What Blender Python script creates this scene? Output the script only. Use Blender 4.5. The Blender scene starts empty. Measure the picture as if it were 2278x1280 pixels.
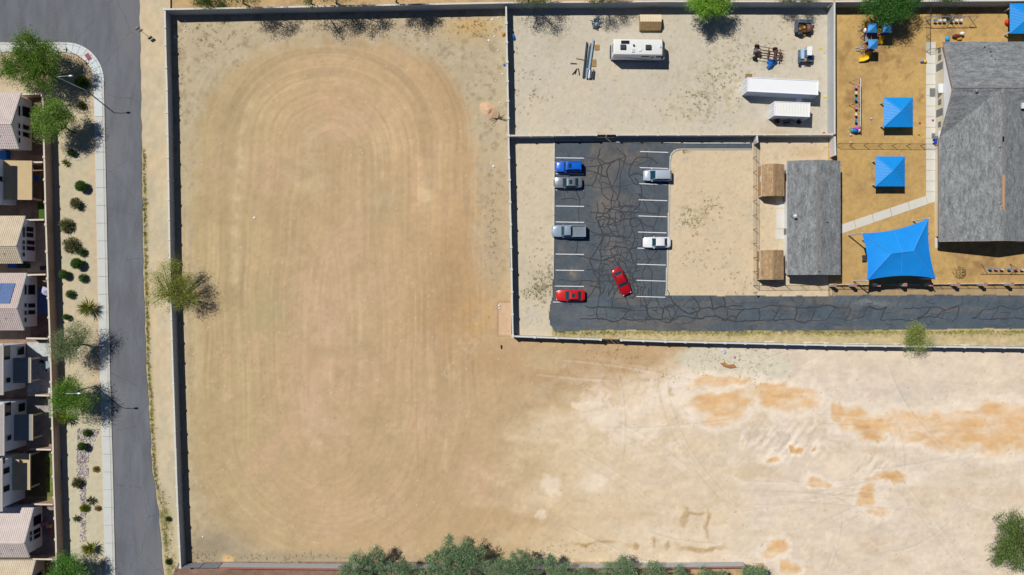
import bpy, math, random
import numpy as np
from mathutils import Vector, Matrix

# ------------------------------------------------------------------ survey frame
# The picture is a straight-down survey view: one map unit (mu) is 0.075 m on the
# ground, the flying height is 114 m.  G() turns a measured map position of
# something that is h metres high into a place in metres.
H, S, CX, CY = 114.0, 0.075, 1139.0, 640.0
def G(u, v, h=0.0):
    k = (H - h) / H
    return ((u - CX) * S * k, (CY - v) * S * k, h)
def gp(u, v, h):                      # map position of the foot below a point at height h
    k = (H - h) / H
    return (CX + (u - CX) * k, CY + (v - CY) * k)

scene = bpy.context.scene
col = scene.collection
R = random.Random(7)
rng = np.random.default_rng(11)

# ------------------------------------------------------------------ camera, sky, sun
cam_d = bpy.data.cameras.new('camera'); cam = bpy.data.objects.new('camera', cam_d)
col.objects.link(cam); cam.location = (0, 0, H); cam.rotation_euler = (0, 0, 0)
cam_d.sensor_width = 36.0; cam_d.lens = 36.0 * H / (2278 * S)
cam_d.clip_end = 3000; cam_d.clip_start = 1
scene.camera = cam
LD = Vector((0.575, -0.468, -1.0)).normalized()
ELEV = math.asin(-LD.z)
w = bpy.data.worlds.new('World'); scene.world = w; w.use_nodes = True
nt = w.node_tree; bg = nt.nodes['Background']
sky = nt.nodes.new('ShaderNodeTexSky'); sky.sky_type = 'NISHITA'; sky.sun_disc = False
sky.sun_elevation = ELEV; sky.sun_rotation = math.atan2(-LD.x, -LD.y)
sky.air_density = 0.5; sky.dust_density = 0.1; sky.ozone_density = 4.0
nt.links.new(sky.outputs[0], bg.inputs[0]); bg.inputs[1].default_value = 0.05
sun_d = bpy.data.lights.new('sun', 'SUN'); sun = bpy.data.objects.new('sun', sun_d); col.objects.link(sun)
sun_d.energy = 4.8; sun_d.angle = math.radians(0.5); sun_d.color = (1.0, 0.88, 0.70)
sun.rotation_euler = LD.to_track_quat('-Z', 'Y').to_euler()
sun.location = (-40, 35, 90)
vs = scene.view_settings
vs.view_transform = 'Standard'; vs.look = 'None'; vs.gamma = 1.0; vs.exposure = 0.0; vs.use_curve_mapping = False
scene.cycles.max_bounces = 6

# ------------------------------------------------------------------ numeric noise
def _h(ix, iy, s):
    n = (ix.astype(np.int64) * 374761393 + iy.astype(np.int64) * 668265263 + s * 144269504) & 0xffffffff
    n = ((n ^ (n >> 13)) * 1274126177) & 0xffffffff
    return ((n ^ (n >> 16)) & 0xffff) / 65535.0
def vnoise(x, y, s=0):
    ix, iy = np.floor(x), np.floor(y); fx, fy = x - ix, y - iy
    fx = fx * fx * (3 - 2 * fx); fy = fy * fy * (3 - 2 * fy)
    a, b, c, d = _h(ix, iy, s), _h(ix + 1, iy, s), _h(ix, iy + 1, s), _h(ix + 1, iy + 1, s)
    return (a * (1 - fx) + b * fx) * (1 - fy) + (c * (1 - fx) + d * fx) * fy
def fbm(x, y, s=0, o=4):                # about -1..1
    t = 0; a = 1; n = 0
    for i in range(o):
        t = t + a * (vnoise(x * 2 ** i + 17.3 * i, y * 2 ** i + 5.1 * i, s + i) * 2 - 1); n += a; a *= 0.55
    return t / n * 1.5
def sst(a, b, x):
    t = np.clip((x - a) / (b - a), 0, 1); return t * t * (3 - 2 * t)
def mixc(c, t, m):
    m = np.clip(m, 0, 1)[:, None]; return c * (1 - m) + np.array(t, float)[None, :] * m
def lin(c):
    c = np.clip(np.asarray(c, float) / 255.0, 0, 1)
    return np.where(c <= 0.04045, c / 12.92, ((c + 0.055) / 1.055) ** 2.4)
WHITE = np.array([1.26, 1.145, 0.98])                             # sunlit white level, so base colours stay real albedos
def alb(c):
    v = lin(c) / WHITE
    return (float(v[0]), float(v[1]), float(v[2]), 1.0)

# ------------------------------------------------------------------ materials
MATS = {}
def mat(name, c, rough=0.85, var=0.12, scale=1.2, bump=0.0, bscale=8.0, metal=0.0, spec=0.3, stretch=None, c2=None, trans=0.0, coat=0.0):
    if name in MATS: return MATS[name]
    m = bpy.data.materials.new(name); m.use_nodes = True; MATS[name] = m
    n = m.node_tree.nodes; l = m.node_tree.links
    b = n['Principled BSDF']
    b.inputs['Roughness'].default_value = rough; b.inputs['Metallic'].default_value = metal
    b.inputs['Specular IOR Level'].default_value = spec
    if coat: b.inputs['Coat Weight'].default_value = coat; b.inputs['Coat Roughness'].default_value = 0.08
    base = alb(c)
    tc = n.new('ShaderNodeTexCoord'); mp = n.new('ShaderNodeMapping')
    geo = n.new('ShaderNodeNewGeometry')
    l.new(geo.outputs['Position'], mp.inputs['Vector'])
    if stretch: mp.inputs['Scale'].default_value = stretch
    ns = n.new('ShaderNodeTexNoise'); ns.inputs['Scale'].default_value = scale
    ns.inputs['Detail'].default_value = 6; ns.inputs['Roughness'].default_value = 0.65
    l.new(mp.outputs[0], ns.inputs['Vector'])
    rp = n.new('ShaderNodeValToRGB'); l.new(ns.outputs['Fac'], rp.inputs['Fac'])
    e = rp.color_ramp.elements; e[0].position = 0.3; e[1].position = 0.7
    if c2 is None:
        lo = [max(0, x * (1 - var)) for x in base[:3]]; hi = [min(1, x * (1 + var)) for x in base[:3]]
    else: lo = base[:3]; hi = alb(c2)[:3]
    e[0].color = (*lo, 1); e[1].color = (*hi, 1)
    l.new(rp.outputs[0], b.inputs['Base Color'])
    if bump:
        nb = n.new('ShaderNodeTexNoise'); nb.inputs['Scale'].default_value = bscale; nb.inputs['Detail'].default_value = 5
        l.new(mp.outputs[0], nb.inputs['Vector'])
        bm = n.new('ShaderNodeBump'); bm.inputs['Strength'].default_value = bump; bm.inputs['Distance'].default_value = 0.05
        l.new(nb.outputs['Fac'], bm.inputs['Height']); l.new(bm.outputs[0], b.inputs['Normal'])
    return m

def soil_mat(name, bump=0.5, bscale=3.5, fine=0.16, spread=9.0):
    if name in MATS: return MATS[name]
    m = bpy.data.materials.new(name); m.use_nodes = True; MATS[name] = m
    n = m.node_tree.nodes; l = m.node_tree.links; b = n['Principled BSDF']
    b.inputs['Roughness'].default_value = 0.95; b.inputs['Specular IOR Level'].default_value = 0.1
    a = n.new('ShaderNodeVertexColor'); a.layer_name = 'Col'
    geo = n.new('ShaderNodeNewGeometry')
    n1 = n.new('ShaderNodeTexNoise'); n1.inputs['Scale'].default_value = spread; n1.inputs['Detail'].default_value = 4; n1.inputs['Roughness'].default_value = 0.7
    l.new(geo.outputs['Position'], n1.inputs['Vector'])
    mr = n.new('ShaderNodeMapRange'); mr.inputs[1].default_value = 0.25; mr.inputs[2].default_value = 0.75
    mr.inputs[3].default_value = 1 - fine; mr.inputs[4].default_value = 1 + fine
    l.new(n1.outputs['Fac'], mr.inputs[0])
    mx = n.new('ShaderNodeVectorMath'); mx.operation = 'SCALE'
    l.new(a.outputs['Color'], mx.inputs[0]); l.new(mr.outputs[0], mx.inputs['Scale'])
    l.new(mx.outputs[0], b.inputs['Base Color'])
    nb = n.new('ShaderNodeTexNoise'); nb.inputs['Scale'].default_value = bscale; nb.inputs['Detail'].default_value = 6; nb.inputs['Roughness'].default_value = 0.7
    l.new(geo.outputs['Position'], nb.inputs['Vector'])
    bm = n.new('ShaderNodeBump'); bm.inputs['Strength'].default_value = bump; bm.inputs['Distance'].default_value = 0.06
    l.new(nb.outputs['Fac'], bm.inputs['Height']); l.new(bm.outputs[0], b.inputs['Normal'])
    return m

def leaf_mat(name='leaf', trans=0.42):
    if name in MATS: return MATS[name]
    m = bpy.data.materials.new(name); m.use_nodes = True; MATS[name] = m
    n = m.node_tree.nodes; l = m.node_tree.links; b = n['Principled BSDF']
    b.inputs['Roughness'].default_value = 0.6; b.inputs['Specular IOR Level'].default_value = 0.25
    a = n.new('ShaderNodeVertexColor'); a.layer_name = 'Col'
    l.new(a.outputs['Color'], b.inputs['Base Color'])
    t = n.new('ShaderNodeBsdfTranslucent'); l.new(a.outputs['Color'], t.inputs['Color'])
    mx = n.new('ShaderNodeMixShader'); mx.inputs[0].default_value = trans
    l.new(b.outputs[0], mx.inputs[1]); l.new(t.outputs[0], mx.inputs[2])
    l.new(mx.outputs[0], n['Material Output'].inputs['Surface'])
    return m

def asphalt_mat(name, c, cpatch, crack, s1, s2, width, patch_scale=0.12, streak=None):
    """grey asphalt with sealed cracks (cell edges) and worn patches"""
    m = bpy.data.materials.new(name); m.use_nodes = True; MATS[name] = m
    n = m.node_tree.nodes; l = m.node_tree.links; b = n['Principled BSDF']
    b.inputs['Roughness'].default_value = 0.92; b.inputs['Specular IOR Level'].default_value = 0.2
    geo = n.new('ShaderNodeNewGeometry'); P = geo.outputs['Position']
    def noise(sc, det=5, rough=0.6, src=P, stretch=None):
        x = n.new('ShaderNodeTexNoise'); x.inputs['Scale'].default_value = sc; x.inputs['Detail'].default_value = det; x.inputs['Roughness'].default_value = rough
        if stretch:
            mp = n.new('ShaderNodeMapping'); mp.inputs['Scale'].default_value = stretch; l.new(src, mp.inputs[0]); src = mp.outputs[0]
        l.new(src, x.inputs['Vector']); return x
    def ramp(fac, p0, c0, p1, c1):
        r = n.new('ShaderNodeValToRGB'); l.new(fac, r.inputs[0]); e = r.color_ramp.elements
        e[0].position = p0; e[0].color = c0; e[1].position = p1; e[1].color = c1; return r.outputs[0]
    def mix(f, a_, b_):
        x = n.new('ShaderNodeMix'); x.data_type = 'RGBA'; l.new(f, x.inputs[0]); l.new(a_, x.inputs[6]) if not isinstance(a_, tuple) else setattr(x.inputs[6], 'default_value', a_)
        l.new(b_, x.inputs[7]) if not isinstance(b_, tuple) else setattr(x.inputs[7], 'default_value', b_); return x.outputs[2]
    base = alb(c)
    basev = ramp(noise(0.35, 6, 0.62, stretch=streak).outputs['Fac'], 0.36, tuple(x * 0.86 for x in base[:3]) + (1,), 0.64, tuple(x * 1.16 for x in base[:3]) + (1,))
    pm = ramp(noise(patch_scale, 4, 0.55, stretch=streak).outputs['Fac'], 0.52, (0, 0, 0, 1), 0.64, (1, 1, 1, 1))
    cur = mix(pm, basev, alb(cpatch))
    dist = noise(0.55, 3)
    va = n.new('ShaderNodeVectorMath'); va.operation = 'SCALE'; va.inputs['Scale'].default_value = 1.1
    l.new(dist.outputs['Color'], va.inputs[0])
    vb = n.new('ShaderNodeVectorMath'); vb.operation = 'ADD'; l.new(P, vb.inputs[0]); l.new(va.outputs[0], vb.inputs[1])
    def vor(sc, wd, seed):
        mp = n.new('ShaderNodeMapping'); mp.inputs['Scale'].default_value = (1.12, 0.86, 0); mp.inputs['Location'].default_value = (seed, seed * 2, 0); l.new(vb.outputs[0], mp.inputs[0])
        v = n.new('ShaderNodeTexVoronoi'); v.voronoi_dimensions = '2D'; v.feature = 'DISTANCE_TO_EDGE'; v.inputs['Scale'].default_value = sc
        l.new(mp.outputs[0], v.inputs['Vector'])
        return ramp(v.outputs['Distance'], wd * sc * 0.25, (1, 1, 1, 1), wd * sc * 1.1, (0, 0, 0, 1))
    if s1:
        c1 = vor(s1, width, 3.1)
        # some cells have hardly any sealing
        k1 = ramp(noise(0.3, 3).outputs['Fac'], 0.40, (0.08, 0.08, 0.08, 1), 0.56, (1, 1, 1, 1))
        mm = n.new('ShaderNodeMix'); mm.data_type = 'RGBA'; mm.blend_type = 'MULTIPLY'; mm.inputs[0].default_value = 1; l.new(c1, mm.inputs[6]); l.new(k1, mm.inputs[7])
        cur = mix(mm.outputs[2], cur, alb(crack))
    if s2:
        c2 = vor(s2, width * 0.75, 9.7)
        # the alligator cracking runs down the middle of the lot
        sx = n.new('ShaderNodeSeparateXYZ'); l.new(P, sx.inputs[0])
        d = n.new('ShaderNodeMath'); d.operation = 'SUBTRACT'; l.new(sx.outputs[0], d.inputs[0]); d.inputs[1].default_value = (1372 - CX) * S
        ab = n.new('ShaderNodeMath'); ab.operation = 'ABSOLUTE'; l.new(d.outputs[0], ab.inputs[0])
        mr = n.new('ShaderNodeMapRange'); mr.inputs[1].default_value = 1.5; mr.inputs[2].default_value = 4.5; mr.inputs[3].default_value = 1; mr.inputs[4].default_value = 0
        l.new(ab.outputs[0], mr.inputs[0])
        ky = n.new('ShaderNodeMapRange'); ky.inputs[1].default_value = -1.2; ky.inputs[2].default_value = 0.2; l.new(sx.outputs[1], ky.inputs[0])
        k2 = ramp(noise(0.22, 2).outputs['Fac'], 0.4, (0, 0, 0, 1), 0.52, (1, 1, 1, 1))
        a1 = n.new('ShaderNodeMath'); a1.operation = 'MULTIPLY'; l.new(mr.outputs[0], a1.inputs[0]); l.new(k2, a1.inputs[1])
        a3 = n.new('ShaderNodeMath'); a3.operation = 'MULTIPLY'; l.new(a1.outputs[0], a3.inputs[0]); l.new(ky.outputs[0], a3.inputs[1])
        a2 = n.new('ShaderNodeMath'); a2.operation = 'MULTIPLY'; l.new(a3.outputs[0], a2.inputs[0]); l.new(c2, a2.inputs[1])
        cur = mix(a2.outputs[0], cur, alb(crack))
    fin = noise(7, 3, 0.7)
    mr = n.new('ShaderNodeMapRange'); mr.inputs[1].default_value = 0.3; mr.inputs[2].default_value = 0.7; mr.inputs[3].default_value = 0.86; mr.inputs[4].default_value = 1.14
    l.new(fin.outputs['Fac'], mr.inputs[0])
    sc = n.new('ShaderNodeVectorMath'); sc.operation = 'SCALE'; l.new(cur, sc.inputs[0]); l.new(mr.outputs[0], sc.inputs['Scale'])
    l.new(sc.outputs[0], b.inputs['Base Color'])
    bm = n.new('ShaderNodeBump'); bm.inputs['Strength'].default_value = 0.25; bm.inputs['Distance'].default_value = 0.02
    l.new(noise(12, 3).outputs['Fac'], bm.inputs['Height']); l.new(bm.outputs[0], b.inputs['Normal'])
    return m

def shingle_mat(name, c, cb, cc, stretch, course_axis):
    """asphalt shingles: mottled tabs in courses"""
    m = bpy.data.materials.new(name); m.use_nodes = True; MATS[name] = m
    n = m.node_tree.nodes; l = m.node_tree.links; b = n['Principled BSDF']
    b.inputs['Roughness'].default_value = 0.95; b.inputs['Specular IOR Level'].default_value = 0.1
    geo = n.new('ShaderNodeNewGeometry')
    mp = n.new('ShaderNodeMapping'); mp.inputs['Scale'].default_value = stretch; l.new(geo.outputs['Position'], mp.inputs[0])
    n1 = n.new('ShaderNodeTexNoise'); n1.inputs['Scale'].default_value = 1.0; n1.inputs['Detail'].default_value = 5; n1.inputs['Roughness'].default_value = 0.75
    l.new(mp.outputs[0], n1.inputs['Vector'])
    rp = n.new('ShaderNodeValToRGB'); l.new(n1.outputs['Fac'], rp.inputs[0]); e = rp.color_ramp.elements
    e[0].position = 0.3; e[0].color = alb(c); e[1].position = 0.72; e[1].color = alb(cc)
    x = e.new(0.5); x.color = alb(cb)
    br = n.new('ShaderNodeTexBrick'); br.inputs['Scale'].default_value = 1.0
    br.inputs['Brick Width'].default_value = 0.34; br.inputs['Row Height'].default_value = 0.16; br.inputs['Mortar Size'].default_value = 0.01
    br.inputs['Color1'].default_value = (0.78, 0.78, 0.78, 1); br.inputs['Color2'].default_value = (1.18, 1.18, 1.2, 1); br.inputs['Mortar'].default_value = (0.6, 0.6, 0.6, 1)
    m2 = n.new('ShaderNodeMapping'); l.new(geo.outputs['Position'], m2.inputs[0])
    if course_axis == 'x': m2.inputs['Rotation'].default_value = (0, 0, math.pi / 2)
    l.new(m2.outputs[0], br.inputs['Vector'])
    mm = n.new('ShaderNodeMix'); mm.data_type = 'RGBA'; mm.blend_type = 'MULTIPLY'; mm.inputs[0].default_value = 1
    l.new(rp.outputs[0], mm.inputs[6]); l.new(br.outputs['Color'], mm.inputs[7]); l.new(mm.outputs[2], b.inputs['Base Color'])
    bm = n.new('ShaderNodeBump'); bm.inputs['Strength'].default_value = 0.5; bm.inputs['Distance'].default_value = 0.03
    l.new(br.outputs['Fac'], bm.inputs['Height']); bm.invert = True; l.new(bm.outputs[0], b.inputs['Normal'])
    return m

# ------------------------------------------------------------------ object helpers
ORG = {}
def tag(o, label=None, cat=None, group=None, kind=None):
    if label: o['label'] = label
    if cat: o['category'] = cat
    if group: o['group'] = group
    if kind: o['kind'] = kind
    return o
def thing(name, label, cat, loc, group=None, rz=0.0):
    o = bpy.data.objects.new(name, None); col.objects.link(o)
    o.empty_display_size = 0.3; o.location = loc; o.rotation_euler = (0, 0, rz)
    ORG[o] = Matrix.Translation(loc) @ Matrix.Rotation(rz, 4, 'Z')
    return tag(o, label, cat, group, 'thing')
def fast_mesh(name, V, F):
    V = np.asarray(V, np.float32); F = np.asarray(F, np.int32)
    me = bpy.data.meshes.new(name)
    me.vertices.add(len(V)); me.vertices.foreach_set('co', V.ravel())
    k = F.shape[1]
    me.loops.add(len(F) * k); me.loops.foreach_set('vertex_index', F.ravel())
    me.polygons.add(len(F)); me.polygons.foreach_set('loop_start', np.arange(0, len(F) * k, k, dtype=np.int32))
    me.polygons.foreach_set('use_smooth', np.zeros(len(F), bool))
    me.update(calc_edges=True)
    return me
def set_col(me, C):
    a = me.color_attributes.new('Col', 'FLOAT_COLOR', 'POINT')
    rgba = np.ones((len(C), 4), np.float32); rgba[:, :3] = C
    a.data.foreach_set('color', rgba.ravel())
def link(name, me, m=None, parent=None):
    o = bpy.data.objects.new(name, me); col.objects.link(o)
    if m is not None: me.materials.append(m)
    if parent is not None:
        me.transform(ORG[parent].inverted()); o.parent = parent; ORG[o] = ORG[parent]
    else: ORG[o] = Matrix.Identity(4)
    return o
def rebase(o):                         # move a single-mesh thing's origin to its foot
    me = o.data; n = len(me.vertices); a = np.empty(n * 3, np.float32); me.vertices.foreach_get('co', a); a = a.reshape(-1, 3)
    c = Vector(((a[:, 0].min() + a[:, 0].max()) / 2, (a[:, 1].min() + a[:, 1].max()) / 2, a[:, 2].min()))
    me.transform(Matrix.Translation(-c)); o.location = c; ORG[o] = Matrix.Translation(c); return o
def copy_tree(o, parent=None):
    c = o.copy(); col.objects.link(c); c.parent = parent
    for ch in o.children: copy_tree(ch, c)
    return c

class MB:
    def __init__(s): s.v = []; s.f = []
    def add(s, vs, fs):
        b = len(s.v); s.v += [tuple(p) for p in vs]; s.f += [tuple(i + b for i in f) for f in fs]; return s
    def box(s, c, d, rz=0.0, M=None):
        x, y, z = d[0] / 2, d[1] / 2, d[2] / 2; ca, sa = math.cos(rz), math.sin(rz)
        pts = [(px, py, pz) for pz in (-z, z) for px, py in ((-x, -y), (x, -y), (x, y), (-x, y))]
        if M is not None: pts = [tuple(M @ Vector(p)) for p in pts]
        else: pts = [(c[0] + ca * p[0] - sa * p[1], c[1] + sa * p[0] + ca * p[1], c[2] + p[2]) for p in pts]
        return s.add(pts, [(3, 2, 1, 0), (4, 5, 6, 7), (0, 1, 5, 4), (1, 2, 6, 5), (2, 3, 7, 6), (3, 0, 4, 7)])
    def prism(s, poly, z0, z1):
        a = sum(poly[i][0] * poly[(i + 1) % len(poly)][1] - poly[(i + 1) % len(poly)][0] * poly[i][1] for i in range(len(poly)))
        if a < 0: poly = poly[::-1]
        n = len(poly)
        return s.add([(p[0], p[1], z0) for p in poly] + [(p[0], p[1], z1) for p in poly],
                     [tuple(range(n - 1, -1, -1)), tuple(range(n, 2 * n))] + [(i, (i + 1) % n, n + (i + 1) % n, n + i) for i in range(n)])
    def bar(s, a, b, wd, ht, up=(0, 0, 1)):
        a, b = Vector(a), Vector(b); d = (b - a).normalized(); u = Vector(up)
        if abs(d.dot(u)) > 0.98: u = Vector((1, 0, 0))
        x = d.cross(u).normalized() * wd / 2; y = x.cross(d).normalized() * ht / 2
        pts = [a - x - y, a + x - y, a + x + y, a - x + y, b - x - y, b + x - y, b + x + y, b - x + y]
        return s.add(pts, [(0, 1, 2, 3), (7, 6, 5, 4), (0, 4, 5, 1), (1, 5, 6, 2), (2, 6, 7, 3), (3, 7, 4, 0)])
    def tube(s, pts, rad, n=8, cap=True):
        pts = [Vector(p) for p in pts]; rad = rad if isinstance(rad, (list, tuple)) else [rad] * len(pts)
        vs = []; fs = []
        for i, p in enumerate(pts):
            d = (pts[min(i + 1, len(pts) - 1)] - pts[max(i - 1, 0)]).normalized()
            u = Vector((0, 0, 1)) if abs(d.z) < 0.9 else Vector((1, 0, 0))
            x = d.cross(u).normalized(); y = d.cross(x)
            for k in range(n):
                a = 2 * math.pi * k / n; vs.append(p + (x * math.cos(a) + y * math.sin(a)) * rad[i])
        for i in range(len(pts) - 1):
            for k in range(n):
                k2 = (k + 1) % n; fs.append((i * n + k, i * n + k2, (i + 1) * n + k2, (i + 1) * n + k))
        if cap: fs += [tuple(range(n)), tuple(range((len(pts) - 1) * n + n - 1, (len(pts) - 1) * n - 1, -1))]
        return s.add(vs, fs)
    def ball(s, c, r, nu=12, nv=8, sq=(1, 1, 1), jit=0.0, top=math.pi):
        vs = []; fs = []
        for j in range(nv + 1):
            t = top * j / nv
            for i in range(nu):
                a = 2 * math.pi * i / nu; q = 1 + (R.uniform(-jit, jit) if 0 < j < nv else 0)
                vs.append((c[0] + r * sq[0] * math.sin(t) * math.cos(a) * q, c[1] + r * sq[1] * math.sin(t) * math.sin(a) * q, c[2] + r * sq[2] * math.cos(t) * q))
        for j in range(nv):
            for i in range(nu):
                i2 = (i + 1) % nu; fs.append((j * nu + i, (j + 1) * nu + i, (j + 1) * nu + i2, j * nu + i2))
        return s.add(vs, fs)
    def loft(s, rings, cap=True, closed=True):
        n = len(rings[0]); vs = [p for r in rings for p in r]; fs = []
        for i in range(len(rings) - 1):
            for k in range(n if closed else n - 1):
                k2 = (k + 1) % n; fs.append((i * n + k, i * n + k2, (i + 1) * n + k2, (i + 1) * n + k))
        if cap: fs += [tuple(range(n - 1, -1, -1)), tuple(range((len(rings) - 1) * n, len(rings) * n))]
        return s.add(vs, fs)
    def build(s, name, m, parent=None, smooth=False, M=None):
        me = bpy.data.meshes.new(name); me.from_pydata(s.v, [], s.f); me.update()
        if M is not None: me.transform(M)
        if smooth: me.polygons.foreach_set('use_smooth', [True] * len(me.polygons))
        return link(name, me, m, parent)

def smooth_angle(o, deg=35):
    me = o.data; me.polygons.foreach_set('use_smooth', [True] * len(me.polygons))
    try: me.set_sharp_from_angle(angle=math.radians(deg))
    except Exception: pass
    return o

def in_poly(x, y, poly):
    r = np.zeros(x.shape, bool); n = len(poly)
    for i in range(n):
        x1, y1 = poly[i]; x2, y2 = poly[(i + 1) % n]
        if y1 == y2: continue
        c = ((y1 > y) != (y2 > y)) & (x < (x2 - x1) * (y - y1) / (y2 - y1) + x1); r ^= c
    return r
def zone(name, poly, step, colfn, zfn, m, z=0.0, kind='structure', label=None):
    """a soil surface as a fine relief grid; poly and step in map units"""
    us = [p[0] for p in poly]; vs_ = [p[1] for p in poly]
    nu = int((max(us) - min(us)) / step) + 1; nv = int((max(vs_) - min(vs_)) / step) + 1
    uu, vv = np.meshgrid(min(us) + np.arange(nu + 1) * step, min(vs_) + np.arange(nv + 1) * step)
    cu = uu[:-1, :-1] + step / 2; cv = vv[:-1, :-1] + step / 2
    keep = in_poly(cu, cv, poly)
    idx = np.arange(uu.size).reshape(uu.shape)
    F = np.stack([idx[1:, :-1], idx[1:, 1:], idx[:-1, 1:], idx[:-1, :-1]], -1)[keep]
    used = np.unique(F); remap = -np.ones(uu.size, np.int64); remap[used] = np.arange(len(used)); F = remap[F]
    u = uu.ravel()[used]; v = vv.ravel()[used]
    C = colfn(u, v)
    Z = zfn(u, v) if zfn else np.zeros_like(u)
    V = np.stack([(u - CX) * S, (CY - v) * S, Z + z], -1)
    me = fast_mesh(name, V, F); set_col(me, lin(C) / WHITE)
    me.polygons.foreach_set('use_smooth', np.ones(len(F), bool))
    o = link(name, me, m); tag(o, label, None, None, kind); return o
def sheet(name, poly, z, m, parent=None, uv=True):
    import bmesh
    bm = bmesh.new(); vs_ = [bm.verts.new((*G(p[0], p[1])[:2], z)) for p in poly]
    f = bm.faces.new(vs_); f.normal_update()
    if f.normal.z < 0: f.normal_flip()
    bmesh.ops.triangulate(bm, faces=[f])
    me = bpy.data.meshes.new(name); bm.to_mesh(me); bm.free()
    return link(name, me, m, parent)
def interp(t, pts):
    xs = [p[0] for p in pts]; ys = [p[1] for p in pts]; return np.interp(t, xs, ys)
# ------------------------------------------------------------------ ground
g = MB().add([(-500, -500, -0.32), (500, -500, -0.32), (500, 500, -0.32), (-500, 500, -0.32)], [(0, 1, 2, 3)]).build('ground', mat('ground_soil', (196, 176, 142), 0.95, 0.1, 0.3, 0.3, 3))
tag(g, 'pale brown desert soil around the site', None, None, 'structure')

def wig(pts, amp=1.2, step=9, seed=1):
    out = []
    for i in range(len(pts) - 1):
        a, b = pts[i], pts[i + 1]; L = math.hypot(b[0] - a[0], b[1] - a[1]); n = max(1, int(L / step))
        for k in range(n):
            t = k / n; u = a[0] + (b[0] - a[0]) * t; v = a[1] + (b[1] - a[1]) * t
            d = float(fbm(np.array([(u + v) / 22.0]), np.array([seed * 7.7]), seed, 3)[0]) * amp if 0 < k or i > 0 else 0
            nx, ny = -(b[1] - a[1]) / L, (b[0] - a[0]) / L
            out.append((u + nx * d, v + ny * d))
    out.append(pts[-1]); return out

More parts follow.
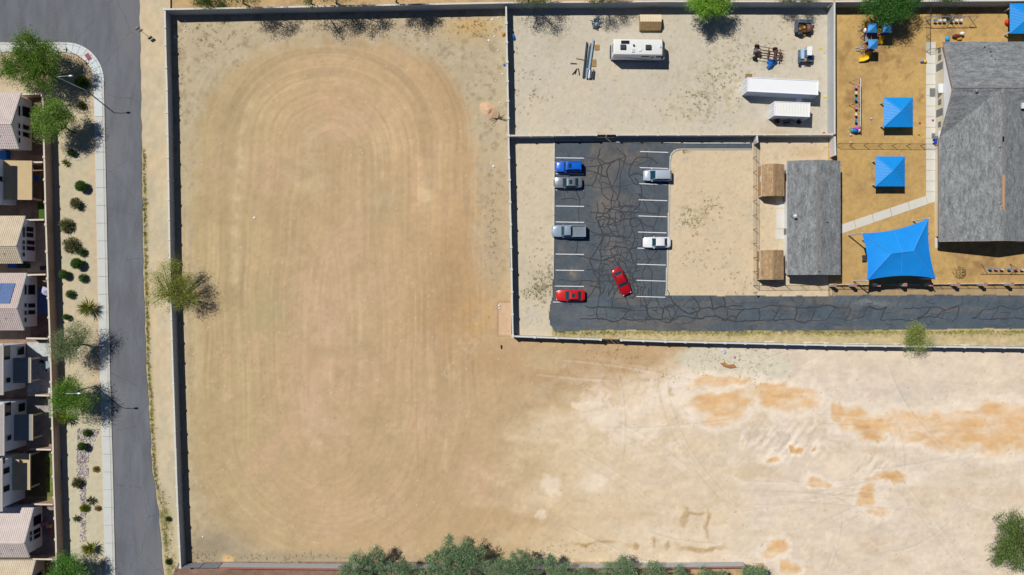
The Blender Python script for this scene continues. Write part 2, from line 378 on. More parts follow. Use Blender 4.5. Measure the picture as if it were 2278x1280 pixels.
W1 = [(366.5, 21), (368, 100), (371, 200), (374.4, 400), (378, 620), (383.6, 800), (388.7, 960), (394.5, 1125), (401, 1262)]
w1g = [gp(u, v, 1.83) for u, v in W1]
def lot_col(u, v):
    n1 = fbm(u / 95, v / 95, 3, 4); n2 = fbm(u / 26, v / 26, 9, 4); n3 = fbm(u / 7, v / 7, 21, 3)
    C = np.tile(np.array([[195., 168., 131.]]), (len(u), 1))
    C = mixc(C, (188, 168, 128), sst(760, 420, u) * 0.75)
    C = mixc(C, (202, 171, 130), sst(820, 1060, u) * 0.7 * sst(900, 700, v))
    C = mixc(C, (204, 172, 140), sst(0.0, 0.9, n1) * 0.7)
    C = mixc(C, (180, 156, 120), sst(0.1, 1.0, -n1) * 0.5)
    # graded loop: distance from the spine of the oval
    sx = np.interp(v, [330, 960], [745, 728]); sv = np.clip(v, 330, 960)
    d = np.hypot((u - sx) * np.where(u < sx, .93, 1.0), v - sv); along = sv + np.arcsin(np.clip((v - sv) / np.maximum(d, 1), -1, 1)) * 160
    wob = fbm(along / 170, d / 80, 31, 2) * 6 + fbm(u / 260, v / 260, 33, 2) * 14
    st = fbm((d + wob) / 5.5, along / 210, 41, 3); st2 = fbm((d + wob) / 16, along / 330, 45, 3)
    loop = sst(400, 290, d) * sst(10, 120, d) * (1 - .75 * sst(760, 960, v)) * (.75 + .5 * sst(740, 900, u) * sst(900, 700, v))
    amod = np.clip(.55 + fbm(u / 110, v / 110, 47, 3) * .9, .12, 1.3)
    C = C * (1 + (st * 0.036 + st2 * 0.044) * loop * amod)[:, None]
    C = C * (1 + (st * 0.02))[:, None]
    for d0, wd, a0, a1, side, amp in ((196, 9, 240, 520, -1, 0.7), (188, 4, 560, 860, -1, 0.5), (196, 6, 520, 700, -1, 0.5), (60, 3, 300, 900, 1, .3), (110, 3, 205, 420, 1, .5), (95, 2.5, 205, 400, 1, .45), (150, 3, 160, 330, 1, .4),
                                      (215, 7, 420, 900, 1, .35), (262, 3, 330, 1100, 1, .22), (300, 3, 420, 1180, -1, .35), (250, 4, 1080, 1230, -1, .35), (276, 3, 1040, 1235, -1, .35), (225, 6, 1000, 1200, -1, .22), (62, 3, 690, 860, 1, .75), (15, 4, 560, 830, -1, .3), (245, 5, 250, 560, 1, .3), (225, 4, 300, 600, 1, .3)):
        m = np.exp(-((d + wob * 0.7 - d0) / wd) ** 2) * sst(a0 - 40, a0 + 40, v) * sst(a1 + 40, a1 - 40, v) * (np.sign(u - sx) == side)
        C = mixc(C, (216, 197, 160), m * amp * np.clip(0.55 + n2 * 0.8, 0, 1))
    C = mixc(C, (206, 170, 138), np.exp(-(((u - 735) / 60) ** 2 + ((v - 230) / 28) ** 2)) * (0.6 + n2 * 0.4))
    for cu, cv, ru, rv, cc, am in ((735, 720, 60, 130, (206, 176, 146), .6), (725, 950, 40, 55, (214, 188, 160), .55), (700, 620, 50, 70, (204, 172, 140), .6), (780, 830, 90, 60, (202, 170, 138), .5), (700, 890, 40, 70, (205, 176, 146), .5),
                                   (1000, 560, 55, 90, (168, 136, 98), .55), (1010, 660, 40, 110, (164, 134, 98), .45), (960, 700, 60, 80, (178, 144, 104), .5), (1060, 690, 40, 90, (206, 164, 112), .6), (980, 470, 60, 120, (208, 174, 128), .5), (1120, 800, 110, 50, (182, 150, 112), .6),
                                   (945, 440, 16, 60, (224, 200, 160), .5), (700, 415, 40, 18, (204, 184, 148), .5), (650, 385, 18, 14, (218, 200, 170), .5), (690, 330, 16, 50, (206, 188, 156), .5), (850, 460, 30, 30, (182, 172, 140), .5), (600, 700, 60, 60, (176, 162, 122), .6)):
        C = mixc(C, cc, np.exp(-(((u - cu) / ru) ** 2 + ((v - cv) / rv) ** 2)) * am * np.clip(0.75 + n2 * 0.7, 0, 1.3))
    # ungraded border (grey soil, stubble)
    qx = np.abs(u - 745) - (312 - 235); qy = np.abs(v - 668) - (572 - 235)
    sd = np.hypot(np.maximum(qx, 0), np.maximum(qy, 0)) + np.minimum(np.maximum(qx, qy), 0) - 235
    bord = sst(-18, 20, sd + n2 * 16) * (1 - sst(560, 720, v) * sst(880, 960, u))
    bord = bord * (1 - .45 * sst(250, 520, v))
    C = mixc(C, (192, 178, 150), bord * 0.85)
    C = mixc(C, (150, 130, 106), bord * sst(0.15, 0.8, fbm(u / 10, v / 10, 77, 3)) * 0.5)
    C = mixc(C, (206, 172, 114), np.exp(-(((u - 1050) / 55) ** 2 + ((v - 62) / 24) ** 2)) * (0.8 + n3 * .3))
    C = mixc(C, (156, 142, 120), np.exp(-(((u - 470) / 70) ** 2 + ((v - 1215) / 32) ** 2)) * 0.9)
    C = mixc(C, (160, 148, 124), sst(1218, 1240, v) * sst(900, 700, u) * .6)
    C = mixc(C, (222, 184, 130), np.exp(-(((u - 507) / 13) ** 4 + ((v - 1244) / 9) ** 4)))
    C = mixc(C, (176, 160, 138), np.exp(-(((u - 1095) / 16) ** 2 + ((v - 540) / 90) ** 2)) * sst(-.3, .4, n2) * .7)
    # pale sand filling the right-hand part
    xb = np.interp(v, [740, 790, 830, 870, 920, 1000, 1080, 1250], [1600, 1520, 1430, 1300, 1190, 1120, 1150, 1175])
    pal = sst(-1.1, 1.5, (u - xb) / 75 + fbm(u / 75, v / 40, 51, 5) * 1.1)
    C = mixc(C, (186, 154, 116), np.exp(-(((u - 1330) / 170) ** 2 + ((v - 812) / 42) ** 2)) * .8)
    C = mixc(C, (200, 180, 144), np.exp(-(((u - 1215) / 60) ** 2 + ((v - 800) / 24) ** 2)) * .7)
    wu0 = fbm(u / 90, v / 90, 73, 3) * 2
    P = np.tile(np.array([[223., 202., 173.]]), (len(u), 1)); P = mixc(P, (217, 194, 158), sst(1480, 1250, u + n1 * 60) * .7)
    P = mixc(P, (223, 206, 185), sst(1560, 1760, u + n1 * 90))
    P = mixc(P, (232, 213, 188), sst(0.0, 0.9, fbm(u / 110, v / 60, 61, 3)) * .7)
    P = mixc(P, (212, 188, 154), sst(0.15, 0.95, fbm(u / 130, v / 50, 65, 4)) * .5)
    P = P * (1 + fbm(u / 60 + wu0, v / 13 + wu0, 71, 4) * 0.024)[:, None]
    C = C * (1 - np.clip(pal, 0, 1))[:, None] + P * np.clip(pal, 0, 1)[:, None]
    C = mixc(C, (236, 218, 196), np.exp(-(((u - 1350) / 75) ** 2 + ((v - 930) / 36) ** 2)) * np.clip(.5 + n2, 0, 1))
    C = mixc(C, (200, 172, 134), np.exp(-(((u - 1290) / 80) ** 2 + ((v - 905) / 16) ** 2)) * np.clip(.4 + n2, 0, 1))
    wu, wv = fbm(u / 38, v / 38, 81, 5) * 24 + fbm(u / 9, v / 9, 83, 3) * 5, fbm(u / 38, v / 38, 91, 5) * 14 + fbm(u / 9, v / 9, 93, 3) * 4
    for cu, cv, ru, rv in ((1340, 930, 60, 26), (1300, 900, 40, 14), (1400, 965, 40, 14), (1470, 905, 55, 30), (1325, 1075, 34, 26), (1235, 1085, 36, 34), (1212, 1142, 18, 16), (1505, 870, 50, 40), (1560, 840, 90, 30)):
        q = np.hypot((u + wu - cu) / ru, (v + wv - cv) / rv); C = mixc(C, (240, 222, 200), sst(1.1, .6, q) * .7)
    C = mixc(C, (192, 162, 118), sst(1.2, .5, np.hypot((u + wu - 1440) / 110, (v + wv - 1214) / 12)) * .5 * sst(-.1, .6, n2))
    for cu, cv, ru, rv in ((1522, 1150, 9, 26), (1576, 1165, 5, 36), (1545, 1140, 26, 5), (1410, 1215, 7, 10), (1455, 1212, 5, 12), (1482, 1215, 6, 10), (1300, 1210, 30, 5), (1350, 1208, 22, 5), (1560, 1222, 60, 7), (1495, 870, 6, 12), (1860, 905, 8, 16), (1705, 1218, 10, 5)):
        q = np.hypot((u + wu * .35 - cu) / ru, (v + wv * .5 - cv) / rv); C = mixc(C, (178, 148, 106), sst(1.3, .4, q) * .75)
    grey = np.maximum(np.exp(-(((u - 1735) / 85) ** 2 + ((v - 975) / 32) ** 2)), np.exp(-(((u - 1995) / 90) ** 2 + ((v - 885) / 24) ** 2)))
    C = mixc(C, (204, 193, 177), grey * np.clip(.6 + n2 * .7, 0, 1))
    C = mixc(C, (214, 208, 186), np.maximum(sst(1.15, .7, np.hypot((u + wu - 1590) / 95, (v + wv * .5 - 800) / 30)), sst(1.2, .6, np.hypot((u + wu - 1700) / 60, (v + wv - 818) / 38))) * .85)
    rdg = 1 - np.abs(fbm((u + wu) / 70, (v + wv) / 44, 161, 4)) * 2.2; rdg2 = 1 - np.abs(fbm((u + wu) / 40, (v + wv) / 22, 163, 4)) * 2.4
    reg = np.clip(np.exp(-(((u - 1420) / 190) ** 2 + ((v - 905) / 85) ** 2)) + np.exp(-(((u - 1760) / 170) ** 2 + ((v - 930) / 95) ** 2)) + .35 * sst(1250, 1500, u) * sst(790, 850, v), 0, 1)
    C = mixc(C, (242, 226, 210), sst(.35, .95, rdg) * reg * .6); C = mixc(C, (238, 218, 196), sst(.5, 1, rdg2) * reg * .4)
    C = mixc(C, (232, 200, 164), sst(.1, .8, fbm(u / 80, v / 44, 167, 4)) * np.exp(-(((u - 1680) / 150) ** 2 + ((v - 890) / 60) ** 2)) * .6)
    org = np.zeros(len(u)); rim = np.zeros(len(u))
    for cu, cv, ru, rv, rot in ((1618, 908, 70, 36, -.35), (1690, 868, 60, 20, -.2), (1600, 850, 70, 16, -.1), (1870, 915, 26, 18, .6), (1575, 900, 50, 24, 0), (1765, 890, 62, 34, 0), (1720, 880, 40, 26, -.3), (1935, 945, 62, 36, .3), (2040, 945, 95, 36, 0), (2120, 965, 90, 44, .1), (2215, 955, 110, 68, 0), (2330, 955, 110, 66, 0), (1938, 1095, 24, 34, .3), (1955, 1138, 24, 16, .2),
                                (1990, 1060, 46, 17, -.1), (1828, 1074, 28, 13, .2), (1722, 1020, 15, 8, .3), (1767, 998, 9, 12, 0), (1818, 1003, 9, 7, 0), (1722, 1225, 32, 22, -.4), (1757, 1262, 22, 16, .4), (1650, 985, 10, 9, .3)):
        a, b = u + wu * .8 - cu, v + wv * .8 - cv; ca, sa = math.cos(rot), math.sin(rot)
        q = np.hypot((a * ca + b * sa) / ru, (-a * sa + b * ca) / rv)
        org = np.maximum(org, sst(1.10, .58, q)); rim = np.maximum(rim, sst(1.0 + 12.0 / min(ru, rv) + .15, .95, q))
    C = mixc(C, (240, 225, 206), rim * .9)
    ton = np.clip(.75 + fbm(u / 45, v / 16, 101, 4) * .55, 0.05, 1)
    C = mixc(C, (226, 184, 135), org * ton); C = mixc(C, (210, 164, 114), org * sst(.2, .9, fbm(u / 60, v / 18, 111, 3)) * .55)
    lr = random.Random(77)
    for k in range(34):
        a0 = lr.uniform(1180, 2200); b0 = lr.uniform(790, 1240); th = lr.gauss(0, .28) + (0 if k % 4 else 1.2); L_ = lr.uniform(80, 330); cv_ = lr.gauss(0, .0009); ca, sa = math.cos(th), math.sin(th)
        x_ = (u - a0) * ca + (v - b0) * sa; y_ = -(u - a0) * sa + (v - b0) * ca - cv_ * x_ * x_
        w_ = sst(-8, 20, x_) * sst(L_ + 8, L_ - 20, x_)
        ln = (np.exp(-(y_ / 1.6) ** 2) + np.exp(-((y_ - 21) / 1.6) ** 2) * (k % 3 == 0)) * w_ * (u > 1150) * (v > 775)
        C = C * (1 - ln * lr.uniform(.03, .075))[:, None]
        C = mixc(C, (240, 226, 208), np.exp(-((y_ - 3.4) / 1.8) ** 2) * w_ * (u > 1150) * (v > 775) * .35)
    for k in range(46):
        a0 = lr.uniform(420, 1075); b0 = lr.uniform(380, 980); L_ = lr.uniform(40, 260); w0 = lr.uniform(.9, 2.2); sl = lr.gauss(0, .02); am = lr.uniform(.15, .5)
        ln = np.exp(-((u - a0 - sl * (v - b0) + n2 * 1.2) / w0) ** 2) * sst(b0 - 6, b0 + 14, v) * sst(b0 + L_ + 6, b0 + L_ - 14, v)
        C = mixc(C, (220, 200, 166) if k % 3 else (160, 134, 100), ln * am * np.clip(.5 + n2 * .8, .1, 1))
    for k in range(40):
        a0, b0, ra = lr.uniform(450, 1060), lr.uniform(480, 1180), lr.uniform(10, 34)
        C = mixc(C, ((212, 186, 156), (206, 172, 140), (176, 150, 116))[k % 3], sst(1.1, .3, np.hypot((u + n2 * 9 - a0) / ra, (v + n1 * 9 - b0) / (ra * lr.uniform(.6, 1.8)))) * .35 * np.clip(.5 + n3, .1, 1.2))
    # rectangular dug pit strip
    rect = ((u > 1106) & (u < 1139) & (v > 672) & (v < 748)); C = mixc(C, (216, 182, 150), rect * .9)
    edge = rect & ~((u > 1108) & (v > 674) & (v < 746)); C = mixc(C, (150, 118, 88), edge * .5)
    C = C * (1 + n3 * 0.030 + n2 * 0.026)[:, None]
    sp = _h(np.floor(u / 2.5), np.floor(v / 2.5), 5); C = mixc(C, (232, 220, 200), (sp > .9990) * .6); C = mixc(C, (120, 98, 76), ((sp > .9962) & (sp < .998)) * .35)
    return C
def lot_z(u, v):
    sx = np.interp(v, [330, 960], [745, 728]); sv = np.clip(v, 330, 960)
    d = np.hypot((u - sx) * np.where(u < sx, .93, 1.0), v - sv); along = sv + np.arcsin(np.clip((v - sv) / np.maximum(d, 1), -1, 1)) * 160
    wob = fbm(along / 170, d / 80, 31, 2) * 6 + fbm(u / 260, v / 260, 33, 2) * 14
    z = fbm((d + wob) / 5.5, along / 210, 41, 3) * 0.018 * sst(400, 290, d) * (1 - .55 * sst(820, 1000, v)) + fbm(u / 12, v / 12, 121, 4) * 0.022
    rg = np.maximum(np.exp(-(((u - 1740) / 95) ** 2 + ((v - 985) / 42) ** 2)), np.exp(-(((u - 1950) / 50) ** 2 + ((v - 1030) / 32) ** 2)))
    z = z + fbm((u + v * .8) / 11, (u - v) / 60, 131, 3) * 0.11 * rg
    z = z + fbm(u / 30, v / 10, 141, 4) * 0.03 * sst(1150, 1300, u)
    rect = ((u > 1106) & (u < 1139) & (v > 672) & (v < 748)); return z - rect * .05
zone('dirt_lot', w1g + [(1700, 1258), (1720, 1330), (2420, 1330), (2420, 773), (1139, 749), (1131, 302), (1125, 8), (760, 14)], 2.7, lot_col, lot_z, soil_mat('soil_lot', .7, 2.6, .15, 7), 0.0, label='bare graded dirt lot with curved tyre tracks and pale sand')

def gravel_col(u, v):
    n1 = fbm(u / 80, v / 80, 203, 4); n2 = fbm(u / 18, v / 18, 205, 4); n3 = fbm(u / 5, v / 5, 207, 2)
    C = np.tile(np.array([[204., 194., 175.]]), (len(u), 1))
    C = mixc(C, (212, 196, 168), sst(300, 330, v) * .8)
    C = mixc(C, (216, 195, 163), sst(1480, 1500, u) * sst(310, 330, v))
    C = mixc(C, (194, 185, 164), sst(0, .9, n1) * .6); C = mixc(C, (214, 198, 172), sst(0, .9, -n1) * .5)
    C = mixc(C, (178, 158, 128), sst(.5, 1.1, n2) * .45)
    C = mixc(C, (200, 172, 134), np.exp(-(((u - 1800) / 50) ** 2 + ((v - 340) / 16) ** 2)) * .7)
    C = mixc(C, (188, 160, 120), np.exp(-(((u - 1725) / 36) ** 2 + ((v - 300) / 9) ** 2)) * .7)
    C = mixc(C, (198, 178, 146), np.exp(-(((u - 1420) / 60) ** 2 + ((v - 34) / 5) ** 2)) * .9)
    for cu, cv, ru, rv in ((1600, 170, 60, 70), (1560, 235, 60, 50), (1540, 480, 34, 40), (1200, 640, 34, 36), (1700, 130, 60, 40)):
        C = mixc(C, (166, 164, 122), np.exp(-(((u - cu) / ru) ** 2 + ((v - cv) / rv) ** 2)) * sst(.1, .8, fbm(u / 9, v / 9, 211, 3)) * .55)
    C = mixc(C, (204, 196, 180), np.exp(-(((u - 1185) / 30) ** 2 + ((v - 700) / 34) ** 2)) * .7)
    sp = _h(np.floor(u / 3), np.floor(v / 3), 15); C = mixc(C, (140, 118, 92), (sp > .985) * .35)
    return C * (1 + n3 * .03)[:, None]
zone('gravel_yard', [(1124, 8), (1850, 8), (1850, 660), (1850, 700), (2400, 700), (2400, 776), (1139, 752)], 3.0, gravel_col, lambda u, v: fbm(u / 9, v / 9, 221, 3) * .012 - .04 * ((v > 727) & (u > 1231)), soil_mat('soil_gravel', .6, 6, .12, 10), 0.004, label='pale gravel yard behind block walls')

def grass_col(u, v):
    n1 = fbm(u / 40, v / 12, 233, 4); n2 = fbm(u / 9, v / 9, 235, 3)
    C = np.tile(np.array([[196., 178., 136.]]), (len(u), 1))
    C = mixc(C, (180, 170, 108), sst(750, 738, v + n1 * 8) * .6); C = mixc(C, (206, 186, 146), sst(0, .8, n1) * .7); C = mixc(C, (170, 158, 132), sst(.2, .9, -n1) * .6)
    C = mixc(C, (208, 184, 150), sst(2140, 2200, u) * sst(2260, 2230, u) * sst(-.2, .5, n2) * .6)
    return C * (1 + n2 * .07)[:, None]
zone('grass_verge', [(1228, 725), (2400, 725), (2400, 775), (1600, 760), (1228, 751)], 2.2, grass_col, lambda u, v: fbm(u / 6, v / 6, 239, 3) * .012, soil_mat('soil_grass', .8, 9, .2, 14), 0.004, label='dry grass strip between the driveway and the block wall')

def mulch_col(u, v):
    n1 = fbm(u / 60, v / 60, 243, 4); n2 = fbm(u / 16, v / 16, 245, 3); n3 = fbm(u / 5, v / 5, 247, 2)
    C = np.tile(np.array([[195., 161., 104.]]), (len(u), 1))
    C = mixc(C, (204, 170, 110), sst(0, .9, n1) * .8); C = mixc(C, (180, 147, 98), sst(.0, .9, -n1) * .6)
    C = mixc(C, (146, 114, 78), sst(.45, 1.1, n2) * .5)
    for cu, cv, ru, rv in ((1893, 235, 26, 55), (2180, 575, 80, 40), (1890, 120, 40, 26), (2150, 20, 60, 14), (1950, 120, 60, 30), (2110, 72, 25, 10)):
        C = mixc(C, (150, 118, 80), np.exp(-(((u - cu) / ru) ** 2 + ((v - cv) / rv) ** 2)) * np.clip(.4 + n2 * .9, 0, .8))
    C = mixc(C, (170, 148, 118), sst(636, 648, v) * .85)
    return C * (1 + n3 * .05)[:, None]
zone('playground_mulch', [(1842, 6), (2420, 4), (2420, 662), (1842, 662)], 3.0, mulch_col, lambda u, v: fbm(u / 10, v / 10, 251, 3) * .025, soil_mat('soil_mulch', .8, 7, .2, 12), 0.012, label='golden wood mulch covering the playground')

def verge_col(u, v):
    n1 = fbm(u / 30, v / 60, 253, 4); n2 = fbm(u / 8, v / 12, 255, 3)
    C = np.tile(np.array([[206., 190., 160.]]), (len(u), 1))
    C = mixc(C, (190, 180, 154), sst(0, .8, n1) * .7); C = mixc(C, (214, 190, 154), sst(0, .8, -n1) * .6)
    re = np.interp(v, [30, 320, 600, 800, 900, 1040, 1130, 1280], [309, 315, 319, 325, 331, 338, 352, 370])
    e = u - re
    C = mixc(C, (160, 150, 92), np.exp(-((e - 6) / 6) ** 2) * sst(300, 430, v) * np.clip(.6 + n2, 0, 1) * .85)
    C = mixc(C, (136, 134, 88), np.exp(-((e - 14) / 12) ** 2) * sst(1090, 1150, v) * np.clip(.6 + n2, 0, 1))
    C = mixc(C, (214, 186, 146), np.exp(-((u - np.interp(v, [0, 1280], [378, 408])) / 8) ** 2) * .6)
    return C * (1 + n2 * .04)[:, None]
zone('street_verge', [(298, -60), (384, -60), (378, 21)] + w1g + [(420, 1330), (330, 1330), (300, 600)], 2.6, verge_col, lambda u, v: fbm(u / 9, v / 9, 261, 3) * .015, soil_mat('soil_verge', .6, 5, .14, 10), -0.022, label='bare dirt verge between the street and the long block wall')

def strip_col(u, v):
    n1 = fbm(u / 30, v / 30, 263, 4); n2 = fbm(u / 7, v / 7, 265, 3)
    C = np.tile(np.array([[203., 188., 158.]]), (len(u), 1))
    C = mixc(C, (192, 184, 160), sst(0, .8, n1) * .7); C = mixc(C, (208, 180, 146), np.exp(-((u - np.interp(v, [0, 1280], [208, 228])) / 12) ** 2) * .5)
    C = mixc(C, (168, 152, 126), sst(.5, 1, n2) * .35); C = mixc(C, (198, 196, 174), sst(880, 960, v) * .5)
    C = mixc(C, (190, 166, 134), sst(230, 150, v) * .7)
    return C * (1 + n2 * .04)[:, None]
zone('planting_strip', [(60, 100), (240, 100), (240, 600), (262, 1330), (100, 1330), (100, 700), (90, 400), (90, 222), (-200, 222), (-200, 100)], 2.6, strip_col, lambda u, v: fbm(u / 8, v / 8, 271, 3) * .02, soil_mat('soil_verge'), 0.006, label='gravelled planting strip beside the pavement')

def yard_col(u, v):
    n1 = fbm(u / 26, v / 26, 273, 4); n2 = fbm(u / 7, v / 7, 275, 3)
    C = np.tile(np.array([[118., 98., 82.]]), (len(u), 1))
    C = mixc(C, (150, 128, 104), sst(0, .8, n1) * .5)
    def rc(u0, v0, u1, v1, c, a=1.0):
        nonlocal C
        C = mixc(C, c, ((u > u0) & (u < u1) & (v > v0) & (v < v1)) * a)
    rc(96, 377, 116, 480, (52, 74, 30)); rc(84, 450, 102, 490, (52, 74, 30)); rc(60, 497, 120, 606, (150, 138, 124)); rc(60, 205, 120, 345, (96, 82, 74))
    rc(60, 760, 150, 880, (150, 152, 152)); rc(112, 886, 150, 985, (74, 124, 40)); rc(60, 886, 112, 996, (128, 122, 118)); rc(60, 1003, 140, 1105, (86, 78, 58))
    C = mixc(C, (84, 102, 44), ((u > 100) & (u < 140) & (v > 1010) & (v < 1112)) * np.clip(.5 + n2, 0, 1))
    C = C * 1.0
    rc(70, 640, 140, 700, (70, 92, 130)); rc(70, 700, 140, 752, (96, 80, 76)); rc(70, 1130, 150, 1240, (110, 104, 106))
    return np.clip(C * 1.28, 0, 235) * (1 + n2 * .08)[:, None]
zone('backyards', [(-260, 214), (114, 214), (118, 600), (126, 740), (136, 1000), (144, 1330), (-260, 1330)], 2.6, yard_col, None, soil_mat('soil_yard', .6, 6, .2, 10), 0.06, label='fenced back yards of the row of houses')
def north_col(u, v):
    n1 = fbm(u / 30, v / 20, 283, 4); n2 = fbm(u / 8, v / 8, 285, 3)
    C = np.tile(np.array([[196., 166., 122.]]), (len(u), 1)); C = mixc(C, (168, 140, 104), sst(0, .8, n1) * .7); return C * (1 + n2 * .08)[:, None]
zone('north_strip', [(384, -120), (2420, -120), (2420, 20), (1860, 22), (1125, 24), (384, 38)], 4, north_col, None, soil_mat('soil_yard'), -0.03, label='brown mulch bed along the north wall')
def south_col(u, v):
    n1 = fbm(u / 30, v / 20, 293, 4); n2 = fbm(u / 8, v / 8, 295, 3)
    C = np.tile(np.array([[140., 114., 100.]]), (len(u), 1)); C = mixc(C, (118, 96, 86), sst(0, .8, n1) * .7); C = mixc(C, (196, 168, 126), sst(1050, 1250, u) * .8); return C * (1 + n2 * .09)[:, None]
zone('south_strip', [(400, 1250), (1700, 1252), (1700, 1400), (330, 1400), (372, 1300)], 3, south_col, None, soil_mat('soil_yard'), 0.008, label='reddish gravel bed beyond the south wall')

# ------------------------------------------------------------------ street, kerb, pavement
M_road = asphalt_mat('street_asphalt', (109, 112, 119), (118, 119, 124), (92, 92, 98), 0.12, 0, 0.055, 0.1, (1.6, 0.35, 1))
_unused = None #, (82, 89, 98), (108, 105, 103), (56, 62, 70), 0.4, 1.0, 0.13, 0.16)
_unused = None #, (75, 84, 95), (90, 90, 90), (46, 52, 60), 0.36, 0, 0.11, 0.2, (0.5, 1.4, 1))
redge = wig([(308, -60), (310, 30), (312, 100), (315, 320), (319, 600), (325, 800), (331, 900), (338, 1040), (352, 1130), (361, 1250), (372, 1330)], 1.6, 8, 3)
arc = [(148 + 84 * math.sin(t), 181 - 86 * math.cos(t)) for t in np.linspace(0, math.pi / 2, 12)]
street_poly = redge + [(259.5, 1330), (257.5, 1280), (252, 1040), (246.5, 860), (241, 620), (237, 420), (233.5, 250)] + arc[::-1] + [(-260, 95), (-260, -60)]
street = tag(sheet('street', street_poly, 0.024, M_road), 'grey asphalt street turning at the corner', None, None, 'structure')
# patched pale streaks where the street was scraped
M_cc = mat('pavement_concrete', (206, 207, 203), 0.9, 0.05, 0.7, 0.15, 9); M_cc2 = mat('pavement_concrete_new', (214, 220, 221), 0.9, 0.04, 0.7, 0.15, 9)
M_kerb = mat('kerb_concrete', (198, 197, 188), 0.9, 0.08, 0.8); M_red = mat('tactile_red', (158, 98, 104), 0.9, 0.08, 3)
pv = bpy.data.objects.new('pavement', None); col.objects.link(pv); tag(pv, 'pale concrete pavement with kerb along the street', None, None, 'structure'); ORG[pv] = Matrix.Identity(4)
kl = [(233.5, 250), (237, 420), (241, 620), (246.5, 860), (252, 1040), (257.5, 1280), (259.5, 1330)]     # kerb face
def kx(v, pts=kl): return float(interp(v, [(p[1], p[0]) for p in pts]))
def quadprism(pts, z0, z1, name, m, parent):
    return MB().prism([G(*p)[:2] for p in pts], z0, z1).build(name, m, parent)
v = 181.0; i = 0
while v < 1330:
    L = 39.5; a, b = v + .35, v + L - .35
    f = lambda y: kx(max(y, 250)) if y > 250 else 232 + (y - 181) / 69 * 1.5
    quadprism([(f(a) - 23, a), (f(a) - 5.2, a), (f(b) - 5.2, b), (f(b) - 23, b)], -.02, .12, 'slab', M_cc2 if i in (0, 1) else M_cc, pv)
    quadprism([(f(a) - 4.6, a), (f(a), a), (f(b), b), (f(b) - 4.6, b)], -.02, .125 if i % 3 else .122, 'kerb_stone', M_kerb, pv)
    v += L; i += 1
N = 8
for k in range(N):                      # corner ramp slabs
    t0, t1 = math.pi / 2 * k / N + .006, math.pi / 2 * (k + 1) / N - .006
    P = lambda t, r, dy: (148 + (84 - r) * math.sin(t), 181 - (86 - r) * math.cos(t))
    quadprism([P(t0, 0, 0), P(t1, 0, 0), P(t1, 4.4, 0), P(t0, 4.4, 0)], -.02, .10, 'kerb_stone', M_cc2, pv)
    quadprism([P(t0, 5, 0), P(t1, 5, 0), P(t1, 22.5, 0), P(t0, 22.5, 0)], -.02, .115, 'slab', M_cc2, pv)
u = 148.0
while u > -200:
    quadprism([(u - .35, 100), (u - 39, 100), (u - 39, 117), (u - .35, 117)], -.02, .12, 'slab', M_cc, pv)
    quadprism([(u - .35, 95), (u - 39, 95), (u - 39, 99.4), (u - .35, 99.4)], -.02, .124, 'kerb_stone', M_kerb, pv); u -= 39.5
c = G(197.5, 127.5); MB().box((c[0], c[1], .122), (0.75, 1.25, .012), math.radians(35)).build('tactile_pad', M_red, pv)
# narrow planting-side concrete landing near the lower hydrant
# ------------------------------------------------------------------ parking lot
top = wig([(1234, 316), (1500, 316), (1673, 317)], .6, 12, 5)
pl = top + [(1673, 331), (1512, 331), (1500, 334), (1491, 343), (1488.5, 358), (1486, 480), (1482, 600), (1480, 657)] + wig([(1480, 657.5), (1600, 658), (1760, 659.5), (1880, 658), (2000, 657), (2120, 656), (2278, 657), (2420, 657)], 1.4, 8, 6) + wig([(2420, 733), (2200, 731), (2000, 734), (1860, 736), (1700, 736.5), (1600, 738), (1480, 737), (1400, 734), (1300, 735), (1236, 740), (1224, 722), (1221, 700), (1224, 676), (1230, 650), (1230, 622)], 1.8, 8, 8)
def lot_asphalt(u, v):
    n1 = fbm(u / 46, v / 46, 303, 4); n2 = fbm(u / 14, v / 14, 305, 4); st_ = np.where(v > 655, fbm(u / 70, v / 9, 307, 4), fbm(u / 30, v / 40, 309, 4)); n3 = fbm(u / 4, v / 4, 311, 2)
    C = np.tile(np.array([[87., 95., 103.]]), (len(u), 1)); C = mixc(C, (86, 97, 107), sst(655, 665, v))
    mid = np.where(v < 660, np.exp(-((u - 1368) / 46) ** 2), .6 * sst(2000, 1500, u) + .25)
    C = mixc(C, (108, 104, 101), np.clip(sst(-.15, .75, st_ + n2 * .35 + (mid - .55) * .9), 0, 1) * .8)
    C = mixc(C, (72, 81, 92), sst(.1, .9, -n1) * .6); C = mixc(C, (96, 103, 110), sst(.25, .9, n1) * .5)
    for cu, cv, ru, rv, cc, am in ((1345, 460, 26, 44, (118, 111, 105), .9), (1330, 375, 34, 24, (110, 106, 102), .8), (1390, 350, 50, 14, (116, 108, 100), .6), (1355, 560, 16, 30, (122, 114, 106), .8), (1276, 610, 9, 8, (138, 126, 110), .9), (1300, 700, 60, 26, (100, 108, 116), .8), (1935, 672, 60, 8, (130, 132, 130), .8), (1480, 715, 80, 14, (112, 107, 102), .6), (1590, 700, 60, 20, (106, 104, 102), .5), (1250, 560, 10, 12, (122, 112, 102), .6), (1385, 640, 14, 40, (112, 106, 102), .5)):
        C = mixc(C, cc, np.exp(-(((u + n2 * 10 - cu) / ru) ** 2 + ((v + n2 * 8 - cv) / rv) ** 2)) * am)
    C = mixc(C, (132, 124, 110), np.exp(-np.abs(v - 657.5) / 3) * sst(1490, 1500, u) * .5 * np.clip(.5 + n2, 0, 1)); C = mixc(C, (126, 120, 104), np.exp(-np.abs(v - 736) / 4) * .5 * np.clip(.5 + n2, 0, 1))
    return C * (1 + n3 * .05 + n2 * .03)[:, None]
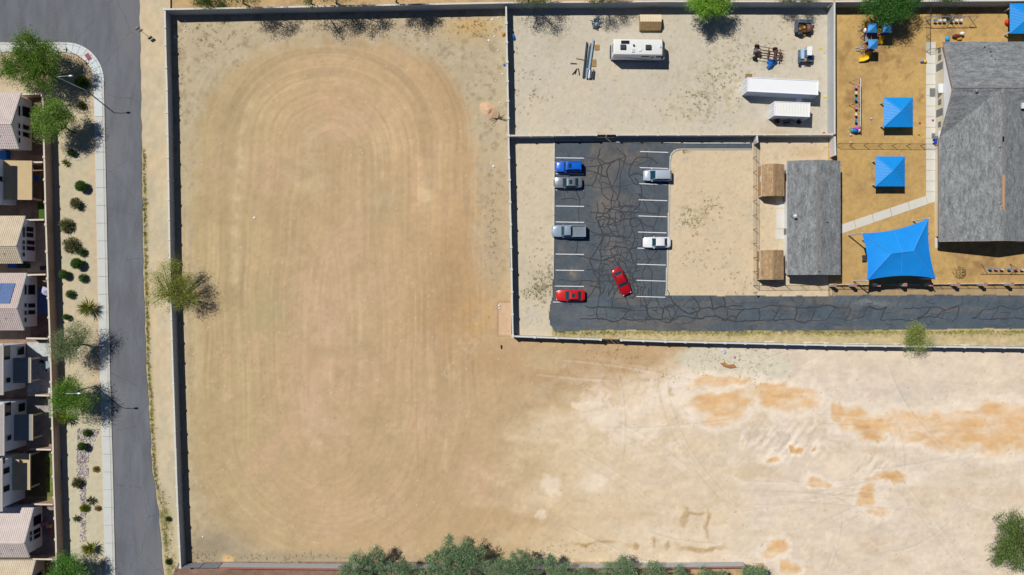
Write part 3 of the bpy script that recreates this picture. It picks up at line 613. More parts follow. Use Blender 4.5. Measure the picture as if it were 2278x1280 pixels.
lot = zone('parking_lot', pl, 2.0, lot_asphalt, None, soil_mat('asphalt_worn', .25, 12, .10, 16), 0.032, label='dark cracked asphalt parking lot and driveway')
# tar-sealed cracks: broad soft bands of sealant laid along the cracks, as a net of uneven cells
def crack_net(u0, v0, u1, v1, cu, cv, jit, drop, wd, seed, keep=lambda a, b: True):
    rr = random.Random(seed); nu, nv = max(1, round((u1 - u0) / cu)), max(1, round((v1 - v0) / cv)); P = {}
    for j in range(nv + 1):
        for i in range(nu + 1):
            off = .5 * (j % 2)
            P[i, j] = (u0 + (u1 - u0) * (i + off * .6) / nu + rr.uniform(-jit, jit) * cu * (0 < i < nu), v0 + (v1 - v0) * j / nv + rr.uniform(-jit, jit) * cv * (0 < j < nv))
    m_ = MB()
    for j in range(nv + 1):
        for i in range(nu + 1):
            for q in ((i + 1, j), (i, j + 1)):
                if q not in P or rr.random() < drop: continue
                a_, b_ = P[i, j], P[q]
                if not keep(*a_) or not keep(*b_): continue
                if (j in (0, nv) and q[1] == j) or (i in (0, nu) and q[0] == i): continue
                L = math.dist(a_, b_); n = max(2, int(L / 7)); bow = rr.gauss(0, .10) * L; w0 = wd * rr.uniform(.55, 1.25); pts = []
                nx, ny = -(b_[1] - a_[1]) / L, (b_[0] - a_[0]) / L
                for k in range(n + 1):
                    t = k / n; o = bow * 4 * t * (1 - t) + (rr.gauss(0, .9) if 0 < k < n else 0)
                    pts.append((a_[0] + (b_[0] - a_[0]) * t + nx * o, a_[1] + (b_[1] - a_[1]) * t + ny * o))
                V = []; zz = .0338 + (len(m_.f) * .7919 % 1) * .0034 + seed * .00007
                for k, p in enumerate(pts):
                    d0, d1 = pts[max(k - 1, 0)], pts[min(k + 1, n)]; l_ = math.dist(d0, d1) + 1e-6; ax, ay = -(d1[1] - d0[1]) / l_, (d1[0] - d0[0]) / l_; w_ = w0 * rr.uniform(.7, 1.2) / 2 / S
                    V += [(*G(p[0] + ax * w_, p[1] + ay * w_)[:2], zz), (*G(p[0] - ax * w_, p[1] - ay * w_)[:2], zz)]
                m_.add(V, [(2 * k, 2 * k + 1, 2 * k + 3, 2 * k + 2) for k in range(n)])
    return m_
M_seal = mat('tar_sealant', (60, 65, 72), .8, .12, 2); onlot = lambda a_, b_: (1236 < a_ < 1482 and 320 < b_ < 660) or (1240 < a_ < 2330 and 659 < b_ < 734)
for args in ((1236, 320, 1486, 665, 44, 42, .30, .28, .2, 3), (1305, 330, 1455, 660, 25, 27, .34, .25, .2, 5), (1330, 450, 1425, 655, 12.5, 12.5, .36, .30, .15, 9), (1290, 660, 1640, 737, 35, 25, .26, .08, .22, 11), (1604, 659, 2330, 736, 40, 25, .26, .10, .2, 13), (1380, 640, 1560, 736, 20, 25, .3, .5, .15, 15), (1300, 660, 2330, 736, 22, 12.5, .35, .72, .09, 17), (1240, 330, 1480, 655, 18, 18, .35, .75, .08, 19)):
    crack_net(*args, keep=onlot).build('crack_sealant', M_seal, lot)['kind'] = 'stuff'
M_line = mat('line_paint', (232, 234, 236), 0.7, 0.12, 5)
for vv in (351.7, 387, 423, 459, 494.4, 530, 565.8, 601.6, 637, 672.5):
    sh = 0 if vv < 620 else (-2 if vv < 650 else -6)
    a, b = G(1236 + sh, vv - .3), G(1299, vv + .6)
    MB().bar((a[0], a[1], .042), (b[0], b[1], .042), .12, .004).build('parking_line', M_line, lot)
for k in range(10):
    vv = 337.5 + k * 35.8; sh = -1.0 * k
    a, b = G(1424 + sh, vv), G(1486.5 + sh * .75, vv + 2.0)
    MB().bar((a[0], a[1], .042), (b[0], b[1], .042), .12, .004).build('parking_line', M_line, lot)
def kerb(pts, label):
    t = thing('kerb', label, 'kerb', G(*pts[0]), 'kerbs of the parking lot')
    for i in range(len(pts) - 1):
        a, b = G(*pts[i]), G(*pts[i + 1]); n = max(1, int(math.dist(a, b) / 3.05))
        for k in range(n):
            p = Vector(a).lerp(Vector(b), k / n + .003); q = Vector(a).lerp(Vector(b), (k + 1) / n - .003)
            p.z = q.z = .07; MB().bar(p, q, .17, .16).build('kerb_stone', M_kerb, t)
kerb([(1233, 316), (1232.2, 480), (1230.5, 622)], 'straight pale kerb beside the row of cars next to the gravel strip')
kerb([(1672, 332.5), (1512, 332.5), (1501, 335.5), (1493, 343.5), (1490.2, 358), (1487.6, 480), (1484, 600), (1481.5, 654)], 'pale kerb that rounds the corner of the gravel island')
kerb([(1370, 316.5), (1470, 317), (1530, 319), (1668, 319)], 'pale kerb along the foot of the wall behind the parking lot')

# ------------------------------------------------------------------ block walls
def wall(name, label, top, h, mface, mcap, bay=3.45, thick=0.2, cat='wall', pil=True, gaps=(), group='block walls', capw=.06):
    """top: map polyline of the wall top; panels, pilasters and copings are parts"""
    P = [Vector(G(u, v, h)) for u, v in top]
    t = thing(name, label, cat, (P[0].x, P[0].y, 0), group)
    for p in P: p.z = 0
    seg = [(P[i], P[i + 1]) for i in range(len(P) - 1)]
    for a, b in seg:
        L = (b - a).length; n = max(1, round(L / bay)); d = (b - a).normalized(); nx = Vector((-d.y, d.x, 0))
        for k in range(n):
            p = a + d * (L * k / n); q = a + d * (L * (k + 1) / n); m_ = (p + q) / 2
            if any(min(g0, g1) < m_.x * gx + m_.y * gy < max(g0, g1) for g0, g1, gx, gy in gaps): continue
            hh = h + R.uniform(-.02, .02)
            e = d * (.17 if pil else .004)
            z = Vector((0, 0, (hh - .06) / 2 - .05))
            MB().bar(p + e + z, q - e + z, thick, hh - .06 + .1).build('panel', mface, t)
            z = Vector((0, 0, hh - .03)); MB().bar(p + e + z, q - e + z, thick + capw, .06).build('coping', mcap, t)
            if pil:
                MB().box((p.x, p.y, (hh + .04) / 2), (.34, .34, hh + .06), math.atan2(d.y, d.x)).build('pilaster', mface, t)
                MB().box((p.x, p.y, hh + .085), (.40, .40, .05), math.atan2(d.y, d.x)).build('pilaster_cap', mcap, t)
        if not pil: pass
    q = P[-1]; d = (P[-1] - P[-2]).normalized()
    if pil:
        MB().box((q.x, q.y, h / 2 + .02), (.34, .34, h + .06), math.atan2(d.y, d.x)).build('pilaster', mface, t)
        MB().box((q.x, q.y, h + .085), (.40, .40, .05), math.atan2(d.y, d.x)).build('pilaster_cap', mcap, t)
    return t
M_wg = mat('wall_grey_block', (176, 176, 172), 0.9, 0.08, 1.0, .3, 6); M_wgc = mat('wall_grey_cap', (214, 214, 208), 0.9, 0.06, 1.5)
M_wt = mat('wall_tan_block', (196, 160, 136), 0.9, 0.08, 1.0, .3, 6); M_wtc = mat('wall_tan_cap', (216, 206, 190), 0.9, 0.06, 1.5)
M_wl = mat('wall_pale_block', (190, 192, 192), 0.9, 0.06, 1.0, .3, 6)
M_wr = mat('wall_red_cap', (166, 104, 88), 0.9, 0.08, 1.5); M_wpk = mat('wall_pink_block', (214, 204, 200), .9, .06, 1)
wall('block_wall', 'long grey block wall with white coping between the street verge and the dirt lot', W1, 1.83, M_wg, M_wgc, 3.45)
wall('block_wall', 'grey panelled block wall along the top of the dirt lot', [(366.5, 21), (780, 13), (1124.6, 6)], 2.4, M_wg, M_wgc, 1.75, pil=False)
wall('block_wall', 'grey panelled block wall behind the motorhome yard', [(1126, 6), (1480, 3), (1854, 3.5)], 2.4, M_wg, M_wgc, 1.62, pil=False)
wall('block_wall', 'grey panelled block wall along the top of the playground', [(1858, 3.5), (2278, 1), (2400, 0)], 2.4, M_wg, M_wgc, 1.75, pil=False)
wall('block_wall', 'white capped block wall between the dirt lot and the motorhome yard', [(1125.6, 8.5), (1130, 225), (1131, 302), (1136, 500), (1139.7, 700), (1140.8, 747)], 1.83, M_wg, M_wgc, 3.5)
gx0, gx1 = G(1326, 300)[0], G(1373, 300)[0]
wall('block_wall', 'block wall with a dark wooden gate between motorhome yard and parking lot', [(1132.5, 302), (1326, 300.3)], 1.83, M_wg, M_wtc, 3.45)
wall('block_wall', 'block wall right of the wooden gate behind the gravel island', [(1373, 300.1), (1600, 299.6), (1852, 299.2)], 1.83, M_wg, M_wtc, 3.45)
wall('block_wall', 'tall pale block wall between the containers and the playground', [(1856.5, 5), (1857, 299)], 2.4, M_wl, M_wgc, 2.7, pil=False)
wall('block_wall', 'short pinkish wall stub beside the grey roofed classroom', [(1857.4, 301), (1859, 346)], 1.9, M_wpk, M_wgc, 3.4, pil=False)
wall('block_wall', 'white topped block wall left of the iron gate below the parked cars', [(1141, 748.5), (1336, 755.6)], 1.83, M_wg, M_wgc, 3.45)
wall('block_wall', 'white topped block wall between the dry grass strip and the pale sand', [(1382, 757), (1480, 760.3), (1880, 769), (2278, 774), (2400, 775.5)], 1.83, M_wg, M_wgc, 3.45)
wall('block_wall', 'grey block wall with red coping along the bottom of the dirt lot', [(486, 1264), (780, 1267), (1160, 1268), (1660, 1262)], 2.0, M_wl, M_wr, 3.5, pil=False)
wall('block_wall', 'brown block wall between the houses and the planting strip', [(94.5, 213), (97, 300), (99.5, 400), (102, 500), (106, 620), (110.5, 750), (115, 900), (119, 1060), (124, 1200), (127, 1330)], 1.85, M_wt, M_wtc, 3.8)
wall('block_wall', 'small cream wall stub where the wire fence meets the parking lot wall', [(1684, 302), (1685, 318)], 1.75, M_wpk, M_wgc, 1.2, pil=False)
for k, (vv, lab) in enumerate(((209, 'above the first tiled house'), (361, 'below the first tiled house'), (489, 'above the second tiled house'), (611, 'above the house with solar panels'), (754, 'below the house with solar panels'), (880.5, 'between the two shaded two storey houses'), (1001, 'above the house with the tan patio roof'), (1123, 'above the lowest tiled house'), (1245, 'below the lowest tiled house'))):
    ub = float(interp(vv, [(213, 94.5), (600, 105), (900, 115), (1330, 127)]))
    g0 = gp(ub - 2, vv, 1.8)
    wall('garden_wall', 'cream garden side wall ' + lab, [(ub - 52, vv + (1 if vv < 640 else -1)), (ub - 4, vv)], 1.75, M_wt, M_wtc, 3.9, pil=False, group='garden walls between the houses')

# gates
M_dark = mat('dark_wood', (52, 42, 36), .8, .2, 3); M_iron = mat('iron_black', (40, 40, 44), .6, .1, 3); M_tanp = mat('tan_panel', (176, 156, 128), .8, .1, 2)
def gate(name, label, a, b, h, m, frame, boards=6):
    A, B = Vector(G(*a, h)), Vector(G(*b, h)); A.z = B.z = 0; t = thing(name, label, 'gate', A)
    d = (B - A); 
    for e in (0, 1):
        p0 = A + d * (e * .5 + .01); p1 = A + d * (e * .5 + .49)
        for z in (.15, h - .05): MB().bar(p0 + Vector((0, 0, z)), p1 + Vector((0, 0, z)), .06, .08).build('rail', frame, t)
        for k in range(boards):
            p = p0.lerp(p1, (k + .5) / boards); wd = (p1 - p0).length / boards * .9
            MB().box((p.x, p.y, h / 2), (wd, .03, h - .3), math.atan2(d.y, d.x)).build('board', m, t)
    for p in (A, B): MB().box((p.x, p.y, h / 2), (.12, .12, h + .1)).build('post', frame, t)
gate('wooden_gate', 'dark double wooden gate in the wall above the parking lot', (1328, 300.3), (1371, 300.2), 1.8, M_dark, M_dark, 7)
gate('iron_gate', 'black framed double gate with tan panels in the wall below the driveway', (1338, 755.7), (1380, 757), 1.75, M_tanp, M_iron, 2)
gate('metal_gate', 'pale grey double metal gate at the bottom left corner of the dirt lot', (404, 1263), (483, 1264), 1.95, mat('gate_grey', (150, 160, 168), .6, .05, 1), mat('gate_frame_grey', (110, 120, 128), .6, .05, 1), 5)
# ------------------------------------------------------------------ glass and paint
M_glass = mat('window_glass', (26, 30, 38), .12, .1, 1, spec=.6); M_white = mat('white_paint', (226, 226, 224), .6, .04, 1)
M_stw = mat('stucco_white', (242, 240, 236), .95, .04, 1.2, .2, 12); M_stg = mat('stucco_grey', (226, 228, 232), .95, .04, 1.2, .2, 12); M_stb = mat('stucco_cream', (206, 188, 162), .95, .05, 1.2, .2, 12)
M_trim = mat('trim_white', (212, 210, 206), .7, .04, 1)

M_metal = mat('vent_metal', (176, 182, 190), .35, .1, 3, metal=.6)
# ------------------------------------------------------------------ houses
def tile_slope(name, A, B, ridge_h, m, parent, pitch=.32, course=.42):
    """barrel tiles: A,B = eave end points, ridge_h = ridge end points (same order); tile columns run from ridge to eave"""
    A, B = Vector(A), Vector(B); C, D = Vector(ridge_h[0]), Vector(ridge_h[1])
    L = (B - A).length; n = max(4, int(L / pitch)); W = (C - A).length; k = max(3, int(W / course))
    nrm = (B - A).cross(C - A).normalized()
    if nrm.z < 0: nrm = -nrm
    us = np.linspace(0, 1, n * 4 + 1); rows = []
    for j in range(k):
        for e, lift in ((0, .05), (.97, .012)): rows.append(((j + e) / k, lift))
    V = []
    for t, lift in rows:
        for i, s_ in enumerate(us):
            p = A.lerp(B, s_).lerp(C.lerp(D, s_), t); z = (0, .055, .075, .055)[i % 4] if i < len(us) - 1 else 0
            V.append(p + nrm * (z + lift))
    nn = len(us); F = []
    for r in range(len(rows) - 1):
        for i in range(nn - 1): F.append((r * nn + i, r * nn + i + 1, (r + 1) * nn + i + 1, (r + 1) * nn + i))
    if (Vector(V[1]) - Vector(V[0])).cross(Vector(V[nn]) - Vector(V[0])).z < 0: F = [f[::-1] for f in F]
    me = fast_mesh(name, [tuple(p) for p in V], F); return link(name, me, m, parent)

def window_on_east(parent, x, v0, v1, z0, z1, mg=None, frame=True):
    """window on an east-facing wall at x metres; v0..v1 map rows measured on the ground line"""
    ya, yb = G(0, v0)[1], G(0, v1)[1]; y0, y1 = min(ya, yb), max(ya, yb)
    wn = MB().box((x + .03, (y0 + y1) / 2, (z0 + z1) / 2), (.05, y1 - y0, z1 - z0)).build('window', mg or M_glass, parent)
    if frame:
        f = MB()
        for z in (z0, z1): f.box((x + .05, (y0 + y1) / 2, z), (.07, y1 - y0 + .12, .07))
        for y in (y0, y1): f.box((x + .05, y, (z0 + z1) / 2), (.068, .07, z1 - z0 - .08))
        f.build('window_frame', M_trim, wn)
    return wn

def gable_house(label, eN, ap, eS, hN, ha, hS, mroof, mwall, wins, wx=-180, solar=None):
    """tiled gable end facing the street; eN/ap/eS = map positions of roof corners at the gable end"""
    N_, A_, S_ = Vector(G(*eN, hN)), Vector(G(*ap, ha)), Vector(G(*eS, hS))
    xe = max(N_.x, A_.x, S_.x); xw = G(wx, 0)[0]
    t = thing('house', label, 'house', (N_.x - .5, (N_.y + S_.y) / 2, 0), 'houses along the street')
    rf = MB()
    slope = Vector((-1, 0, 0)) * (xe - xw)
    # deck under tiles
    o = .10
    for (a, b) in ((N_, A_), (S_, A_)):
        rf.add([a, b, b + slope, a + slope, a - Vector((0, 0, o)), b - Vector((0, 0, o)), b + slope - Vector((0, 0, o)), a + slope - Vector((0, 0, o))], [(0, 1, 2, 3), (4, 5, 6, 7), (0, 4, 5, 1), (1, 5, 6, 2), (2, 6, 7, 3), (3, 7, 4, 0)])
    roof = rf.build('roof', M_trim, t)
    up = Vector((0, 0, .02))
    tile_slope('tile_slope', N_ + up, N_ + slope + up, (A_ + up, A_ + slope + up), mroof, roof)
    tile_slope('tile_slope', S_ + up, S_ + slope + up, (A_ + up, A_ + slope + up), mroof, roof)
    r = MB(); n = int((xe - xw) / .42)
    for k in range(n):
        p = A_ + Vector((-.42 * k, 0, .06)); r.tube([p, p + Vector((-.4, 0, .03))], [.11, .12], 6)
    r.build('ridge_tile', mroof, roof)['kind'] = 'stuff'
    b = MB()
    for (a, c) in ((N_, A_), (A_, S_)): b.bar(a + Vector((.03, 0, -.03)), c + Vector((.03, 0, -.03)), .06, .2)
    b.build('bargeboard', M_trim, roof)
    # walls
    xo = min(N_.x, S_.x) - .45; ov = .45; yn, ys = N_.y - ov, S_.y + ov
    def roof_z(y):
        return hN + (ha - hN) * (N_.y - y) / (N_.y - A_.y) if y > A_.y else hS + (ha - hS) * (y - S_.y) / (A_.y - S_.y)
    w_ = MB(); zt = .14
    pts = [(yn, -.1), (yn, roof_z(yn) - zt), (A_.y, ha - zt), (ys, roof_z(ys) - zt), (ys, -.1)]
    w_.add([(xo, y, z) for y, z in pts] + [(xw + .3, y, z) for y, z in pts], [(0, 1, 2, 3, 4), (9, 8, 7, 6, 5), (0, 5, 6, 1), (4, 3, 8, 9)])
    w_.build('wall', mwall, t)
    for (v0, v1, z0, z1) in wins: window_on_east(t, xo, v0, v1, z0, z1)
    for fx, fy in ((2.4, .55), (4.6, .3)):
        p_ = S_.lerp(A_, fy) + Vector((-fx, 0, .1)); MB().tube([p_, p_ + Vector((0, 0, .35))], .07, 7).build('vent_pipe', M_metal, roof)
    if solar:
        # panels laid on a slope: rows given as fractions
        for (f0, f1, x0, x1, side, nr) in solar:
            a, c = (N_, A_) if side > 0 else (S_, A_)
            n0 = (c - a).cross(slope).normalized(); n0 = n0 if n0.z > 0 else -n0
            mp_ = mat('solar_cell', (30, 88, 152), .5, .2, 2.5, spec=.3); fr = mat('solar_frame', (150, 160, 172), .4, .05, 1)
            for k in range(nr):
                g0 = f0 + (f1 - f0) * (k + .03) / nr; g1 = f0 + (f1 - f0) * (k + .97) / nr
                nc = 3
                for j in range(nc):
                    h0 = x0 + (x1 - x0) * (j + .01) / nc; h1 = x0 + (x1 - x0) * (j + .99) / nc
                    q = [a.lerp(c, g) + Vector((-h, 0, 0)) + n0 * .2 for g, h in ((g0, h0), (g1, h0), (g1, h1), (g0, h1))]
                    m_ = MB(); m_.add(q + [p - n0 * .04 for p in q], [(0, 1, 2, 3), (7, 6, 5, 4), (0, 4, 5, 1), (1, 5, 6, 2), (2, 6, 7, 3), (3, 7, 4, 0)])
                    p_ = m_.build('solar_panel', mp_, roof)
    return t

M_t1 = mat('tile_pinkish', (224, 211, 206), .9, .10, .8, .2, 10, c2=(208, 190, 182)); M_t2 = mat('tile_cream', (224, 209, 184), .9, .1, .8, .2, 10, c2=(206, 188, 160)); M_t3 = mat('tile_rose', (218, 203, 197), .9, .1, .8, .2, 10, c2=(200, 181, 174)); M_t4 = mat('tile_pale', (224, 211, 204), .9, .1, .8, .2, 10, c2=(210, 194, 186))
def grow(v, h): return CY + (v - CY) * (H - h) / H
def ws(rows): return [(grow(a, (z0 + z1) / 2), grow(b, (z0 + z1) / 2), z0, z1) for a, b, z0, z1 in rows]
gable_house('pink tiled single storey house behind the first garden tree', (47, 207), (24.6, 277), (42, 331), 3.2, 5.1, 3.7, M_t1, M_stw, ws([(238, 261, .5, 2.4), (279, 290, .5, 2.3), (295, 306, .5, 2.3), (236, 258, 2.8, 3.3), (275, 286, 2.8, 3.3), (291, 302, 2.8, 3.3), (307, 318, 2.8, 3.3)]))
gable_house('cream tiled house with pale gable and dark windows above the solar house', (56.2, 481), (36.4, 547), (50, 586), 3.2, 5.1, 3.7, M_t2, M_stw, ws([(505, 516, .6, 2.3), (518, 528.5, .6, 2.3), (505, 528, 2.6, 3.1), (535, 545, .3, 2.2), (548, 558, .3, 2.2), (535, 544, 2.6, 3.1), (547, 557, 2.6, 3.1), (562, 571, 2.6, 3.1)]))
gable_house('rose tiled house with blue solar panels on the roof', (59.7, 608), (37.8, 686), (54, 734.6), 3.2, 5.2, 3.7, M_t3, M_stw, ws([(634, 656, .6, 2.3), (634, 656, 2.6, 3.1), (675, 685, .6, 2.3), (690, 700, .6, 2.3), (675, 684, 2.6, 3.1), (691, 701, 2.6, 3.1), (707, 717, 2.6, 3.1)]),
            solar=[(.30, .88, 1.25, 7.5, 1, 4), (.35, .85, 3.4, 7.5, -1, 2)])
gable_house('pale tiled house with dark patio doors at the bottom of the row', (74.7, 1129.7), (54.5, 1208), (66, 1239.5), 3.2, 5.2, 3.7, M_t4, M_stw, ws([(1146, 1168, .4, 2.3), (1176, 1187, .6, 2.3), (1188, 1198, .6, 2.2), (1182, 1192, 2.6, 3.1), (1194, 1204, 2.6, 3.1)]))
gable_house('cream tiled house cut by the lower left corner of the picture', (79, 1247), (60, 1320), (72, 1368), 3.2, 5.1, 3.6, M_t2, M_stb, ws([(1272, 1282, .4, 2.2)]))

M_pat = mat('patio_roof_tan', (206, 182, 142), .9, .05, 1); M_pat2 = mat('patio_roof_grey', (150, 150, 146), .9, .05, 1)
M_rtile = mat('roof_tile_far', (206, 196, 190), .9, .08, 2)
def two_storey(label, vN, vS, ub, cov, mwall, mpat, wins, eave=5.7):
    """two storey house, its east wall ub (map, ground line); cov = patio roof map rectangle at 2.7 m"""
    x = G(ub, 0)[0]; yN, yS = G(0, vN)[1], G(0, vS)[1]; xw = G(-200, 0)[0]
    t = thing('house', label, 'house', (x - 3, (yN + yS) / 2, 0), 'houses along the street')
    MB().box(((x + xw) / 2, (yN + yS) / 2, eave / 2 - .05), (x - xw, yN - yS, eave + .1)).build('wall', mwall, t)
    ov = .4; ridge = eave + 2.0; hy = (yN - yS) / 2 + ov; ym = (yN + yS) / 2
    E1, E2 = Vector((x + ov, yN + ov, eave)), Vector((x + ov, yS - ov, eave)); W1_, W2_ = Vector((xw, yN + ov, eave)), Vector((xw, yS - ov, eave)); Rg = Vector((x + ov - hy, ym, ridge)); Rw = Vector((xw, ym, ridge))
    rf = MB().add([E1, E2, Rg, W1_, W2_, Rw] + [p - Vector((0, 0, .12)) for p in (E1, E2, W1_, W2_)], [(0, 2, 1), (0, 3, 5, 2), (1, 2, 5, 4), (0, 1, 7, 6), (3, 0, 6, 8), (1, 4, 9, 7), (6, 7, 9, 8)])
    rf.build('roof', M_rtile, t)
    MB().bar(E1 + Vector((.03, 0, -.06)), E2 + Vector((.03, 0, -.06)), .06, .18).build('fascia', M_trim, t)
    for (v0, v1, z0, z1) in wins: window_on_east(t, x, v0, v1, z0, z1)
    u1, c0, c1 = cov; a, b = G(u1, c0, 2.6), G(u1, c1, 2.6)
    pr = MB(); xo = a[0]
    pr.add([(x, a[1], 2.95), (x, b[1], 2.95), (xo, b[1], 2.6), (xo, a[1], 2.6), (x, a[1], 2.83), (x, b[1], 2.83), (xo, b[1], 2.48), (xo, a[1], 2.48)], [(3, 2, 1, 0), (4, 5, 6, 7), (0, 1, 5, 4), (1, 2, 6, 5), (2, 3, 7, 6), (3, 0, 4, 7)])
    pr.build('patio_roof', mpat, t)
    MB().bar((xo + .05, a[1], 2.55), (xo + .05, b[1], 2.55), .1, .24).build('patio_beam', M_stb, t)
    for y in (a[1] - .25, b[1] + .25): MB().box((xo - .2, y, 1.24), (.25, .25, 2.5)).build('patio_post', M_stb, t)
    return t
two_storey('white two storey house with a tan patio roof above the lawn', 364, 457, 37, (70, 358, 445), mat('stucco_bright', (240, 242, 244), .95, .03, 1), M_pat, ws([(392, 404, 3.2, 4.4)]))
two_storey('two storey house in shade with grey patio roof below the solar house', 764, 862, 58, (68, 796, 852), M_stg, M_pat2, ws([(769, 801, 3.7, 5.3), (771, 790, .5, 2.1), (840, 852, 3.6, 4.6)]))
two_storey('two storey lilac grey house with grey patio roof beside a green lawn', 888, 990, 60, (72, 922, 980), mat('stucco_lilac', (222, 218, 222), .95, .03, 1), M_pat2, ws([(896, 926, 3.7, 5.3), (897, 916, .5, 2.1), (968, 980, 3.6, 4.6)]))
two_storey('white two storey house with tan patio roof above the lowest tiled house', 1008, 1108, 56, (66, 1010, 1090), mat('stucco_bright', (240, 242, 244)), M_pat, ws([(1040, 1054, 3.6, 5.0), (1080, 1094, 3.6, 5.0), (1018, 1032, 4.6, 5.3)]))

# ------------------------------------------------------------------ school building
M_shx = shingle_mat('shingles_across', (112, 112, 114), (140, 143, 145), (166, 172, 172), (0.55, 1.7, 1.0), 'y')
M_shy = shingle_mat('shingles_along', (112, 110, 111), (139, 142, 143), (166, 173, 173), (1.7, 0.55, 1.0), 'x')
M_cream = mat('school_wall_cream', (222, 212, 188), .95, .04, 1, .2, 10); M_gableW = mat('school_gable_white', (236, 236, 240), .8, .02, 1)
M_fas = mat('fascia_tan', (168, 150, 138), .8, .05, 1); M_metal = mat('vent_metal', (176, 182, 190), .35, .1, 3, metal=.6); M_door = mat('door_grey', (118, 120, 124), .6, .05, 2); M_brn = mat('door_brown', (150, 112, 70), .8, .1, 2)
def slab_roof(mb, pts, th=.12):
    n = len(pts); P = [Vector(p) for p in pts]; Q = [p - Vector((0, 0, th)) for p in P]
    f = [tuple(range(n)), tuple(range(2 * n - 1, n - 1, -1))] + [(i, n + i, n + (i + 1) % n, (i + 1) % n) for i in range(n)]
    nz = (P[1] - P[0]).cross(P[2] - P[0]).z
    if nz < 0: f = [x[::-1] for x in f]
    mb.add(P + Q, f)
hE, hA = 2.9, 5.25
NWc, Apx, SWc = Vector(G(2098, 93, hE)), Vector(G(2120, 194, hA)), Vector(G(2097, 306, hE))
xg = G(2232, 0, hA)[0]; xwE = G(2089.5, 0, hE)[0]; ySg = G(0, 537.5, hE)[1]; xeE = 2 * xg - xwE
sch = thing('school_building', 'large school building with grey shingle roofs beside the playground', 'building', (xg, Apx.y, 0))
XE = G(2420, 0)[0] + 8
r1 = MB(); slab_roof(r1, [NWc, Apx, (XE, Apx.y, hA), (XE, NWc.y, hE)]); rfa = r1.build('roof', M_shx, sch)
tv = (hA - hE) / (hA - hE); ridgeS = Vector((xg, Apx.y, hA - .004))
r2 = MB(); slab_roof(r2, [Apx, SWc + Vector((0, 0, 0)), (xwE, SWc.y, hE), ridgeS]); r2.build('roof', M_shx, sch)
r5 = MB(); slab_roof(r5, [ridgeS, (xeE, SWc.y, hE), (XE, SWc.y, hE), (XE, Apx.y, hA - .004)]); r5.build('roof', M_shx, sch)
r3 = MB(); slab_roof(r3, [ridgeS, (xwE, SWc.y - .01, hE), (xwE, ySg, hE), (xg, ySg, hA)]); r3.build('roof', M_shy, sch)
r4 = MB(); slab_roof(r4, [(xg, Apx.y + .0, hA - .004), (xg, ySg, hA), (xeE, ySg, hE), (xeE, SWc.y, hE)]); r4.build('roof', M_shy, sch)
rc = MB()
y = Apx.y - 1
while y > ySg + .3: rc.box((xg, y, hA + .015), (.34, .30, .03)); y -= .34
rc.build('ridge_cap', mat('ridge_grey', (136, 134, 133), .95, .2, 3), sch)['kind'] = 'stuff'
rc = MB(); x = Apx.x + .2
while x < XE: rc.box((x, Apx.y, hA + .015), (.30, .34, .03)); x += .34
rc.build('ridge_cap', mat('ridge_grey', (0, 0, 0)), sch)['kind'] = 'stuff'
MB().bar((xg - .02, G(0, 402)[1] , hA + .075), (xg - .02, G(0, 476)[1], hA + .075), .38, .03).build('ridge_patch', mat('bare_wood', (190, 150, 112), .9, .15, 2), sch)
fb = MB()
for a, b in ((NWc, Apx), (Apx, SWc)): fb.bar(a + Vector((-.03, 0, -.05)), b + Vector((-.03, 0, -.05)), .05, .22)
fb.bar((xwE - .03, SWc.y, hE - .08), (xwE - .03, ySg, hE - .08), .05, .18); fb.bar((xwE, ySg - .03, hE - .07), (xg, ySg - .03, hA - .07), .05, .2); fb.bar((xg, ySg - .03, hA - .07), (xeE, ySg - .03, hE - .07), .05, .2)
fb.build('fascia', M_fas, sch)
xw1 = G(2080, 0)[0]; yN1 = NWc.y - .55; yS1 = SWc.y + .3; gz = lambda y: hE + (hA - hE) * ((NWc.y - y) / (NWc.y - Apx.y) if y > Apx.y else (y - SWc.y) / (Apx.y - SWc.y)) - .18
low = 2.45
MB().add([(xw1, yN1, -.1), (xw1, yS1, -.1), (xw1, yS1, low), (xw1, yN1, low), (XE, yN1, -.1), (XE, yN1, low), (XE, yS1, -.1)], [(0, 1, 2, 3), (0, 3, 5, 4)]).build('wall', M_cream, sch)
MB().add([(xw1 - .03, yN1, low - .02), (xw1 - .03, yS1, low - .02), (xw1 - .03, yS1, gz(yS1)), (xw1 - .03, Apx.y, hA - .18), (xw1 - .03, yN1, gz(yN1)), (XE, yN1, gz(yN1)), (XE, yN1, low - .02)], [(0, 1, 2, 3, 4), (0, 4, 5, 6)]).build('gable', M_gableW, sch)
xw2 = G(2079.5, 0)[0] + .02; yS2 = ySg + 1.0
MB().add([(xw2, yS1, -.1), (xw2, yS2, -.1), (xw2, yS2, hE), (xw2, yS1, hE), (xeE - 1, yS2, -.1), (xeE - 1, yS2, hE), (xg, yS2, hA - .2)], [(0, 1, 2, 3), (1, 4, 5, 6, 2)]).build('wall', M_cream, sch)
for vv, z0, z1, nm, mm in ((134, .9, 1.7, 'window', M_door), (154, .4, 2.1, 'door', M_door), (232, .9, 1.7, 'window', M_door), (255, .4, 2.1, 'door', M_door), (281, .9, 1.6, 'window', M_door), (118, .9, 1.6, 'window', M_door)):
    y = G(0, grow(vv, 1.4) if False else vv)[1]; wd = 1.15 if nm == 'door' else .9
    MB().box((xw1 - .03, y, (z0 + z1) / 2), (.05, wd, z1 - z0)).build(nm, mm, sch)
for vv in (205, 308, 419):              # entry canopies
    y = G(0, vv)[1]; MB().box((xw1 - .35, y, 2.15), (.9, 1.5, .07)).build('door_canopy', M_white, sch)
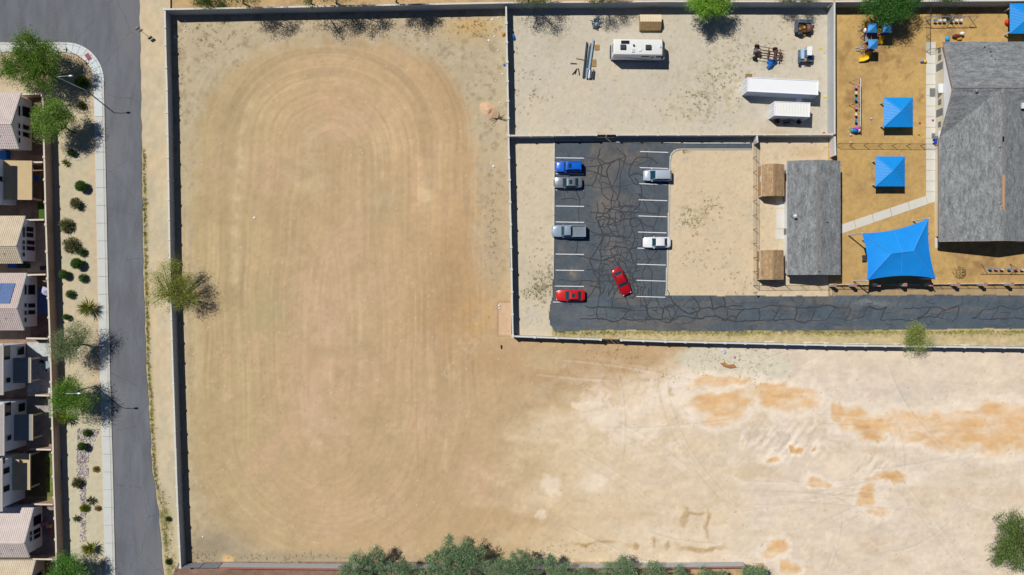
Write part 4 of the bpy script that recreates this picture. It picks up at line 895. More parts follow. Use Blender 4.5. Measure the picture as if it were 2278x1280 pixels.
for uu in (2092, 2178, 2262):
    x = G(uu, 0)[0]; MB().box((x, ySg + .25, 1.3), (.35, .35, 2.6)).build('porch_post', M_white, sch)
for uu, vv, hh, nm in ((2170, 204, 4.9, 'roof_vent'), (2221, 327, 4.8, 'roof_vent'), (2221, 453, 4.8, 'roof_vent'), (2190, 104, 3.3, 'roof_vent'), (2203, 114, 3.5, 'roof_vent'), (2213, 132, 3.8, 'roof_vent'), (2205, 124, 3.7, 'roof_vent'), (2140, 310, 3.7, 'roof_vent'), (2118, 324, 3.3, 'roof_vent'), (2106, 330, 3.1, 'roof_vent')):
    p = G(uu, vv, hh); big = vv in (204, 327, 453); r_ = .26 if big else .13
    m_ = MB().tube([(p[0], p[1], hh - .5), (p[0], p[1], hh + .25)], r_ * .7, 10)
    if big: m_.ball((p[0], p[1], hh + .3), r_, 12, 6)
    m_.build(nm, M_metal, sch)
p = G(2231, 310, hA); MB().box((p[0], p[1], hA + .1), (.22, .8, .12)).build('ridge_vent', M_glass, sch)
p = G(2277, 236, 4.6); MB().box((p[0], p[1], 4.7), (.8, .9, .3)).build('roof_unit', M_white, sch)

# school walks
M_walk = mat('walk_concrete', (214, 210, 200), .9, .05, 1, .1, 8)
wk = bpy.data.objects.new('school_path', None); col.objects.link(wk); tag(wk, 'pale concrete path from the classroom to the school building', None, None, 'structure'); ORG[wk] = Matrix.Identity(4)
v = 94
while v < 436:
    quadprism([(2060, v + .3), (2081, v + .3), (2081, min(v + 23.2, 440)), (2060, min(v + 23.2, 440))], -.02, .05, 'slab', M_walk, wk); v += 23.8
quadprism([(2079.2, 440), (2090, 440), (2090, 552), (2080, 552)], -.02, .045, 'slab', M_walk, wk)
for k in range(5):
    a, b = k / 5 + .003, (k + 1) / 5 - .003; L_ = lambda t, w_: (1860 + (2060 - 1860) * t + w_ * 0, 504.5 + (436.5 - 504.5) * t + w_)
    quadprism([L_(a, -.5), L_(b, -.5), (L_(b, 0)[0] + 4, L_(b, 18)[1]), (L_(a, 0)[0] + 4, L_(a, 18)[1])], -.02, .042, 'slab', M_walk, wk)
quadprism([(2060.2, 437), (2079, 437), (2079, 449), (2064, 454)], -.02, .048, 'slab', M_walk, wk)
for (u0, v0, u1, v1) in ((1725, 447, 1745, 463), (1725, 511, 1745, 532), (1727, 466, 1744, 508)):
    o = quadprism([(u0, v0), (u1, v0), (u1, v1), (u0, v1)], -.02, .035, 'slab', M_walk, wk)
for (u0, v0, u1, v1) in ((2068, 197, 2080, 216), (2072, 297, 2080, 308)):
    MB().prism([G(u0, v0)[:2], G(u1, v0)[:2], G(u1, v1)[:2], G(u0, v1)[:2]], .05, .075).build('door_mat', M_door, wk)

# portable classroom
def gable_ns(name, label, cat, uW, uR, uE, vN, vS, he, ha, mroof, mwall, ovW, ovN, mcap=None):
    """ridge runs north-south; map positions of roof edges"""
    xW, xR, xE = G(uW, 0, he)[0], G(uR, 0, ha)[0], G(uE, 0, he)[0]; yN, yS = G(0, vN, he)[1], G(0, vS, he)[1]
    t = thing(name, label, cat, (xR, (yN + yS) / 2, 0))
    for k, (xa, xb) in enumerate(((xW, xR), (xR, xE))):
        m_ = MB(); za, zb = (he, ha) if k == 0 else (ha, he); slab_roof(m_, [(xa, yN, za), (xa, yS, za), (xb, yS, zb), (xb, yN, zb)], .1); m_.build('roof', mroof, t)
    pts = [(xW + ovW, -.05), (xW + ovW, he - .1 + (ha - he) * ovW / (xR - xW)), (xR, ha - .12), (xE - ovW, he - .1 + (ha - he) * ovW / (xE - xR)), (xE - ovW, -.05)]
    MB().add([(x, yN - ovN, z) for x, z in pts] + [(x, yS + ovN, z) for x, z in pts], [(4, 3, 2, 1, 0), (5, 6, 7, 8, 9), (0, 1, 6, 5), (4, 9, 8, 3)]).build('wall', mwall, t)
    f = MB(); f.bar((xW - .02, yN, he - .05), (xW - .02, yS, he - .05), .05, .16); f.build('fascia', M_trim, t)
    m_ = MB(); y = yN - .2
    while y > yS + .1: m_.box((xR, y, ha + .02), (.34, .28, .05)); y -= .33
    m_.build('ridge_cap', mcap or mat('ridge_brown', (140, 134, 131), .95, .25, 3), t)['kind'] = 'stuff'
    return t, xW, xR, xE, yN, yS
cl, xW, xR, xE, yN, yS = gable_ns('classroom', 'grey shingled portable classroom beside the two brown sheds', 'building', 1751, 1819, 1870, 358, 612, 3.0, 3.9, M_shy, mat('classroom_white', (230, 228, 222), .9, .03, 1), .7, .3)
for vv in (397, 590): MB().box((xW + .67, G(0, vv)[1], 1.5), (.06, 1.2, 1.3)).build('window', M_glass, cl)
MB().box((xW + .67, G(0, 516)[1], 1.05), (.06, 1.0, 2.1)).build('door', M_door, cl)
for uu, vv, hh in ((1838, 493, 3.6), (1821, 602, 3.95)):
    p = G(uu, vv, hh); MB().tube([(p[0], p[1], hh - .3), (p[0], p[1], hh + .3)], .12, 8).build('roof_vent', M_metal, cl)
M_brs = shingle_mat('shingles_brown', (154, 126, 94), (180, 150, 114), (198, 170, 134), (2.2, 0.5, 1.0), 'x')
M_shedw = mat('shed_wall_tan', (186, 148, 100), .9, .06, 2)
for lab, a, wv in (('brown shingled shed at the upper end of the classroom', (1694, 1722, 1745, 366, 437), 401), ('brown shingled shed at the lower end of the classroom', (1691, 1721, 1743.5, 557, 622.7), 590)):
    sh, xW, xR, xE, yN, yS = gable_ns('shed', lab, 'shed', *a, 2.0, 2.75, M_brs, M_shedw, .16, .12, mat('ridge_tan', (168, 138, 104), .95, .15, 3))
    MB().box((xW + .13, G(0, wv)[1], 1.35), (.06, 1.0, .55)).build('window', M_white, sh)
    for y in (yN - .06, yS + .06): MB().box((xW + .2, y, 1.0), (.14, .1, 2.0)).build('corner_trim', M_white, sh)

# ------------------------------------------------------------------ blue metal shade shelters
M_blue = mat('blue_metal', (34, 158, 236), .4, .04, .6, spec=.4); M_blued = mat('blue_metal_rib', (10, 128, 212), .45, .04, .6); M_post = mat('post_white', (206, 206, 202), .6, .05, 1)
def shelter(label, u0, u1, v0, v1, he=2.0, ha=2.95):
    a, b = G(u0, v0, he), G(u1, v1, he); x0, x1, y1, y0 = a[0], b[0], a[1], b[1]; cx_, cy_ = (x0 + x1) / 2, (y0 + y1) / 2
    t = thing('shade_shelter', label, 'shade shelter', (cx_, cy_, 0), 'blue shade shelters in the playground')
    cs = [Vector((x0, y1, he)), Vector((x1, y1, he)), Vector((x1, y0, he)), Vector((x0, y0, he))]; ap = Vector((cx_, cy_, ha))
    for i in range(4):
        p, q = cs[i], cs[(i + 1) % 4]
        m_ = MB(); m_.add([p, q, ap, p - Vector((0, 0, .06)), q - Vector((0, 0, .06)), ap - Vector((0, 0, .06))], [(0, 2, 1), (3, 4, 5), (0, 1, 4, 3)])
        sl = m_.build('roof_slope', M_blue, t)
        rb = MB(); L = (q - p).length; n = int(L / .24); mid = (p + q) / 2; inw = (ap - mid)
        for k in range(1, n):
            s_ = k / n; base = p.lerp(q, s_); f = 1 - abs(2 * s_ - 1); 
            if f > .03: rb.bar(base + Vector((0, 0, .02)), base + inw * (f * .985) + Vector((0, 0, .02)), .05, .05)
        r_ = rb.build('roof_seams', M_blued, sl); r_['kind'] = 'stuff'
    hp = MB()
    for p in cs: hp.bar(p + Vector((0, 0, .03)), ap + Vector((0, 0, .03)), .12, .06)
    hp.build('hip_cap', M_blue, t)
    e = .5
    for sx, sy in ((1, 1), (1, -1), (-1, 1), (-1, -1)):
        px_, py_ = cx_ + sx * ((x1 - x0) / 2 - e), cy_ + sy * ((y1 - y0) / 2 - e)
        MB().box((px_, py_, 1.05), (.2, .2, 2.12)).build('post', M_post, t)
shelter('blue pyramid shade shelter beside the long swing frame', 1966, 2031, 217, 283)
shelter('blue pyramid shade shelter just below the wire fence', 1947.5, 2013, 348.5, 415)
shelter('blue shade shelter cut by the top right corner', 2246.5, 2316, 8, 75)

# big fabric sail on posts
SC = [(1917, 519, 4.45), (2066, 486, 4.45), (2081.7, 620, 4.35), (1927.5, 624.6, 4.35)]; RG = [(1983, 564.4, 5.9), (2032, 558.7, 5.9)]
C4 = [Vector(G(*c)) for c in SC]; R2 = [Vector(G(*c)) for c in RG]
sail = thing('shade_sail', 'large blue fabric shade sail with curved edges on white posts', 'shade sail', (R2[0].x, R2[0].y, 0))
M_sail = mat('sail_blue', (2, 134, 228), .75, .03, .22, .15, 2, c2=(22, 152, 238)); M_sail2 = mat('sail_seam', (70, 160, 232), .75, .05, 1)
cen = (R2[0] + R2[1]) / 2
def sail_panel(edge, top, n=14, k=8):
    """edge: two corners; top: one or two ridge points"""
    V = []
    for j in range(k + 1):
        t_ = j / k
        for i in range(n + 1):
            s_ = i / n; p = edge[0].lerp(edge[1], s_); sag = 4 * s_ * (1 - s_)
            inn = (cen - (edge[0] + edge[1]) / 2); inn.z = 0; inn = inn.normalized()
            p = p + inn * (sag * .09 * (edge[1] - edge[0]).length * .62) - Vector((0, 0, -.0)) + Vector((0, 0, sag * .10))
            q = top[0].lerp(top[-1], s_); r = p.lerp(q, t_); r.z -= .12 * math.sin(math.pi * t_) * (.4 + sag * .6); V.append(tuple(r))
    F = [(j * (n + 1) + i, j * (n + 1) + i + 1, (j + 1) * (n + 1) + i + 1, (j + 1) * (n + 1) + i) for j in range(k) for i in range(n)]
    a, b, c = Vector(V[0]), Vector(V[1]), Vector(V[n + 1])
    if (b - a).cross(c - a).z < 0: F = [f[::-1] for f in F]
    me = fast_mesh('fabric_panel', V, F); me.polygons.foreach_set('use_smooth', np.ones(len(F), bool)); return link('fabric_panel', me, M_sail, sail)
sail_panel([C4[0], C4[1]], R2); sail_panel([C4[3], C4[2]], R2); sail_panel([C4[0], C4[3]], [R2[0], R2[0]]); sail_panel([C4[1], C4[2]], [R2[1], R2[1]])
sm = MB()
for a, b in ((C4[0], R2[0]), (C4[3], R2[0]), (C4[1], R2[1]), (C4[2], R2[1]), (R2[0], R2[1])):
    sm.tube([a.lerp(b, t_) + Vector((0, 0, .03 - .12 * math.sin(math.pi * t_) * .4 * (0 if a is R2[0] else 1))) for t_ in np.linspace(0, 1, 7)], .055, 5)
for f in (.5, ):
    a = (R2[0].lerp(R2[1], f)); b = C4[0].lerp(C4[1], .48) + Vector((0, -.85, .14)); sm.tube([a + Vector((0, 0, .04)), a.lerp(b, .5) - Vector((0, 0, .08)), b], .03, 4)
    b = C4[3].lerp(C4[2], .5) + Vector((0, .85, .14)); sm.tube([a + Vector((0, 0, .04)), a.lerp(b, .5) - Vector((0, 0, .08)), b], .03, 4)
sm.build('seam', M_sail2, sail)['kind'] = 'stuff'
for c in C4: MB().tube([(c.x, c.y, -.1), (c.x, c.y, c.z + .15)], .11, 10).build('post', M_post, sail)

# ------------------------------------------------------------------ fences
M_chain = mat('chain_wire', (120, 124, 126), .5, .1, 4, metal=.5); M_cpost = mat('fence_post_dark', (76, 74, 72), .5, .1, 3, metal=.3)
def chain_fence(label, pts, h, bay=2.6, pitch=.22):
    P = [Vector(G(*p)) for p in pts]; t = thing('wire_fence', label, 'fence', P[0], 'wire fences of the school')
    wr = .009
    for a, b in zip(P[:-1], P[1:]):
        L = (b - a).length; n = max(1, round(L / bay)); d = (b - a).normalized()
        for k in range(n):
            p, q = a + d * (L * k / n), a + d * (L * (k + 1) / n)
            MB().tube([p, p + Vector((0, 0, h + .06))], .045, 6).build('post', M_cpost, t)
            MB().tube([p + Vector((0, 0, h)), q + Vector((0, 0, h))], .03, 5).build('top_rail', M_cpost, t)
            m_ = MB(); w_ = (q - p).length; s = -h
            while s < w_:
                x0, x1 = max(s, 0), min(s + h, w_)
                if x1 > x0:
                    for up in (0, 1):
                        z0, z1 = (x0 - s, x1 - s) if not up else (h - (x0 - s), h - (x1 - s))
                        A, B = p + d * x0 + Vector((0, 0, z0)), p + d * x1 + Vector((0, 0, z1))
                        nn = Vector((0, 0, 1)) * wr; m_.add([A - nn, B - nn, B + nn, A + nn], [(0, 1, 2, 3)])
                s += pitch
            m_.build('wire_mesh', M_chain, t)['kind'] = 'stuff'
    q = P[-1]; MB().tube([q, q + Vector((0, 0, h + .06))], .045, 6).build('post', M_cpost, t)
chain_fence('wire fence between the gravel island and the brown sheds', [(1675.5, 320), (1675.5, 480), (1676, 636)], 1.75)
chain_fence('wire fence below the classroom along the driveway', [(1676, 636), (1852, 635)], 1.75)
chain_fence('wire fence across the playground between the two blue shelters', [(1859, 323.2), (2079, 325)], 1.5, 2.35)
chain_fence('short wire fence beside the swing frame with round seats', [(2060, 16), (2060, 115), (2079, 113)], 1.3, 2.5)
# iron fence with brick pilasters
fe = thing('iron_fence', 'iron fence with pinkish brick pilasters along the driveway', 'fence', G(1855, 634.7))
M_pil = mat('pilaster_stucco', (216, 206, 196), .9, .05, 1.5); M_pcap = mat('pilaster_cap_pink', (166, 122, 118), .9, .1, 3)
us = [1857.7, 1902, 1955, 2014, 2071.7, 2132, 2192.5, 2252, 2312]
ft = [Vector(G(*gp(u, 634.7 - (u - 1857) * .006, 1.9))) for u in us]
for i, p in enumerate(ft):
    MB().box((p.x, p.y, .93), (.46, .46, 1.9)).build('pilaster', M_pil, fe); MB().box((p.x, p.y, 1.92), (.56, .56, .08)).build('pilaster_cap', M_pcap, fe)
    if i + 1 < len(ft):
        q = ft[i + 1]; d = (q - p).normalized(); a, b = p + d * .25, q - d * .25
        MB().bar(a + Vector((0, 0, .2)), b + Vector((0, 0, .2)), .2, .42).build('base_wall', M_pil, fe)
        MB().bar(a + Vector((0, 0, 1.62)), b + Vector((0, 0, 1.62)), .05, .05).build('rail', M_iron, fe)
        MB().bar(a + Vector((0, 0, .55)), b + Vector((0, 0, .55)), .05, .05).build('rail', M_iron, fe)
        m_ = MB(); L = (b - a).length; n = int(L / .14)
        for k in range(n): c_ = a.lerp(b, (k + .5) / n); m_.box((c_.x, c_.y, 1.05), (.016, .016, 1.3))
        m_.build('bars', M_iron, fe)['kind'] = 'stuff'
        MB().box(((a.x + b.x) / 2, (a.y + b.y) / 2, 1.05), (.07, .07, 1.3)).build('post', M_iron, fe)
# ------------------------------------------------------------------ plants
def blades(P, D, L, Wd, C, up=None):
    """diamond leaves: P base points, D directions, L lengths, Wd widths, C colours (0..255)"""
    n = len(P); D = D / (np.linalg.norm(D, axis=1, keepdims=True) + 1e-9)
    r = rng.normal(size=(n, 3)); s = np.cross(D, r); s /= (np.linalg.norm(s, axis=1, keepdims=True) + 1e-9)
    L = np.asarray(L).reshape(-1, 1); Wd = np.asarray(Wd).reshape(-1, 1)
    a = P; b = P + D * L * .45 + s * Wd * .5; c = P + D * L; d = P + D * L * .45 - s * Wd * .5
    V = np.stack([a, b, c, d], 1).reshape(-1, 3); F = np.arange(4 * n).reshape(-1, 4)
    return V, F, np.repeat(lin(C) / WHITE, 4, 0)
def foliage(name, V, F, C, parent, m=None):
    me = fast_mesh(name, V, F); set_col(me, C); return link(name, me, m or leaf_mat(), parent)
M_bark = mat('bark', (104, 86, 68), .95, .2, 5, .5, 12); M_barkg = mat('bark_green', (112, 116, 66), .9, .15, 4); M_barkw = mat('bark_pale', (176, 160, 140), .9, .15, 4)

def tree(name, label, base, lobes, c1, c2, n=6000, leaf=(.34, .12), droop=.3, clump=.5, nclump=20, bark=None, trunk_r=.16, group='trees', gap=.0, fork=.42):
    """lobes: (map u, map v, height, radius m[, flatten]); base: map position of the trunk foot"""
    B = Vector(G(*base)); t = thing(name, label, 'tree', B, group)
    cs = [(Vector(G(l[0], l[1], l[2])), l[3], l[4] if len(l) > 4 else .6) for l in lobes]
    for c, r, fl in list(cs):
        for k in range(3 if r > .9 else 1):
            a_ = R.uniform(0, 6.28); cs.append((c + Vector((math.cos(a_) * r * .95, math.sin(a_) * r * .95, R.uniform(-.2, .35) * r)), r * R.uniform(.28, .5), fl))
    leaf = (leaf[0] * .78, leaf[1] * .78); n = int(n * 1.5)
    tot = sum(r * r for _, r, _ in cs); Ps = []; Ds = []; tw = MB()
    ctr = sum((c * (r * r) for c, r, _ in cs), Vector()) / tot
    F_ = B.lerp(Vector((ctr.x, ctr.y, ctr.z)), fork); F_.z = max(.6, ctr.z * .42)
    mid = B.lerp(F_, .5) + Vector((R.uniform(-.15, .15), R.uniform(-.15, .15), 0))
    tw.tube([B - Vector((0, 0, .1)), mid, F_], [trunk_r, trunk_r * .85, trunk_r * .7], 8)
    for c, r, fl in cs:
        k = F_.lerp(c, .55) + Vector((R.uniform(-.3, .3), R.uniform(-.3, .3), R.uniform(-.1, .2)))
        tw.tube([F_, k, c], [trunk_r * .6, trunk_r * .4, trunk_r * .22], 6)
        nc = max(4, int(nclump * r * r / 4)); nl = max(20, int(n * r * r / tot / nc))
        for i in range(nc):
            d = Vector((R.gauss(0, 1), R.gauss(0, 1), R.gauss(.25, .8))).normalized(); q = R.uniform(.45, 1.0) ** .6
            p = c + Vector((d.x * r * q, d.y * r * q, d.z * r * fl * q))
            if p.z < .5: p.z = .5 + R.random() * .3
            tw.tube([c.lerp(p, .1), c.lerp(p, .55) + Vector((0, 0, .1)), p], [trunk_r * .2, trunk_r * .12, .012], 4, cap=False)
            off = rng.normal(size=(nl, 3)) * np.array([clump, clump, clump * .55]) * (.6 + .6 * R.random())
            pts = np.array(p) + off; Ps.append(pts)
            dd = (pts - np.array(c)) * np.array([1, 1, .6]); dd /= (np.linalg.norm(dd, axis=1, keepdims=True) + 1e-6)
            Ds.append(dd + rng.normal(size=(nl, 3)) * .65 + np.array([0, 0, -droop]))
    P = np.concatenate(Ps); D = np.concatenate(Ds)
    m = rng.random(len(P))[:, None] * .75 + (rng.random(len(P))[:, None] > .85) * .25
    C = (np.array(c1, float) * (1 - m) + np.array(c2, float) * m) * 1.2 + 8; C = C * rng.uniform(.82, 1.15, (len(P), 1))
    V, F, CC = blades(P, D, rng.uniform(.7, 1.3, len(P)) * leaf[0], rng.uniform(.7, 1.3, len(P)) * leaf[1], np.clip(C, 0, 255))
    trk = tw.build('trunk', bark or M_bark, t, smooth=True)
    foliage('crown', V, F, CC, t)
    return t

GA, GB = (58, 92, 26), (132, 158, 62)      # mesquite
tree('mesquite_tree', 'wide bright green tree at the street corner', (118, 172), [(75, 118, 4.6, 2.7), (60, 155, 4.4, 2.6), (105, 128, 5.0, 2.1), (40, 138, 4.2, 2.1), (98, 165, 4.4, 1.9), (12, 145, 4.0, 1.6), (70, 182, 4.2, 1.2), (52, 100, 4.6, 1.3), (102, 100, 4.8, 1.2)], GA, GB, 15000, (.36, .12), .25, .55)
tree('mesquite_tree', 'green tree leaning over the brown wall beside the first tiled house', (168, 297), [(115, 265, 4.4, 2.2), (95, 275, 4.2, 1.7), (135, 270, 4.4, 1.6), (118, 244, 4.6, 1.3), (145, 266, 3.8, 1.2), (105, 298, 3.8, 1.0)], (84, 116, 44), (158, 178, 90), 9500, (.34, .11), .25, .5)
tree('acacia_tree', 'sparse grey green tree beside the brown wall and the bent lamp shadow', (196, 768), [(150, 752, 4.2, 2.0), (135, 775, 4.4, 1.8), (170, 742, 4.2, 1.6), (168, 770, 3.6, 1.6), (150, 785, 3.8, 1.2)], (88, 108, 72), (150, 160, 112), 5600, (.34, .09), .2, .55, bark=M_bark)
tree('mesquite_tree', 'dense green tree under the lower street lamp', (190, 884), [(150, 885, 4.0, 2.2), (170, 900, 3.8, 1.9), (140, 905, 4.0, 1.7), (165, 858, 4.2, 1.2), (190, 892, 3.6, 1.3), (132, 878, 4.2, 1.3)], (66, 106, 30), (142, 170, 74), 8500, (.32, .11), .25, .48)
tree('mesquite_tree', 'round green tree beside the pavement at the bottom edge', (190, 1256), [(150, 1260, 3.8, 2.0), (140, 1275, 3.8, 1.8), (168, 1268, 3.6, 1.5), (150, 1290, 3.8, 2.0)], (56, 104, 36), (126, 164, 78), 7000, (.3, .11), .25, .45)
tree('palo_verde_tree', 'yellow green palo verde tree growing through the long block wall', (374, 672), [(385, 640, 3.6, 2.2), (360, 640, 3.4, 1.9), (380, 600, 4.0, 1.5), (405, 655, 3.4, 1.7), (350, 660, 3.0, 1.3), (392, 590, 4.2, 1.0), (420, 668, 3.2, 1.2), (412, 625, 3.6, 1.1)], (104, 116, 34), (178, 176, 88), 6800, (.36, .06), .15, .55, bark=M_barkg)
tree('palo_verde_tree', 'small feathery tree on the dry grass beside the driveway', (2036, 757), [(2042, 752, 2.0, 1.8), (2030, 765, 2.0, 1.3), (2056, 765, 1.9, 1.3), (2038, 735, 2.2, .9)], (108, 128, 60), (182, 180, 104), 3800, (.36, .06), .15, .45, bark=M_barkg, trunk_r=.08)
tree('willow_tree', 'bright green drooping tree hanging over the motorhome yard wall', (1566, 10), [(1575, -4, 4.4, 2.3), (1555, 0, 4.2, 1.6), (1598, 4, 4.0, 1.6), (1580, 20, 3.4, 1.3)], (88, 132, 34), (166, 196, 84), 8000, (.55, .09), .8, .5)
tree('willow_tree', 'dark green drooping tree hanging over the playground wall', (1972, 8), [(1985, -4, 4.8, 3.0), (1955, 0, 4.6, 2.0), (2015, -2, 4.6, 2.2), (1975, 18, 3.8, 1.7), (2000, 16, 4.0, 1.5)], (36, 84, 30), (104, 150, 70), 12000, (.55, .09), .7, .55)
tree('mesquite_tree', 'big green tree at the lower right corner of the sand', (2262, 1192), [(2262, 1205, 3.0, 2.9), (2228, 1222, 2.4, 1.5), (2246, 1160, 2.8, 1.5), (2285, 1230, 3.0, 2.8), (2215, 1236, 2.0, .9), (2280, 1180, 3.4, 2.4), (2250, 1240, 2.4, 1.2)], (56, 86, 34), (140, 156, 84), 9500, (.46, .08), .05, .42, nclump=24)
# trees beyond the north wall
for i, (u, h, rr, cc) in enumerate(((465, 2.6, 1.0, 0), (545, 6.2, 2.2, 1), (695, 6.4, 2.6, 1), (752, 6.6, 2.2, 1), (885, 6.2, 1.0, 0), (1180, 5.2, 3.0, 0), (1345, 4.6, 2.0, 0), (1775, 4.0, 1.9, 1), (2110, 3.4, 1.6, 1))):
    v0 = {465: -2}.get(u, -24 if u < 900 else -20)
    gl = ['small bright green shrubby tree beyond the top of the long wall', 'open branched tree above the middle of the loop tracks', 'largest branched tree casting shade over the top of the dirt lot', 'branched tree at the end of the shade on the dirt lot', 'thin tree casting a small shadow near the upper litter', 'tree beyond the wall shading the corner of the motorhome yard', 'tree beyond the wall above the heap of junk', 'low tree beyond the wall above the rusty car body', 'low tree beyond the wall above the swing with round seats'][i]
    tree('mesquite_tree', gl, (u - 4, 4 if u > 800 else 8), [(u, v0, h, rr), (u - 24, v0 + 3, h - .4, rr * .6), (u + 26, v0 + 2, h - .2, rr * .65)], (44, 66, 26), (112, 136, 60), 2600 if cc == 1 else 3600, (.34, .08), .15, .5, nclump=13)
# eucalypts along the south wall
E1, E2 = (74, 100, 70), (164, 184, 142)
for i, (u, lob, n) in enumerate(((800, [(800, 1268, 4.6, 2.2), (838, 1246, 4.2, 1.5), (780, 1285, 4.8, 2.0), (842, 1228, 3.8, .9)], 6500), (870, [(872, 1278, 4.4, 1.9), (900, 1272, 4.0, 1.4), (925, 1282, 4.2, 1.5), (898, 1256, 3.8, .6)], 5200),
                                 (1010, [(1005, 1255, 5.0, 2.4), (980, 1268, 5.2, 2.2), (1038, 1228, 5.0, 1.3), (998, 1222, 5.0, 1.1), (1045, 1266, 4.8, 2.0), (964, 1246, 4.8, 1.1), (1066, 1246, 4.6, 1.1), (1036, 1206, 5.0, .7), (997, 1204, 5.0, .7), (1018, 1236, 5.0, 1.2), (1066, 1226, 4.6, .6)], 15000),
                                 (1150, [(1155, 1262, 4.6, 1.9), (1163, 1234, 4.4, .8), (1125, 1272, 4.8, 1.8), (1184, 1272, 4.4, 1.3), (1100, 1280, 4.6, 1.7), (1192, 1248, 4.2, .6), (1140, 1246, 4.4, .8)], 8000), (1225, [(1225, 1262, 4.2, 1.1), (1222, 1245, 4.2, .8), (1258, 1275, 4.2, 1.4)], 3600), (1300, [(1300, 1286, 3.6, 1.2), (1325, 1280, 3.4, .8)], 1900),
                                 (1385, [(1388, 1262, 3.8, 1.2), (1358, 1270, 3.6, 1.2), (1400, 1280, 4.0, 1.6), (1385, 1248, 3.6, .7)], 4400), (1450, [(1448, 1268, 3.6, 1.1), (1465, 1278, 3.6, 1.3), (1510, 1284, 3.2, 1.3)], 3200), (1570, [(1570, 1282, 3.0, 1.1), (1600, 1284, 3.0, .9)], 1800), (1680, [(1668, 1276, 2.8, 1.0), (1694, 1280, 2.8, 1.0)], 1900))):
    lab = ['grey green eucalyptus at the left end of the tree row along the south wall', 'low eucalyptus beside the first shadow on the south wall', 'largest eucalyptus of the row, reaching far over the dirt lot', 'tall eucalyptus just beyond the largest one on the south wall', 'narrow pointed eucalyptus with a leaning shadow', 'low eucalyptus sprig behind the red coping', 'feathery eucalyptus beside the bare wall section', 'pale eucalyptus in the middle of the sandy wall end', 'low eucalyptus near the end of the red coping', 'eucalyptus at the very end of the south wall'][i]
    tree('eucalyptus_tree', lab, (u, 1276), lob, E1, E2, int(n * 1.05), (.34, .11), .35, .30, nclump=34, bark=M_barkw, group='eucalyptus trees along the south wall', trunk_r=.14)

# shrubs of the planting strip
def bush(name, label, u, v, r, c1, c2, kind, h=None):
    p = Vector(G(u, v)); r = r * S; t = thing(name, label, 'shrub', p, 'shrubs in the planting strip')
    hgt = h or r * 1.25
    if kind == 'ball':
        MB().ball((p.x, p.y, hgt * .55), r * .88, 18, 12, (1, 1, hgt / r * .52), .04).build('core', mat('shrub_core', (34, 54, 18), .9, .2, 5), t, True)
        n = int(900 * max(r, .5) ** 2); d = rng.normal(size=(n, 3)); d /= np.linalg.norm(d, axis=1, keepdims=True); d[:, 2] = np.abs(d[:, 2]) * 1.0 - .25 * (rng.random(n) > .6)
        P = np.array(p) + np.array([0, 0, hgt * .55]) + d * np.array([r, r, hgt * .5]) * rng.uniform(.86, 1.0, (n, 1)); D = d + rng.normal(size=(n, 3)) * .8; L, W_ = .13, .08
    elif kind == 'rough':
        n = int(1100 * max(r, .5) ** 2); k = 26; cs = rng.normal(size=(k, 3)); cs /= np.linalg.norm(cs, axis=1, keepdims=True); cs[:, 2] = np.abs(cs[:, 2]); cs *= np.array([r * .78, r * .78, hgt * .62])
        P = np.array(p) + cs[rng.integers(0, k, n)] + rng.normal(size=(n, 3)) * r * .16 + np.array([0, 0, .1]); D = (P - np.array(p)) + rng.normal(size=(n, 3)) * .4; L, W_ = .22, .10
        MB().ball((p.x, p.y, hgt * .35), r * .6, 12, 8, (1, 1, .8), .1).build('core', mat('shrub_core_grey', (52, 54, 36), .9, .2, 5), t, True)
    elif kind == 'fine':
        n = int(1300 * max(r, .5) ** 2); d = rng.normal(size=(n, 3)); d[:, 2] = np.abs(d[:, 2]) + .2; d /= np.linalg.norm(d, axis=1, keepdims=True)
        P = np.array(p) + d * np.array([r, r, hgt]) * rng.uniform(.3, .85, (n, 1)); D = d + rng.normal(size=(n, 3)) * .25; L, W_ = .3, .06
        MB().ball((p.x, p.y, hgt * .25), r * .5, 12, 8, (1, 1, .8), .1).build('core', mat('shrub_core', (34, 54, 18)), t, True)
    else:                                # rosette
        n = 150 if kind == 'yucca' else 46; a = rng.uniform(0, 2 * math.pi, n); e = rng.uniform(.1, 1.35, n)
        D = np.stack([np.cos(a) * np.cos(e), np.sin(a) * np.cos(e), np.sin(e)], -1); P = np.tile(np.array(p) + np.array([0, 0, .15 if kind == 'agave' else r * .35]), (n, 1)) + D * .08
        L, W_ = r * 1.02, (.13 if kind == 'yucca' else .2)
        MB().tube([p, p + Vector((0, 0, .2 + (r * .3 if kind == 'yucca' else 0)))], .12, 7).build('stem', M_bark, t)
    m = rng.random((len(P), 1)); C = (np.array(c1, float) * (1 - m) + np.array(c2, float) * m) * 1.18 * rng.uniform(.85, 1.12, (len(P), 1))
    V, F, CC = blades(P, D, rng.uniform(.8, 1.2, len(P)) * L, rng.uniform(.8, 1.2, len(P)) * W_, np.clip(C, 0, 255))
    foliage('leaves', V, F, CC, t)
gb, gc = (48, 92, 20), (96, 142, 42); rb, rc_ = (84, 88, 56), (160, 156, 112); fb1, fb2 = (60, 88, 52), (116, 138, 90); yb, yc = (84, 98, 30), (172, 172, 76)
for a in (('clipped round shrub under the leaning wall tree', 163, 341, 8, gb, gc, 'ball', .9), ('large clipped round shrub, highest of the big green balls', 187, 416, 12.5, gb, gc, 'ball', 1.5), ('clipped round shrub facing the yellow green wall tree', 178, 587, 12.5, gb, gc, 'ball', 1.6),
          ('smaller clipped round shrub against the wall shadow', 148, 611, 10.5, gb, gc, 'ball', 1.3), ('tiny clipped round shrub beside the big yucca', 152, 705, 7, gb, gc, 'ball', 1.0), ('isolated clipped ball on the river rock bed', 190, 991, 9.5, gb, gc, 'ball', 1.5)):
    bush('clipped_shrub', *a)
